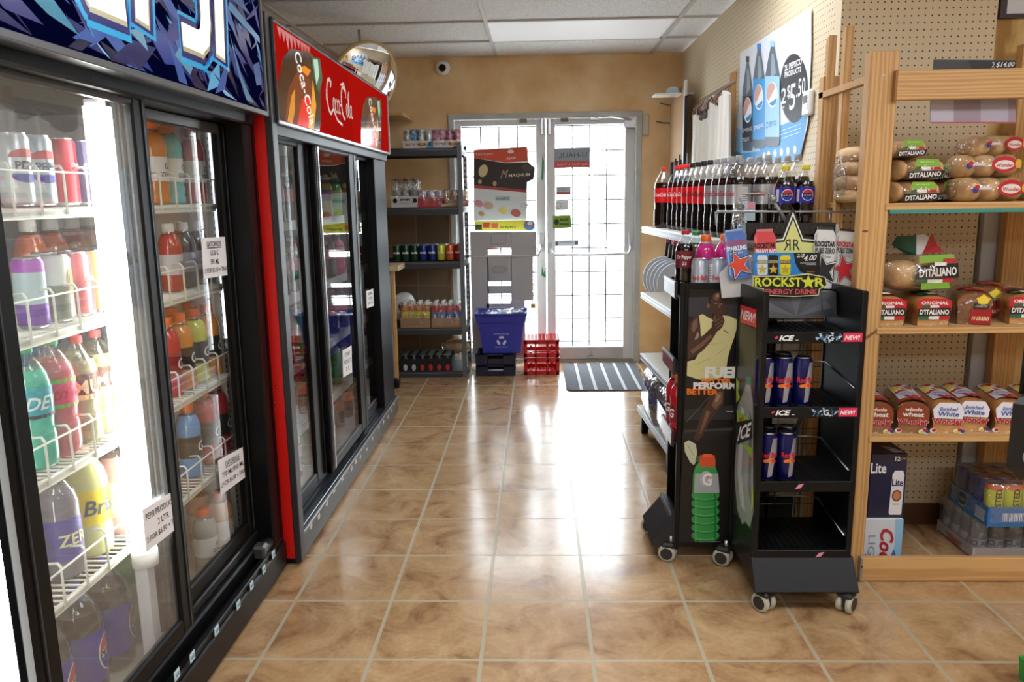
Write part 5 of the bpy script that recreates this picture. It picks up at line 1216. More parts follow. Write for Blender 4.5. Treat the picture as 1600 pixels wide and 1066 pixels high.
for cx, c1, c2, c3 in ((1191, 'd9dcdf', '8a8a80', 'c8b44a'), (1208, '1a1a1c', '2c2c2e', 'd8b03c'), (1227, 'e3d42e', '1e1e1a', 'b8a82a')):
    A.poly([(cx-6, 399), (cx+6, 399), (cx+8, 402), (cx+8, 428), (cx+6, 430), (cx-6, 430), (cx-8, 428), (cx-8, 402)], M(c1, .3), 2); A.rect(cx-8, 406, cx+8, 412, M(c2), 3)
    A.textq('ROCKSTAR', [(cx-7.5, 411), (cx+7.5, 411), (cx+7.5, 407), (cx-7.5, 407)], M('d8c88a'), 4, .03); A.star(cx, 421, 8, M(c3), 4, .42, up=-1)
A.put(b, px_plane((0, -1, 0), .0004, Y=Y)); a2(b, 'price_card')
b = MB(); Y = yb-.128
A = Art(); A.poly([(1176, 431), (1232, 431), (1262, 427), (1290, 433), (1293, 446), (1281, 452), (1279, 462), (1240, 464), (1194, 462), (1192, 452), (1176, 450)], M('d8d8a8', .35), 0)
A.poly([(1177.5, 432.5), (1232, 432.5), (1262, 429), (1288.5, 434), (1291, 445.5), (1279.5, 451), (1277.5, 460.5), (1240, 462.5), (1195.5, 460.5), (1193.5, 450.5), (1177.5, 448.5)], INK, 1)
A.textq('ROCKST', [(1179, 448), (1253, 448), (1253, 433.5), (1179, 433.5)], M('d4dc3a'), 3, .03); A.star(1262.5, 441, 12, M('d4dc3a'), 4, .42, up=-1); A.textq('R', [(1273, 448), (1288, 448), (1288, 434), (1273, 434)], M('d4dc3a'), 3, .03)
A.textq('ENERGY DRINK', [(1196, 460), (1277, 460), (1277, 451.5), (1196, 451.5)], M('cf5a5e'), 3, .03)
A.put(b, px_plane((0, -1, 0), .0007, Y=Y)); b.prism([at(x, y, Y=Y+.001) for x, y in ((1178, 432), (1289, 432), (1290, 447), (1277, 461), (1195, 461), (1178, 449))], (0, .003, 0), INK); a2(b, 'brand_sign')
b = MB()
b.tube([HD(1120, 331), HD(1342, 331)], .004, M('9a9ca0', .3, metal=.6), 6)
for x in (1190, 1234, 1296, 1118): b.tube([HD(x, 331), HD(x+.5, 352)], .003, M('9a9ca0', .3, metal=.6), 6)
b.tube([HD(1166, 305), HD(1168, 303), HD(1200, 302), HD(1202, 305), HD(1202, 326)], .0035, M('9a9ca0', .3, metal=.6), 6)
b.tube([HD(1208, 313), HD(1229, 347)], .006, M('8f9094', .35, metal=.6), 8); b.blob(HD(1208, 311), (.013, .013, .013), M('9c9da1', .3, metal=.6), 12, 8); a2(b, 'wire_rail')
for i, (px) in enumerate((1241.5, 1274.5)):
    p = at(px, 300, Y=2.75); place('pepsi_yellow', (p.x, 2.86 if i < 2 else 0, 1.235), 'small cola bottle with yellow cap above the star sign, %s' % ['left one', 'right one'][i], 'bottle', 'yellow-capped cola bottles', 0, 1.0)
    b = None
t = thing('blister_pack', 'pale blue plastic sachet and pink card standing behind the left printed cans', 'pack', at(1158, 340, Y=2.83)); ad = grp(t)
b = MB(); b.prism([at(x, y, Y=2.83) for x, y in ((1148, 318), (1156, 309), (1166, 320), (1167, 358), (1150, 362), (1146, 350))], (0, .02, 0), thin('sachet', (.75, .85, .92), .2, 1.45, .15, bump=.8)); ad(b, 'sachet')
b = MB(); b.prism([at(x, y, Y=2.855) for x, y in ((1164, 314), (1180, 316), (1180, 345), (1164, 345))], (0, .006, 0), M('b9cfd6', .4)); b.prism([at(x, y, Y=2.854) for x, y in ((1168, 315), (1179, 316), (1179, 327), (1168, 327))], (0, .006, 0), M('d88a9a', .4)); ad(b, 'card')
# cans in the near rack
for z, rows in ((.683, [(2.51, (.735, .797, .860)), (2.575, (.752, .815))]), (.430, [(2.505, (.757, .818)), (2.575, (.775, .84))])):
    for ri, (y, xs_) in enumerate(rows):
        for i, x in enumerate(xs_):
            place('energy_blue', (x+.005, y+.01, z+.002), 'blue and silver energy drink can, %s, %s row, %s shelf, near rack' % (['left', 'middle' if len(xs_) == 3 else 'right', 'right'][i], ['front', 'back'][ri], 'second' if z > .5 else 'third'), 'can', 'energy drink cans in the near rack', random.uniform(-.15, .25))
# ---- far rack with the athlete panel
r1 = thing('display_rack', 'far black wheeled drink rack with an athlete and green bottle on its side panel', 'display rack', (.68, 2.95, 0)); a1 = grp(r1)
X0, X1, Ya, Yb = .50, .86, 2.80, 3.04
b = MB(); b.box(X0+.02, X1, Ya, Ya+.012, .055, 1.062, BLACKM, .002); b.box(X0+.012, X0+.03, Ya-.006, Ya+.012, .045, 1.066, BLACKM, .003); a1(b, 'side_panel')
b = MB(); b.box(X0+.02, X1, Yb-.012, Yb, .055, 1.062, BLACKM, .002); a1(b, 'side_panel')
b = MB(); b.box(X1-.012, X1, Ya, Yb, .055, 1.06, BLACKM); a1(b, 'back_panel')
A = Art(); PA = dict(Y=Ya-.0065)
bgm = M('121214', .3)
A.poly([(1077, 452), (1160, 452), (1154, 848), (1060, 848)], bgm, 0)
A.poly([(1076, 465), (1160, 462), (1159, 500), (1076, 494)], M('36363a', .4), .5); A.poly([(1070, 640), (1156, 632), (1155, 655), (1069, 657)], M('2c2c2e', .4), .5); A.poly([(1069, 672), (1155, 668), (1155, 672), (1069, 676)], M('3c3c40', .4), .7); A.poly([(1066, 676), (1155, 672), (1155, 676), (1066, 690)], M('1d1d20', .4), .7)
SK = M('4a3226', .4); SK2 = M('7b5a48', .4); SKD = M('2c1c15', .4); SKH = M('a88873', .4)
VEST = M('d6cf94', .5); VS = M('b5ab6c', .5)
# vest
A.poly([(1091, 493), (1098, 491), (1108, 497), (1118, 500), (1130, 493), (1140, 494), (1154, 501), (1148, 525), (1141, 545), (1137, 560), (1133, 588), (1108, 596), (1088, 592), (1073, 587), (1074, 565), (1086, 562), (1096, 545), (1094, 520)], VEST, 2)
for P in ([(1100, 540), (1130, 535)], [(1085, 570), (1110, 560)], [(1120, 555), (1136, 540)], [(1110, 520), (1130, 512)], [(1095, 580), (1125, 575)]): A.stroke(P, .7, VS, 2.5)
A.stroke([(1131, 516), (1134, 518), (1138, 521)], 1.2, M('3a3520'), 3)
# left arm: shoulder, upper arm, forearm to chin, hand
A.poly([(1092, 492), (1086, 495), (1079, 503), (1076, 516), (1075, 532), (1076, 540), (1085, 538), (1095, 527), (1094, 508)], SK, 3); A.poly([(1089, 497), (1083, 503), (1080, 515), (1084, 520), (1090, 510)], SK2, 3.5); A.poly([(1090, 518), (1085, 530), (1088, 533), (1093, 524)], SKH, 3.6)
A.poly([(1074, 538), (1084, 533), (1100, 523), (1112, 511), (1121, 517), (1112, 532), (1098, 548), (1084, 558), (1075, 562)], SK, 4); A.poly([(1078, 548), (1095, 536), (1110, 522), (1113, 526), (1098, 541), (1082, 553)], SK2, 4.5)
A.poly([(1112, 512), (1112, 504), (1116, 498), (1121, 494), (1130, 495), (1132, 501), (1129, 510), (1124, 516), (1118, 519)], SK, 5)
for P in ([(1117, 503), (1126, 496)], [(1118, 508), (1130, 500)], [(1119, 513), (1129, 506)]): A.stroke(P, 1.6, SK2, 5.5)
A.stroke([(1116, 501), (1117, 494)], 2.4, SK2, 5.4)
# head and face
A.poly([(1110, 480), (1108, 468), (1109, 461), (1113, 456), (1120, 453), (1126, 455), (1128, 462), (1129, 470), (1134, 477), (1133, 488), (1129, 494), (1121, 498), (1113, 495), (1110, 488)], SK, 4)
A.poly([(1107, 472), (1106, 463), (1110, 456), (1118, 452), (1126, 454), (1121, 457), (1114, 460), (1111, 468), (1110, 476)], M('14100e'), 5)
A.poly([(1117, 459), (1123, 457), (1125, 464), (1120, 470), (1115, 467)], SK2, 5); A.poly([(1119, 460), (1123, 459), (1123, 464), (1119, 465)], SKH, 5.5); A.ell(1106.5, 478, 2.2, 3.6, SK2, 5)
A.stroke([(1116, 472), (1121, 471)], 1.1, SKD, 6); A.stroke([(1125, 472), (1129, 473)], 1.1, SKD, 6); A.ell(1118.5, 474, 1.5, .8, M('e6ddd2'), 6); A.ell(1127, 475, 1.2, .7, M('e6ddd2'), 6); A.ell(1118.8, 474, .7, .7, INK, 6.4); A.ell(1127, 475, .6, .6, INK, 6.4)
A.poly([(1123, 472), (1126, 480), (1122, 481)], SK2, 6); A.ell(1126, 486, 4.2, 1.8, M('6a3b34'), 6); A.stroke([(1122, 486), (1130, 485.5)], .7, SKD, 6.5); A.poly([(1112, 488), (1118, 492), (1121, 497), (1113, 496)], SKD, 5)
A.poly([(1110, 484), (1117, 494), (1124, 499), (1130, 494), (1130, 498), (1118, 503), (1109, 497)], SK, 3.8)
# shorts, leg, shoe
A.poly([(1073, 588), (1090, 593), (1088, 600), (1072, 606)], M('1d1d20'), 3)
A.poly([(1118, 606), (1131, 604), (1131, 622), (1130, 632), (1120, 644), (1108, 660), (1098, 680), (1090, 690), (1084, 686), (1088, 672), (1094, 652), (1103, 632), (1110, 620)], SK, 3); A.poly([(1120, 612), (1129, 612), (1128, 628), (1118, 640), (1112, 634)], SK2, 3.5); A.poly([(1121, 616), (1126, 618), (1121, 628), (1116, 628)], SKH, 3.6); A.poly([(1104, 640), (1110, 644), (1098, 672), (1092, 680)], SK2, 3.5)
A.poly([(1069, 692), (1076, 688), (1087, 694), (1089, 706), (1088, 720), (1084, 727), (1078, 722), (1070, 706)], M('c9cdb0'), 4); A.stroke([(1074, 695), (1084, 712)], 1, M('8d9380'), 5)
A.stroke([(1072, 660), (1110, 618)], .7, M('6b6b6b'), 2)
# lettering
A.textq('FUEL', [(1101, 591), (1155, 591), (1157, 573), (1102, 573)], M('ecebe6'), 8, .06); A.textq('BETTER.', [(1096, 599), (1145, 601), (1145, 592), (1096, 591)], M('ef7a22'), 7.5, .05)
A.textq('PERFORM', [(1083, 608), (1150, 608), (1151, 598), (1083, 597)], M('ecebe6'), 8, .06); A.textq('BETTER', [(1073, 616.5), (1122, 617), (1122, 608), (1073, 607)], M('ef7a22'), 7.8, .05)
A.rect(1135, 642, 1147, 643.5, M('b9b9b9'), 4); A.rect(1092, 850-4, 1125, 847, M('8a8a8a'), 4)
# green bottle
GB = M('2f9a4c', .25, coat=.5); GB2 = M('5cc371', .25); GBD = M('1c6b34', .25)
A.poly([(1092, 722), (1112, 722), (1118, 730), (1122, 742), (1123, 768), (1082, 768), (1083, 742), (1086, 730)], GB, 4)
lp = []; rp = []
for i in range(6):
    y = 768+i*12.6; lp += [(1081.5, y+2), (1080, y+6), (1082, y+10), (1085.5, y+12.6)]; rp += [(1122.5, y+2), (1124, y+6), (1122, y+10), (1118.5, y+12.6)]
A.poly([(1084, 767)]+lp+[(1085, 846), (1117, 846)]+rp[::-1]+[(1121, 767)], GB, 4.2)
for i in range(6): y = 768+i*12.6; A.stroke([(1086+12*0+q, y+10+2.4*math.sin(PI*q/32)) for q in range(0, 33, 4)], 1.3, GB2, 5); A.stroke([(1088+q, y+13+2.0*math.sin(PI*q/28)) for q in range(0, 29, 4)], 1.1, GBD, 5.2)
A.stroke([(1087, 772), (1087, 840)], 1.2, GB2, 5.8); A.stroke([(1117, 772), (1117, 842)], 2, GBD, 5.8)
A.poly([(1088, 712), (1117, 712), (1119, 722), (1086, 722)], GBD, 5)
A.poly([(1094, 711), (1116, 711), (1118, 724), (1117, 729), (1094, 729), (1093, 722)], M('e0542c', .3), 6); A.rect(1098, 709, 1112, 714, M('e8683c', .3), 6.5)
A.poly([(1086, 740), (1122, 740), (1124, 770), (1084, 770)], M('a8adb0', .3), 6); A.ell(1103, 748, 10, 12, M('b9bdc0', .3), 6.5); A.textq('G', [(1097, 759), (1112, 759), (1112, 739), (1097, 739)], M('f0f2f3'), 7, .03); A.poly([(1103, 745), (1108, 744), (1104, 752), (1105, 747)], M('e8822e'), 8)
b = MB(); A.put(b, px_plane((0, -1, 0), .0003, **PA)); a1(b, 'side_poster')
# lips on the aisle side, shelves, kick, casters
for i, (z, lc) in enumerate([(1.055, 'a9afb8'), (.775, '4f4c5c'), (.50, '7a7f8c'), (.17, '202124')]):
    b = MB(); b.box(X0+.01, X1-.01, Ya+.012, Yb-.012, z-.045, z-.038, BLACKM); b.box(X0-.006, X0+.004, Ya+.002, Yb-.002, z-.05, z+.012, M('23252b', .35), .002)
    o = a1(b, 'shelf')
    if i < 3: MB().box(X0-.008, X0-.0055, Ya+.006, Yb-.006, z-.044, z+.008, M(lc, .2, coat=.4)).build('label_strip', o); MB().box(X0-.0095, X0-.0065, Ya+.002, Yb-.002, z+.002, z+.012, M('c9ccd6', .2, metal=.3)).build('clip_edge', o)
b = MB(); b.prism([(X0, Ya-.004, .17), (X0-.075, Ya-.004, .075), (X0-.07, Ya-.004, .06), (X0+.03, Ya-.004, .06), (X0+.03, Ya-.004, .17)], (0, Yb-Ya+.008, 0), M('1d1f24', .3)); a1(b, 'kick_plate')
for x, y, a in ((.50, 2.80, 2.8), (.47, 3.05, 2.6), (.80, 2.82, .4), (.80, 3.03, .4)): a1(caster(MB(), x, y, a), 'caster')
for (x, y, k, c, l) in ((.542, 2.88, 'dr_pepper', 'bottle', 'small dark cola bottle with maroon label and red cap on the far rack'), (.605, 3.0, 'green_cap', 'bottle', 'green-capped soda bottle behind the maroon-labelled bottle'), (.625, 2.915, 'g_pink', 'bottle', 'pink sports drink with orange cap on the far rack, left one'), (.70, 2.93, 'g_pink', 'bottle', 'pink sports drink with orange cap partly behind the blue printed can'),
                        (.588, 2.83, 'energy_silver', 'can', 'silver energy drink can on the far rack, left of three'), (.65, 2.83, 'energy_silver', 'can', 'silver energy drink can on the far rack, middle of three'), (.712, 2.83, 'energy_silver', 'can', 'silver energy drink can on the far rack, right of three')):
    place(k, (x, y+.01, 1.012 if k != 'energy_silver' else 1.012), l, c, None, random.uniform(-.3, .3))
for i, (x, y) in enumerate([(.535, 2.87), (.535, 2.96), (.61, 2.9), (.61, 3.0)]):
    place('g_red', (x, y, .465), 'red sports drink with orange cap, %s inside the far rack' % ['near left', 'far left', 'near right', 'far right'][i], 'bottle', 'red sports drinks in the far rack', -1.2)
# ------------------------------------------------------------------ wooden bread shelf
bs = thing('bread_shelf', 'home-made pine shelf unit with bread in front of the pegboard', 'shelf', (1.4, 2.9, 0)); ab = grp(bs)
YA, YE, XE = 2.65, 3.12, 2.35
b = MB(); b.box(1.072, 1.162, YA, YA+.045, 0, 1.815, WOODZ, .002); b.lathe([(.004, 0), (.004, .002)], STEEL, 10, T=Matrix.Translation((1.115, YA, 1.74)) @ Matrix.Rotation(PI/2, 4, 'X')); ab(b, 'front_post')
b = MB(); b.box(2.27, 2.36, YA, YA+.045, 0, 1.815, WOODZ, .002); ab(b, 'front_post')
pr = at(1575, 350, Y=3.06)
b = MB(); b.box(pr.x, pr.x+.09, 3.07, 3.115, 0, 1.9, WOODZ, .002); ab(b, 'rear_post')
b = MB(); b.box(1.075, 1.16, YE-.045, YE, 0, 1.80, WOODZ, .002); ab(b, 'rear_post')
b = MB(); b.box(1.15, XE, YA-.02, YA, 1.66, 1.752, WOODX, .002); b.box(1.145, 1.152, YA-.022, YA, 1.66, 1.752, M('9a6a3a', .6)); ab(b, 'top_beam')
b = MB(); b.box(1.075, 1.10, YA+.045, YE, 1.722, 1.745, WOODY, .001); ab(b, 'side_rail')
for i, (y, zt) in enumerate(((2.90, 1.93), (3.06, 1.93))):
    b = MB(); q = .0; b.prism([(1.082, y, .35), (1.082, y+.03, .35), (1.082, y+.03, zt), (1.082, y, zt+.012)], (.028, 0, 0), WOODZ); ab(b, 'side_slat')
def plank(z, th, m=WOODX, edge=None):
    b = MB(); b.box(1.155, XE, YA+.004, YE-.03, z-th, z, M('d2a972', .6), .001); b.box(1.15, XE, YA-.004, YA+.016, z-th-.004, z+.001, m, .001)
    if edge: b.box(1.165, XE, YA-.006, YA+.012, z-th-.016, z-th-.003, edge, .001)
    return b
ab(plank(1.335, .018, WOODX, M('3f8f86', .5)), 'shelf_board'); ab(plank(.918, .016), 'shelf_board'); ab(plank(.536, .016), 'shelf_board')
b = MB(); b.box(1.105, 1.15, YA+.05, YE-.05, 1.315, 1.335, WOODY, .001); b.box(1.08, 1.155, YA+.01, YA+.03, 1.318, 1.334, WOODX); ab(b, 'side_board')
b = MB(); b.box(1.148, XE, YA-.02, YA, .003, .092, WOODX, .002); ab(b, 'kick_board')
b = MB(); b.box(1.142, 1.152, YA-.024, YA-.002, .003, .094, M('a09c94', .35, metal=.6), .001); b.lathe([(.003, 0), (.003, .002)], INK, 8, T=Matrix.Translation((1.147, YA-.0245, .06)) @ Matrix.Rotation(PI/2, 4, 'X')); ab(b, 'corner_bracket')
b = MB(); b.prism([(1.145, YA-.001, .9), (1.165, YA-.001, .925), (1.08, YA-.001, .865), (1.082, YA-.001, .852)], (0, -.0008, 0), M('8a5c34', .6)); b.blob((1.082, YA-.001, .858), (.004, .001, .004), M('2a1a10')); ab(b, 'knot'); b = MB(); b.blob((1.09, YA, 1.245), (.01, .0015, .004), M('7a4a24')); ab(b, 'knot')
# white panel behind, framed notice, price card
p0 = at(1527, 340, Y=3.13)
o = MB().box(1.74, 1.83, 3.125, 3.165, .1, 1.33, M('c3c7cc', .5), .003).build('wall_panel'); tag(o, 'white wall panel strip between the pegboard and the right pine post', 'panel')
p0 = at(1562, 28, Y=3.15)
t = thing('framed_notice', 'dark-framed white notice on the strand board at the top right corner', 'frame', (p0.x, 3.15, p0.z)); 
b = MB(); b.box(0, .5, 0, .02, 0, .014, M('3a2f38', .4)); b.box(0, .024, 0, .02, .014, .4, M('3a2f38', .4)); b.box(.476, .5, 0, .02, .014, .4, M('3a2f38', .4)); b.build('frame', t); MB().box(.024, .476, .005, .012, .014, .4, M('dde3ea', .2)).build('notice', t)
t = thing('price_card_holder', 'dark price card reading 2 for 14 dollars tucked behind the top pine beam', 'sign', (1.45, 2.70, 1.7)); ad = grp(t)
Yc = 2.69; C_ = lambda x, y: at(x, y, Y=Yc)
b = MB(); b.prism([C_(1459, 93), C_(1588, 94), C_(1588, 130), C_(1456, 130)], (0, .002, 0), M('3c3e42', .3)); A = Art(); A.poly([(1512, 94), (1587, 95), (1587, 112), (1521, 112)], M('26282b', .3), 1)
A.textq('2', [(1549, 105), (1554, 105), (1554, 97), (1550, 97)], M('eceff0'), 2); A.textq('$14.00', [(1557, 106), (1584, 105), (1585, 97), (1557, 97)], M('eceff0'), 2, .01, sh=.1); A.textq('FOR', [(1549, 109), (1554, 109), (1554, 106.6), (1549, 106.6)], M('eceff0'), 2)
A.put(b, px_plane((0, -1, 0), .0004, (0, 0, 0), Y=Yc)); ad(b, 'price_strip')
b = MB(); b.prism([C_(1454, 130), C_(1588, 130), C_(1587, 193), C_(1453, 192)], (0, .002, 0), M('9c8f9c', .4)); A = Art()
A.rect(1454, 140, 1490, 191, M('b9b4c4', .4), 1); A.rect(1532, 140, 1575, 191, M('b0a9ba', .4), 1); A.rect(1455, 190.5, 1586, 193, M('b0505a'), 2); A.put(b, px_plane((0, -1, 0), .0004, (0, 0, 0), Y=Yc)); ad(b, 'card_back')
# ---- bread
CR1 = noise_mat('loaf_crust_golden', 'a8662c', 'd9a25e', 9, rough=.55, lo=.35, hi=.7); CR2 = noise_mat('loaf_crust_brown', '6b3d1e', 'a56a38', 9, rough=.6, lo=.35, hi=.7)
CRUMB = noise_mat('bread_face', 'c98f4c', 'e2b878', 14, rough=.7); CRB = noise_mat('bread_face_brown', '8a5a30', 'b98350', 14, rough=.7); BUN = noise_mat('bun_crust', 'c79a62', 'ecca98', 11, rough=.5, lo=.3, hi=.65)
def loaf_mesh(w, d, h, mat, face, grow=0, m=12):
    """tin loaf: straight sides, domed top overhanging a little; front at y=0"""
    def sec(k, zk=1):
        P = []
        for i in range(m*2+1):
            a = PI*i/(m*2); P.append((-math.cos(a)*w*.5*k, (h*.62+math.sin(a)**.7*h*.38)*zk))
        return [(-w*.46*k, 0), (-w*.47*k, h*.55*zk)]+P+[(w*.47*k, h*.55*zk), (w*.46*k, 0)]
    ys = [(-grow, .90, .95), (.008-grow, .97, .99), (.02, 1, 1), (d*.5, 1.01, 1.02), (d*.95, .98, .98), (d+grow, .85, .9)]
    mb = MB(); n = len(sec(1)); vs = []
    for y, k, zk in ys: vs += [((x), y, z) for x, z in sec(k, zk)]
    fs = [(j*n+i, j*n+(i+1) % n, (j+1)*n+(i+1) % n, (j+1)*n+i) for j in range(len(ys)-1) for i in range(n)]
    mb.add(vs, fs, mat, True); mb.add(vs[:n], [tuple(range(n))], face, False); mb.add(vs[-n:], [tuple(range(n))], mat, False)
    return mb
def loaf(w, d, h, crust, face, front, top):
    bread = loaf_mesh(w-.006, d, h-.004, crust, face)
    bag = loaf_mesh(w, d, h, BAG, BAG, .004)
    # gathered bag tail behind
    tail = []
    vs = []; n = 16
    for j, (y, r) in enumerate(((d+.004, .05), (d+.03, .03), (d+.05, .012), (d+.09, .035))):
        for i in range(n): a = 2*PI*i/n; rr = r*(1+.25*math.sin(5*a+j)); vs.append((rr*math.cos(a), y, h*.5+rr*math.sin(a)*.9))
    bag.add(vs, [(j*n+i, j*n+(i+1) % n, (j+1)*n+(i+1) % n, (j+1)*n+i) for j in range(3) for i in range(n)], BAG, True)
    L = MB(); A = Art(); front(A, w, h); A.put(L, on_plane((0, -.006, 0), (1, 0, 0), (0, 0, 1), (0, -1, 0)))
    T2 = Art(); top(T2, w, d)
    def tm(x, y, l):   # wraps over the domed top: x across, y along depth
        a = max(-1, min(1, x/(w*.5))); z = h*.62+(max(0, 1-a*a))**.35*h*.38
        k = 1.02
        return Vector((x*1.01, y, z*k+.0012+.0005*l))
    T2.put(L, tm, cut=.01)
    return [('loaf', bread), ('bag', bag), ('bag_print', L)]
def wonder(top1, name2, tc, brown=False):
    def front(A, w, h):
        if brown: A.poly([(-w*.46, h*.42), (w*.46, h*.42), (w*.46, h*.66), (w*.3, h*.9), (-w*.3, h*.9), (-w*.46, h*.66)], M('8f3f22'), 0)
        else: A.poly([(-w*.4, h*.45), (w*.42, h*.45), (w*.45, h*.7), (w*.3, h*.93), (-w*.28, h*.93), (-w*.45, h*.72)], M('e9eaf4'), 0)
        A.text(top1, 0, h*.74, h*.11, M(tc), 2, w=w*.5, bold=.03, sh=.2); A.text(name2, 0, h*.59, h*.15, M(tc), 2, w=w*.62, bold=.03, sh=.1)
        A.text('Wonder', 0, h*.36, h*.2, M('f0e2dc'), 2, w=w*.93, bold=.07); A.text('Wonder', 0, h*.36, h*.2, M('b51f34'), 3, w=w*.9, bold=.04)
        rr = random.Random(4)
        for x, c in ((-.4, 'e9e6e2'), (.4, 'e9e6e2'), (.28, 'e9e6e2')): A.ell(w*x, h*.07, w*.1, h*.07, M(c), 1)
        for x, y, c in ((-.38, .08, 'b51f34'), (.36, .12, 'b51f34'), (.44, .08, '2a3a9a'), (.28, .05, 'd9c43a')): A.ell(w*x, h*y, w*.06, h*.05, M(c), 2)
    def top(A, w, d):
        A.rect(-w*.36, .03, w*.42, d*.92, M('d5d2da', .3), 0)
        rr = random.Random(9)
        for i in range(26):
            x, y = rr.uniform(-w*.32, w*.36), rr.uniform(.05, d*.85); s_ = rr.uniform(.006, .014); A.ell(x, y, s_, s_, M(rr.choice(['b51f34', 'd9c43a', '2a3a9a', 'b51f34', 'e3d98a'])), 1+.1*i, 12)
        A.ell(0, d*.35, w*.3, .03, M('b9bfd6'), 4); A.text(name2, 0, d*.35, .02, M('3a4a7a'), 5, w=w*.45); A.text('W', w*.1, .035, .05, M('c21f34'), 6, w=w*.6, bold=.05)
        if brown: A.rect(-w*.45, .0, w*.45, .03, M('8f3f22'), .5)
    return front, top
K('wonder_white')(lambda: ('bread_loaf', loaf(.112, .25, .118, CR1, CRUMB, *wonder('Enriched', 'White', '3c5a9c'))))
K('wonder_wheat')(lambda: ('bread_loaf', loaf(.112, .25, .118, CR2, CRB, *wonder('whole', 'wheat', 'f0e8e0', True))))
def flagbar(A, x0, x1, y0, y1, l):
    t = (x1-x0)/3
    for i, c in enumerate(('1f6b4a', 'eceae6', 'c2232c')): A.rect(x0+t*i, y0, x0+t*(i+1), y1, M(c), l)
def ditaliano(first='c9202c', word1='ORIGINAL'):
    def front(A, w, h):
        A.poly([(-w*.44, h*.5), (w*.44, h*.5), (w*.44, h*.82), (w*.3, h*.9), (-w*.3, h*.9), (-w*.44, h*.82)], M(first), 0); A.text(word1, 0, h*.76, h*.11, M('f4eee8'), 2, w=w*.7, bold=.03)
        flagbar(A, -w*.4, w*.4, h*.22, h*.36, 1); flagbar(A, -w*.34, w*.34, h*.6, h*.68, 1.2)
        A.poly([(-w*.43, h*.32), (w*.43, h*.34), (w*.41, h*.6), (-w*.41, h*.58)], INK, 2); A.text("D'ITALIANO", 0, h*.46, h*.17, M('f2f0ea'), 3, w=w*.76, bold=.03)
    def top(A, w, d):
        flagbar(A, -w*.3, w*.3, .02, .06, 1); A.poly([(-w*.35, .07), (w*.35, .07), (w*.3, .12), (-w*.3, .12)], M('2a2a2a'), 1); A.rect(-w*.3, .13, w*.3, .16, M('c9202c'), 1); A.rect(-w*.3, .17, w*.3, .19, M('c9ced2'), 1)
    return front, top
K('ditaliano_loaf')(lambda: ('bread_loaf', loaf(.125, .26, .105, CR1, CRUMB, *ditaliano())))
def grains():
    def front(A, w, h):
        A.poly([(-w*.1, h*.02), (w*.42, h*.02), (w*.44, h*.48), (-w*.08, h*.46)], M('a81c22'), 0); A.text('14 GRAINS', w*.17, h*.2, h*.13, M('f0d9a8'), 2, w=w*.42, bold=.03, sh=.2)
        A.star(w*.2, h*.74, h*.2, M('f0d03a'), 2, .7); A.ell(w*.2, h*.74, h*.13, h*.13, M('f4dc4a'), 3); A.rect(-w*.02, h*.5, w*.36, h*.64, M('2c2c34'), 3); A.text('COUNTRY', w*.17, h*.57, h*.07, M('e9e2c8'), 4, w=w*.3)
    def top(A, w, d):
        A.rect(-w*.2, .03, w*.4, .07, M('c9202c'), 1); A.rect(-w*.35, .09, w*.1, .13, M('a81c22'), 1); A.rect(0, .08, w*.3, .1, M('e0a83a'), 1)
    return front, top
K('grain_loaf')(lambda: ('bread_loaf', loaf(.12, .25, .115, CR2, CR2, *grains())))
def bunpack(nx, w, h, d, label, bag=.004, art=None, nz=2):
    B = MB()
    for j in range(nz):
        for i in range(nx):
            B.blob(((i-(nx-1)/2)*w/nx, d/2, h*(j+.5)/nz), (w/nx*.52, d*.5, h/nz*.53), BUN, 16, 10, 2.6)
    bg_ = MB().blob((0, d/2, h/2), (w*.53+bag, d*.53+bag, h*.53), BAG, 26, 14, 3.2)
    for s_ in (-1, 1): bg_.blob((s_*w*.56, d/2, h*.4), (w*.08, d*.3, h*.3), BAG, 12, 8)
    L = MB(); A = Art(); art(A, w, h); A.put(L, on_plane((0, -.008, 0), (1, 0, 0), (0, 0, 1), (0, -1, 0)))
    return [('bun', B), ('bag', bg_), ('bag_print', L)]
def di_bun(A, w, h):
    A.poly([(-w*.22, h*.62), (w*.3, h*.6), (w*.27, h*.95), (-w*.2, h*.97)], M('84b83a'), 1); A.text('BUNS', w*.03, h*.84, h*.06, M('dfeec0'), 2, w=w*.28)
    A.poly([(-w*.3, h*.42), (w*.36, h*.46), (w*.3, h*.6), (-w*.1, h*.62)], M('eceae6'), 1.2); A.poly([(-w*.3, h*.42), (-w*.05, h*.44), (-w*.1, h*.62)], M('1f5b44'), 1.5); A.poly([(w*.12, h*.46), (w*.36, h*.46), (w*.3, h*.6), (w*.12, h*.6)], M('b8232c'), 1.5)
    A.poly([(-w*.38, h*.04), (w*.36, h*.1), (w*.42, h*.44), (-w*.34, h*.40)], INK, 2); A.text("D'ITALIANO", w*.01, h*.25, h*.24, M('f2f0ea'), 3, w=w*.66, bold=.03, rot=.05, sh=.1)
def wo_bun(A, w, h):
    A.ell(-w*.35, h*.5, w*.05, h*.14, M('2a3a9a'), 1); A.ell(-w*.33, h*.6, w*.04, h*.1, M('c2232c'), 2); A.rect(-w*.3, h*.5, -w*.1, h*.62, M('d9d6dc'), 1); A.ell(w*.2, h*.55, w*.2, h*.35, M('c2232c'), 1.5); A.ell(w*.2, h*.52, w*.15, h*.2, M('ece6e2'), 2); A.text('Wonder', w*.2, h*.5, h*.17, M('c2232c'), 3, w=w*.27, bold=.02)
    A.ell(w*.42, h*.55, w*.05, h*.2, M('e0b02c'), 2)
K('di_bun')(lambda: ('bun_pack', bunpack(4, .155, .07, .26, '', art=di_bun, nz=1)))
K('wo_bun')(lambda: ('bun_pack', bunpack(3, .2, .075, .15, '', art=wo_bun, nz=1)))
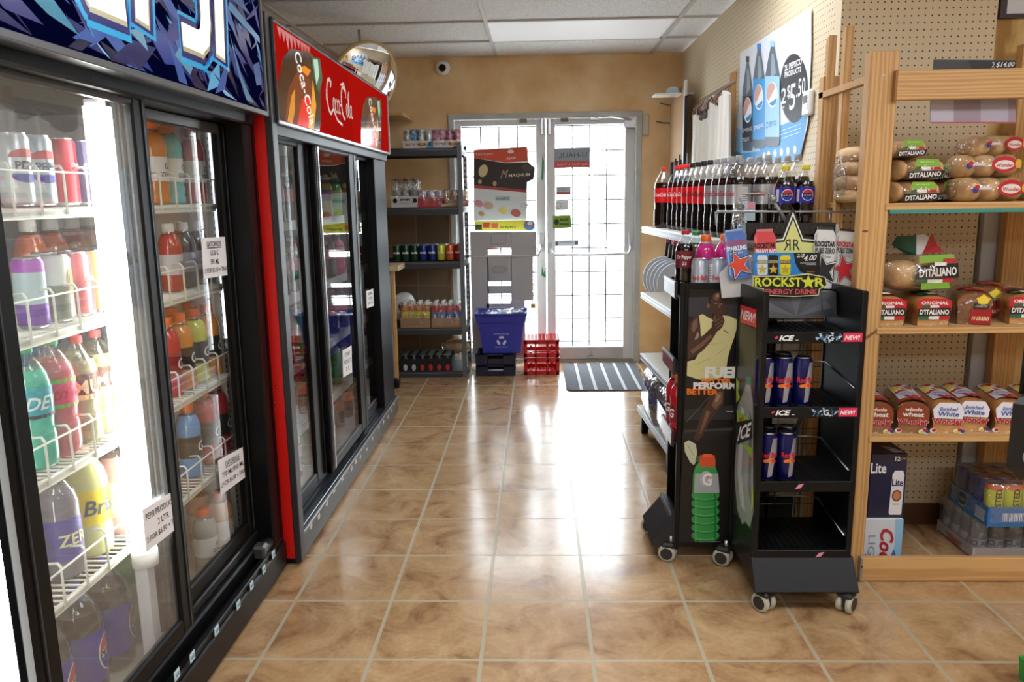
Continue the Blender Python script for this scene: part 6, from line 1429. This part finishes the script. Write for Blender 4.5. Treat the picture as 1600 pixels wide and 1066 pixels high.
K('plain_bun')(lambda: ('bun_pack', bunpack(2, .12, .19, .22, '', art=lambda A, w, h: A.rect(-w*.1, h*.8, w*.4, h*.98, M('23282a'), 1).text("D'ITA", w*.15, h*.88, h*.08, M('f0f0f0'), 2), nz=4)))
z1, z2, z3 = 1.336, .919, .537
place('plain_bun', (1.19-.09+.03, 2.72, z1), 'tall bag of stacked buns behind the side slats of the bread shelf', 'buns', 'bagged buns', 0)
place('di_bun', (1.275, 2.685, z1), 'green-and-black labelled bun bag, bottom of the stack beside the front post', 'buns', 'bagged buns')
place('di_bun', (1.29, 2.70, z1+.074), 'green-and-black labelled bun bag, middle of the stack beside the front post', 'buns', 'bagged buns')
o = place('di_bun', (1.25, 2.72, z1+.148), 'green-and-black labelled bun bag, top of the stack beside the front post', 'buns', 'bagged buns', .1, .85)
place('di_bun', (1.47, 2.86, z1), 'bag of buns in shadow behind the main stack, bottom one', 'buns', 'bagged buns', 0, 1)
place('di_bun', (1.45, 2.87, z1+.074), 'bag of buns in shadow behind the main stack, upper one', 'buns', 'bagged buns', .15, .85)
place('wo_bun', (1.545, 2.72, z1), 'hot dog bun bag at the right end of the top shelf, bottom one', 'buns', 'bagged buns', 0, 1.05)
place('wo_bun', (1.54, 2.76, z1+.082), 'bag of hot dog buns with red oval label, second layer on the top shelf', 'buns', 'bagged buns', -.1, 1.0)
place('wo_bun', (1.60, 2.80, z1+.155), 'crumpled bag of buns on the very top of the right stack', 'buns', 'bagged buns', .2, .9)
place('wo_bun', (1.78, 2.75, z1), 'hot dog bun bag at the far right edge of the top shelf', 'buns', 'bagged buns')
# middle shelf
for x, y, k, l, rz in ((1.205, 2.69, 'ditaliano_loaf', 'red-labelled loaf half hidden behind the front post', -.05), (1.353, 2.685, 'ditaliano_loaf', 'red-labelled loaf second from the front post', -.08), (1.497, 2.70, 'grain_loaf', 'brown grain loaf with yellow sun and red label', -.35), (1.63, 2.86, 'grain_loaf', 'brown loaf in shadow behind the sun-labelled one', -.5), (1.675, 2.70, 'ditaliano_loaf', 'red-labelled loaf at the right edge of the photo', -.25), (1.82, 2.72, 'ditaliano_loaf', 'red-labelled loaf beyond the right edge loaf', -.2)):
    place(k, (x, y, z2), l+' on middle bread shelf', 'bread', 'loaves on the middle shelf', rz)
t = thing('bun_bag', 'bag of round buns with tricolour top lying on the middle shelf loaves', 'buns', (1.33, 2.73, z2+.118)); 
B = MB(); B.blob((-.055, .05, .05), (.06, .07, .05), BUN, 20, 12, 2.3); B.blob((.045, .055, .055), (.06, .07, .055), BUN, 20, 12, 2.3); B.blob((-.01, .13, .045), (.07, .06, .045), BUN, 20, 12, 2.3); B.build('bun', t)
MB().blob((-.005, .08, .055), (.125, .12, .066), BAG, 28, 16, 2.6).build('bag', t)
A = Art(); A.poly([(-.045, .02), (.105, .035), (.1, .085), (-.035, .075)], INK, 2); A.text("D'ITALIANO", .033, .055, .03, M('f2f0ea'), 3, w=.125, bold=.03, rot=.06); A.poly([(-.03, .085), (.09, .09), (.085, .115), (-.03, .11)], M('7fae3c'), 1); A.poly([(-.02, -.005), (.08, .0), (.07, .025), (-.02, .02)], M('7fae3c'), 1); A.rect(.0, .018, .05, .03, M('e9e6e2'), 1.5); A.rect(.05, .02, .085, .034, M('b8232c'), 1.5); A.rect(-.04, .018, 0, .03, M('1f5b44'), 1.5); A.rect(.02, .076, .06, .088, M('e9e6e2'), 2.5); A.poly([(.05, .084), (.1, .086), (.09, .1), (.05, .1)], M('b8232c'), 2)
L = MB(); A.put(L, lambda x, y, l: Vector((x, -.034-.0007*l+.6*(x-.03)**2+ .5*max(0, y-.06)**1.0*.3, y+.01))); L.build('bag_print', t)
tw = MB()
tw.add([(-.02, .09, .115), (.0, .06, .118), (-.005, .06, .185), (-.06, .09, .18), (-.07, .10, .15)], [(0, 1, 2, 3, 4)], M('1f4f3c', .35)); tw.add([(0, .06, .118), (.03, .06, .12), (.045, .065, .175), (.02, .06, .19), (-.005, .06, .185)], [(0, 1, 2, 3, 4)], M('c9c6c6', .35)); tw.add([(.02, .058, .12), (.10, .07, .125), (.075, .07, .15), (.05, .06, .19)], [(0, 1, 2, 3)], M('a81f2a', .35))
for i in range(len(tw.v)): pass
sol = tw.build('bag_neck', t); md = sol.modifiers.new('s', 'SOLIDIFY'); md.thickness = .004
# bottom bread row
for i, (x, k, l, rz) in enumerate(((1.19, 'wonder_wheat', 'brown wheat loaf half hidden behind the front post', -.1), (1.312, 'wonder_wheat', 'brown wheat loaf, second from the post', -.22), (1.432, 'wonder_white', 'white-labelled loaf, third from the post', -.16), (1.53, 'wonder_white', 'white-labelled loaf, fourth from the post', -.16), (1.648, 'wonder_white', 'white-labelled loaf, fifth from the post', -.2), (1.765, 'wonder_white', 'white-labelled loaf at the right edge of the photo', -.2))):
    place(k, (x, 2.685+(.02 if i == 3 else 0), z3), l+' on lowest bread shelf', 'bread', 'loaves on the lowest shelf', rz)
# beer boxes
t = thing('beer_box', 'dark blue twelve-can beer box on top of the pale one', 'box', (1.258, 2.72, .205)); 
NV = M('1a1c40', .3, coat=.3); b = MB().box(-.066, .066, 0, .3, 0, .245, NV, .004); A = Art()
A.text('Lite', -.035, .19, .04, M('e9e9ec'), 1, w=.055, bold=.02); A.text('12', .03, .225, .016, M('e9e9ec'), 1, bold=.03); A.text('CANS', .052, .225, .008, M('c9b46a'), 1)
A.poly([(.016, .012), (.056, .012), (.058, .02), (.058, .165), (.052, .18), (.024, .18), (.016, .165), (.012, .02)], M('dfe1e6'), 1); A.text('Lite', .036, .135, .028, M('1d2a5c'), 2, w=.04, bold=.03); A.ell(.036, .085, .017, .022, M('2a2c50'), 2); A.ell(.036, .085, .013, .017, M('c9784a'), 3); A.rect(.024, .05, .048, .055, M('c9b46a'), 2)
A.put(b, on_plane((0, 0, 0), (1, 0, 0), (0, 0, 1), (0, -1, 0))); A = Art()
for i in range(5): A.rect(-.055+.02*i, .02+.03*i, -.04+.02*i, .2+.02*i, M('2c2f5c', .3), 1)
A.poly([(.02, .005), (.06, .005), (.03, .07), (.0, .09)], M('b9c4dc'), 1); A.poly([(.015, .04), (.03, .05), (.01, .085), (0, .08)], M('c9783a'), 2); A.put(b, on_plane((0, 0, .245), (1, 0, 0), (0, 1, 0), (0, 0, 1)))
b.build('carton', t)
t = thing('beer_box', 'pale blue and white beer box on the floor under the dark blue one', 'box', (1.25, 2.715, 0)); b = MB().box(-.07, .075, 0, .3, 0, .203, M('cdd6e0', .35), .004); A = Art()
A.poly([(.02, .0), (.074, .0), (.074, .2), (.045, .2), (.05, .1)], M('8fbfe0', .35), 1); A.text('Coors', .018, .07, .05, M('b5202f'), 3, w=.19, rot=-PI/2, sh=.3, bold=.03); A.text('LIGHT', -.035, .06, .026, M('8d95a0'), 2, w=.16, rot=-PI/2, bold=.01); A.poly([(.035, .05), (.058, .055), (.046, .085)], M('2a6ab4'), 4); A.poly([(-.065, .05), (-.045, .05), (-.055, .07)], M('6a8ac4'), 4)
A.put(b, on_plane((0, 0, 0), (1, 0, 0), (0, 0, 1), (0, -1, 0))); b.build('carton', t)
# beer flats
def flatp(z):
    pass
K('claw_flat')(lambda: pack('can_flat', 6, 4, .064, lambda i, j: mini_can(.155, .031, [M('b9bcc0', .3, metal=.4), M('8d9096', .3, metal=.4)], [.5, 1], 14, word('CLAW', '5a5c62', .4, .02) if j == 0 and i < 3 else None), M('b4aaa6', .5), .05, True, lambda mb, sx, sy, h: (Art().text('WHITE CLAW', 0, h*.62, .014, M('7a4a3c'), 2, w=.12, bold=.01).ell(0, h*.35, .05, h*.25, M('c97848'), 1).rect(-.12, .006, .12, .012, M('3c3a3e'), 1).put(mb, on_plane((-sx-.003, 0, 0), (0, -1, 0), (0, 0, 1), (-1, 0, 0)))), .155))
def bl_unit(i, j):
    if j == 0 and i < 3: return mini_can(.155, .031, [M('d3d62c', .3), M('e2703c', .3)], [.86, 1], 16, word('TWISTED', '23241c', .5, .022, rotc=PI/2, extra=lambda A, r, h: A.rect(.012, h*.2, .02, h*.4, M('d8462a'), 1)))
    if i == 0: return mini_can(.155, .031, [M('22388c', .28, metal=.4)], [1], 14)
    return mini_can(.155, .031, [M(['8a2a2c', '2a3a8c', '3a4aa0', 'c9643c'][(i+j) % 4], .28, metal=.4)], [1], 12)
BT = M('2f7fc4', .4)
def bart(mb, sx, sy, h):
    A = Art(); 
    for i in range(24): A.rect(-sx+.05+i*.006, .02, -sx+.052+i*.006+(.0015 if i % 3 else 0), h*.7, M('e9ecee'), 1)
    A.put(mb, on_plane((0, -sy-.003, 0), (1, 0, 0), (0, 0, 1), (0, -1, 0)))
    A = Art(); A.ell(-.04, h*.55, .035, h*.4, M('d3c44a'), 1); A.ell(-.04, h*.55, .029, h*.33, M('24427a'), 2); A.text('PALM', -.04, h*.55, .014, M('d3c44a'), 3)
    for i in range(16): A.rect(.05+i*.004, h*.15, .052+i*.004, h*.75, M('e9ecee'), 1)
    A.put(mb, on_plane((-sx-.003, 0, 0), (0, -1, 0), (0, 0, 1), (-1, 0, 0)))
K('mixed_flat')(lambda: pack('can_flat', 6, 4, .064, bl_unit, M('2c6fb0', .4), .075, True, bart, .155))
place('claw_flat', (1.625+.197, 2.925, .002), 'grey tray of wrapped silver cans on the floor under the bread shelf', 'drinks tray', None)
place('mixed_flat', (1.632+.197, 2.865, .163), 'blue tray of wrapped mixed beer cans on top of the grey tray', 'drinks tray', None)
# ------------------------------------------------------------------ grey rack by the back wall
gr = thing('storage_rack', 'dark grey five-shelf metal rack against the back wall left of the door', 'rack', (-.9, 6.1, 0)); ag = grp(gr)
GM = M('3f4247', .4, metal=.2); GMD = M('2b2d31', .45); GX0, GX1, GYA, GYB = -1.38, -.548, 5.90, 6.34
b = MB(); b.box(GX1-.035, GX1, GYA-.002, GYA+.03, 0, 1.775, M('606469', .4), .002); ag(b, 'post')
b = MB(); b.box(GX1-.03, GX1, GYB-.03, GYB, 0, 1.775, M('54585d', .4), .002); 
for i in range(40): b.box(GX1-.02, GX1-.01, GYB-.031, GYB-.0295, .08+i*.042, .1+i*.042, M('b9bdc4', .4))
ag(b, 'post')
for y in (GYA, GYB-.03): ag(MB().box(GX0, GX0+.035, y, y+.03, 0, 1.775, GM, .002), 'post')
GZ = [1.735, 1.305, .90, .39, .045]
for z in GZ:
    b = MB(); b.box(GX0, GX1-.004, GYA+.004, GYB-.004, z-.008, z, GMD); b.box(GX0+.03, GX1-.034, GYA, GYA+.012, z-.055, z+.003, GM, .004); b.box(GX0, GX1-.03, GYB-.012, GYB, z-.05, z, GM); b.box(GX1-.012, GX1, GYA+.03, GYB-.03, z-.045, z, GM, .003)
    b.tube([(GX0+.035, GYA-.001, z-.012), (GX1-.035, GYA-.001, z-.012)], .006, M('4f5358', .35), 6); ag(b, 'shelf')
K('rb_light')(lambda: pack('energy_drink_tray', 4, 3, .054, lambda i, j: mini_can(.134, .026, [M(['b9bfc6', '2f7fc0', 'c3c6c4', 'c9ccd2'][i], .25, metal=.5)], [1], 14), M('d6d2d4', .4), .056, True, front_text([('text', 'Red Bull', -.055, .03, .018, M('b5202f'), 1, {'w': .07, 'bold': .02}), ('ell', .03, .03, .035, .012, M('d9762c'), 1), ('ell', .03, .032, .015, .01, M('d8a03c'), 2), ('poly', [(.06, .0), (.107, .0), (.107, .05), (.085, .05)], M('4a9ad0'), 1)]), .134))
K('rb_pink')(lambda: pack('energy_drink_tray', 4, 3, .054, lambda i, j: mini_can(.134, .026, [M(['b5607c', 'b06a86', 'a86080', 'b9607a'][i], .25, metal=.4)], [1], 14), M('d6d2d4', .4), .056, True, front_text([('text', 'Red Bull', -.045, .032, .018, M('b5202f'), 1, {'w': .075, 'bold': .02}), ('ell', .045, .03, .035, .012, M('d9762c'), 1), ('ell', .045, .032, .015, .01, M('d8a03c'), 2), ('poly', [(.03, .0), (.107, .0), (.107, .02), (.06, .012)], M('4a3a4a'), 1)]), .134))
place('rb_light', (-.875, 6.02, 1.738), 'tray of silver and blue energy drinks on top of the grey rack', 'drinks tray', None)
place('rb_pink', (-.662, 6.02, 1.738), 'wrapped tray of pink energy drinks on top of the grey rack, right tray', 'drinks tray', None)
GLB = thin('clear_glass_bottle', (.9, .93, .93), .1, 1.5, .03)
K('jones')(lambda: pack('soda_pack', 3, 2, .066, lambda i, j: mini_bottle(.21, .031, P_2L, GLB, .9, M('3a3a3a'), M('8d8f8f'), .35, .6, 12, capr=.4), M('d0cfcb', .4), .085, True, front_text([('text', 'JONES', 0, .055, .02, INK, 1, {'w': .08, 'bold': .05}), ('ell', -.075, .05, .016, .018, INK, 1), ('ell', .075, .05, .016, .018, INK, 1), ('text', 'SODA CO', 0, .03, .008, M('7a7a7a'), 1)]), .205))
K('redpack')(lambda: pack('can_pack', 3, 2, .064, lambda i, j: mini_can(.122, .031, [M('c9bcc8', .25, metal=.3)], [1], 14, word('fruit', '8a3a5a', .6, .016)), M('c2323a', .4), .065, True, front_text([('text', 'SPARKLE', 0, .035, .014, M('8f1a24'), 1, {'w': .12})]), .122))
K('brownpack')(lambda: pack('can_pack', 3, 2, .064, lambda i, j: mini_can(.122, .031, [M('b59a7c', .25, metal=.4)], [1], 14, word('beer', '6a3a1c', .6, .016)), M('8a5a40', .4), .05, True, front_text([('poly', [(-.1, .0), (.1, .03), (.1, .045), (-.1, .02)], M('c9a88a'), 1)]), .122))
place('jones', (-.99, 6.02, 1.308), 'wrapped pack of clear soda bottles in a white carton on the second rack shelf', 'drinks pack', None)
place('redpack', (-.79, 6.0, 1.308), 'red carton of pale cans in the middle of the second rack shelf', 'drinks pack', None)
place('brownpack', (-.60-.015, 6.0, 1.308), 'brown carton of tan cans at the right end of the second rack shelf', 'drinks pack', None)
CC = [('15402a', 'green cans', 1), ('0e3a24', 'dark green cans', 1), ('1c2f7a', 'dark blue cans', 0), ('b9c43a', 'yellow-green cans', 0), ('c9582c', 'orange cans', 0), ('7a1c22', 'dark red cans', 0)]
def ccan(c):
    return lambda: ('soda_can', [(p, m) for p, m in can_parts(.122, .032, [M(c, .25, metal=.3)], [1], word('soda', 'e6e6e6', .55, .02), 14)])
for c, n, _ in CC: K('cc_'+c)(ccan(c))
seq = ['15402a', '15402a', '0e3a24', '1c2f7a', '1c2f7a', 'b9c43a', 'c9582c', '7a1c22']
names = {c: n for c, n, _ in CC}
for i, c in enumerate(seq):
    for j in range(3):
        place('cc_'+c, (-1.065+i*.0675, 5.945+j*.068, .903), '%s soda can, %s from left, %s row, middle rack shelf' % ({'15402a': 'green', '0e3a24': 'dark green', '1c2f7a': 'dark blue', 'b9c43a': 'yellow-green', 'c9582c': 'orange', '7a1c22': 'dark red'}[c], ['first', 'second', 'third', 'fourth', 'fifth', 'sixth', 'seventh', 'eighth'][i], ['front', 'second', 'third'][j]), 'can', 'soda cans on the middle rack shelf')
for i, c in enumerate(seq[:5]):
    pass
KB = M('9c7650', .6)
K('yellow_case')(lambda: pack('bottle_case', 4, 3, .056, lambda i, j: mini_bottle(.195, .027, P_JUICE, liq('c9722c'), .84, M('e6e6e0'), M('c9d03a'), .25, .62, 12, lab_text('FUZE', 'c2322a', .018) if j == 0 else None, .5, .87), KB, .075, True, None, .19))
K('red_case')(lambda: pack('bottle_case', 4, 3, .056, lambda i, j: mini_bottle(.195, .027, P_JUICE, liq('b3202c'), .84, M('e6e6e0'), M('2a6ab0'), .25, .58, 12, lab_text('C', 'f0f0f0', .02) if j == 0 else None, .5, .87), KB, .075, True, None, .19))
place('yellow_case', (-.94, 6.0, .393), 'cardboard case of yellow-labelled drink bottles on the fourth rack shelf', 'drinks case', None)
place('red_case', (-.70, 6.0, .393), 'cardboard case of red drinks with blue labels on the fourth rack shelf', 'drinks case', None)
K('cola_tray')(lambda: pack('can_tray', 6, 4, .066, lambda i, j: mini_can(.122, .031, [M('b9bbbf' if i < 2 else 'c2282a', .25, metal=.3), M('17171a', .3)], [.45, 1], 12), M('141416', .5), .1, False, front_text([('ell', -.16+.066*k, .03, .016, .026, M('b9bbbf') if k < 2 else M('c2282a'), 1) for k in range(6)]), .122))
K('cola_tray2')(lambda: pack('can_tray', 3, 4, .066, lambda i, j: mini_can(.122, .031, [M('c2282a', .25, metal=.3), M('17171a', .3)], [.45, 1], 12), M('141416', .5), .1, False, None, .122))
place('cola_tray', (-.86-.01, 6.05, .048), 'black tray of cola cans on the bottom rack shelf', 'drinks tray', None)
t = thing('plastic_bag', 'clear bag of bread rolls at the back of the bottom rack shelf', 'bag', (-.66, 6.22, .16)); MB().blob((0, 0, .03), (.11, .07, .06), BUN, 18, 10).build('rolls', t); MB().blob((0, 0, .03), (.125, .08, .075), BAG, 20, 12).build('bag', t)
t = thing('plastic_bag', 'white plastic bag with dark red contents behind the yellow-labelled bottles', 'bag', (-1.07, 6.2, .395)); MB().blob((0, 0, .12), (.09, .08, .12), M('d9d9d9', .5, bump=.5), 20, 12, 2.4).build('bag', t); MB().blob((0, -.035, .13), (.055, .055, .06), M('6a2430', .5), 16, 10).build('contents', t)
# little wooden stand and wheel between cooler and rack
t = thing('wooden_stand', 'narrow wooden stand with a light board top beside the grey rack', 'stand', (-1.02, 5.6, 0)); 
MB().box(-.14, .035, -.08, .2, .865, .905, M('c9b591', .5), .003).build('board_top', t); MB().box(-.025, .0, -.06, -.03, .06, .865, WOODZ, .002).build('leg', t); MB().box(-.05, -.028, -.065, -.02, .04, .865, M('a9a59c', .5), .002).build('leg', t)
MB().lathe([(.04, -.02), (.052, -.014), (.052, .014), (.04, .02)], BLACK, 24, T=Matrix.Translation((-.02, -.02, .052)) @ Matrix.Rotation(PI/2, 4, 'Y')).build('wheel', t)
# ------------------------------------------------------------------ recycling bin on dark crates, red crates, mat
BB = pm('bin_blue', '2a35a8', .35); BBD = M('1e2a8c', .35)
t = thing('recycling_bin', 'blue plastic recycling bin full of clear plastic, standing on dark crates', 'bin', (-.28, 6.07, .178))
def frust(mb, x0, y0, x1, y1, z0, z1, mat, th=.006):
    o = [(-x0, -y0, z0), (x0, -y0, z0), (x0, y0, z0), (-x0, y0, z0)]; u = [(-x1, -y1, z1), (x1, -y1, z1), (x1, y1, z1), (-x1, y1, z1)]
    oi = [(v[0]*(1-th/x0), v[1]*(1-th/y0), z0+th) for v in o]; ui = [(v[0]*(1-th/x1), v[1]*(1-th/y1), z1) for v in u]
    vs = o+u+oi+ui; fs = [(0, 1, 2, 3), (8, 9, 10, 11)]
    for i in range(4): j = (i+1) % 4; fs += [(i, j, j+4, i+4), (i+8, j+8, j+12, i+12), (i+4, j+4, j+12, i+12)]
    return mb.add(vs, fs, mat)
b = MB(); frust(b, .145, .11, .178, .14, 0, .265, BB); frust(b, .188, .15, .196, .156, .245, .305, BB); b.build('bin_body', t)
b = MB(); frust(b, .196, .156, .203, .163, .29, .318, BBD); b.box(-.17, .17, -.128, -.124, .235, .245, BBD); b.build('rim', t)
A = Art(); y = M('d9dcf0'); 
for k in range(3):
    a = PI/2+2*PI*k/3; c, s_ = math.cos(a), math.sin(a)
    def Rr(px, py): return (px*c-py*s_, .10+px*s_+py*c)
    A.poly([Rr(.018, -.02), Rr(.036, -.02), Rr(.036, .006), Rr(.018, .006)], y, 1); A.poly([Rr(.012, .006), Rr(.042, .006), Rr(.027, .022)], y, 1)
A.text('PUT ME BY THE CURB', 0, .155, .008, y, 1, w=.115, bold=.02); A.text('RECYCLE TODAY', 0, .05, .007, y, 1, w=.1, bold=.02)
b = MB(); A.put(b, lambda x, y_, l: Vector((x, -.111-.0012-.0003*l-.03*(y_)/.265, y_))); b.build('recycling_mark', t)
t = thing('plastic_wrap_heap', 'crumpled clear and blue plastic film heaped in the blue bin', 'plastic film', (-.28, 6.07, .47))
rr = random.Random(2)
for i in range(7):
    x, y_ = rr.uniform(-.11, .11), rr.uniform(-.08, .08)
    mb = MB().blob((x, y_, rr.uniform(-.01, .02)), (rr.uniform(.05, .075), .06, rr.uniform(.03, .045)), thin('crumpled_film', (.78, .88, .97), .2, 1.45, .12, bump=1.0, haze=.25) if i < 3 else WRAP, 18, 10)
    for k in range(len(mb.v)): v = mb.v[k]; mb.v[k] = v*(1+.12*math.sin(v.x*90+i)*math.cos(v.z*120+v.y*70))
    mb.build('film', t)
DB = M('141a34', .4)
for q, z in enumerate((0, .09)):
    t = thing('bottle_crate', '%s of the two dark blue crates under the blue recycling bin' % ['lower', 'upper'][q], 'crate', (-.33, 6.07, z), 0, 'dark crates')
    b = MB(); hx, hy, h = .147, .13, .086
    b.box(-hx, hx, -hy, hy, 0, .008, DB)
    for s_ in (-1, 1):
        b.box(s_*hx-.008, s_*hx+.008, -hy, hy, 0, h, DB, .003)
        b.box(-hx, -.06, s_*hy-.006, s_*hy+.006, 0, h, DB, .003); b.box(.06, hx, s_*hy-.006, s_*hy+.006, 0, h, DB, .003); b.box(-.06, .06, s_*hy-.01, s_*hy+.002, 0, .045, DB, .004); b.box(-hx, hx, s_*hy-.006, s_*hy+.006, h-.014, h, DB, .003)
    b.build('crate_body', t)
CRD = pm('crate_red', 'c4121c', .3)
for q, z in enumerate((0.0, .142)):
    t = thing('milk_crate', '%s bright red plastic crate in front of the doors' % ['lower', 'upper upside-down'][q], 'crate', (.03, 6.10, z), 0, 'red crates')
    hx, hy, h = .132, .132, .138; b = MB()
    for s_ in (-1, 1):
        for ax in (0, 1):
            def bx2(a, c, z0, z1, th=.006):
                if ax: b.box(a, c, s_*hy-th, s_*hy+th, z0, z1, CRD, .002)
                else: b.box(s_*hx-th, s_*hx+th, a, c, z0, z1, CRD, .002)
            bx2(-hx, hx, 0, .03); bx2(-hx, hx, h-.036, h)
            for a, c in ((-hx, -hx+.02), (-.055, -.038), (.038, .055), (hx-.02, hx)): bx2(a, c, 0, h)
            for cx in (-.085, 0, .085):
                if cx: b.box(cx-.012, cx+.012, s_*hy-.0065, s_*hy+.0065, .028, .045, CRD) if ax else None
            bx2(-hx-.004, hx+.004, h-.012, h, .009); bx2(-hx, hx, .028, .034, .009)
    b.build('crate_body', t)
    g_ = MB(); zt = h-.006 if q else .002
    for i in range(9): g_.box(-hx, hx, -hy+.012+i*.03, -hy+.018+i*.03, zt, zt+.006, CRD); g_.box(-hx+.012+i*.03, -hx+.018+i*.03, -hy, hy, zt, zt+.006, CRD)
    g_.build('grid_base', t)
MT = noise_mat('mat_grey', '43474c', '62666c', 160, rough=.95, bump=.5); MS = noise_mat('mat_stripe', 'a9adb2', 'd0d4d8', 160, rough=.95)
b = MB(); pts = []
x0_, x1_, y0_, y1_ = .205, .80, 5.44, 6.36; rc_ = .05
for cx, cy, a0 in ((x1_-rc_, y0_+rc_, -PI/2), (x1_-rc_, y1_-rc_, 0), (x0_+rc_, y1_-rc_, PI/2), (x0_+rc_, y0_+rc_, PI)):
    for k in range(6): pts.append((cx+rc_*math.cos(a0+PI/2*k/5), cy+rc_*math.sin(a0+PI/2*k/5), .0005))
b.prism(pts, (0, 0, .008), MT)
for i in range(5): x = .30+i*.105; b.box(x, x+.022, y0_+.006, y1_-.01, .0083, .0095, MS)
tag(b.build('door_mat'), 'grey door mat with pale stripes in front of the glass door', 'mat')
# ------------------------------------------------------------------ dark device at the right edge, green corner
t = thing('counter_device', 'black plastic device on a thin stem at the right edge of the photo', 'device', (.945, 1.52, 0)); 
MB().box(-.01, .24, -.03, .03, .80, .99, M('0c0c0e', .5), .03).build('device_body', t); MB().tube([(.005, 0, .98), (.005, 0, 1.08)], .005, BLACK, 8).build('stem', t); MB().lathe([(.055, 0), (.055, .012), (.012, .02), (.01, .81)], BLACK, 20, (.225, 0, 0)).build('stand', t); MB().blob((.01, -.03, .86), (.009, .004, .014), M('8d8f8c', .3)).build('button', t)
t = thing('plastic_box', 'bright green plastic box at the bottom right corner beside the wooden kick board', 'box', (1.50, 1.95, 0)); frust(MB(), .135, .11, .14, .115, 0, .07, M('1f9a3c', .35)).build('box_body', t)
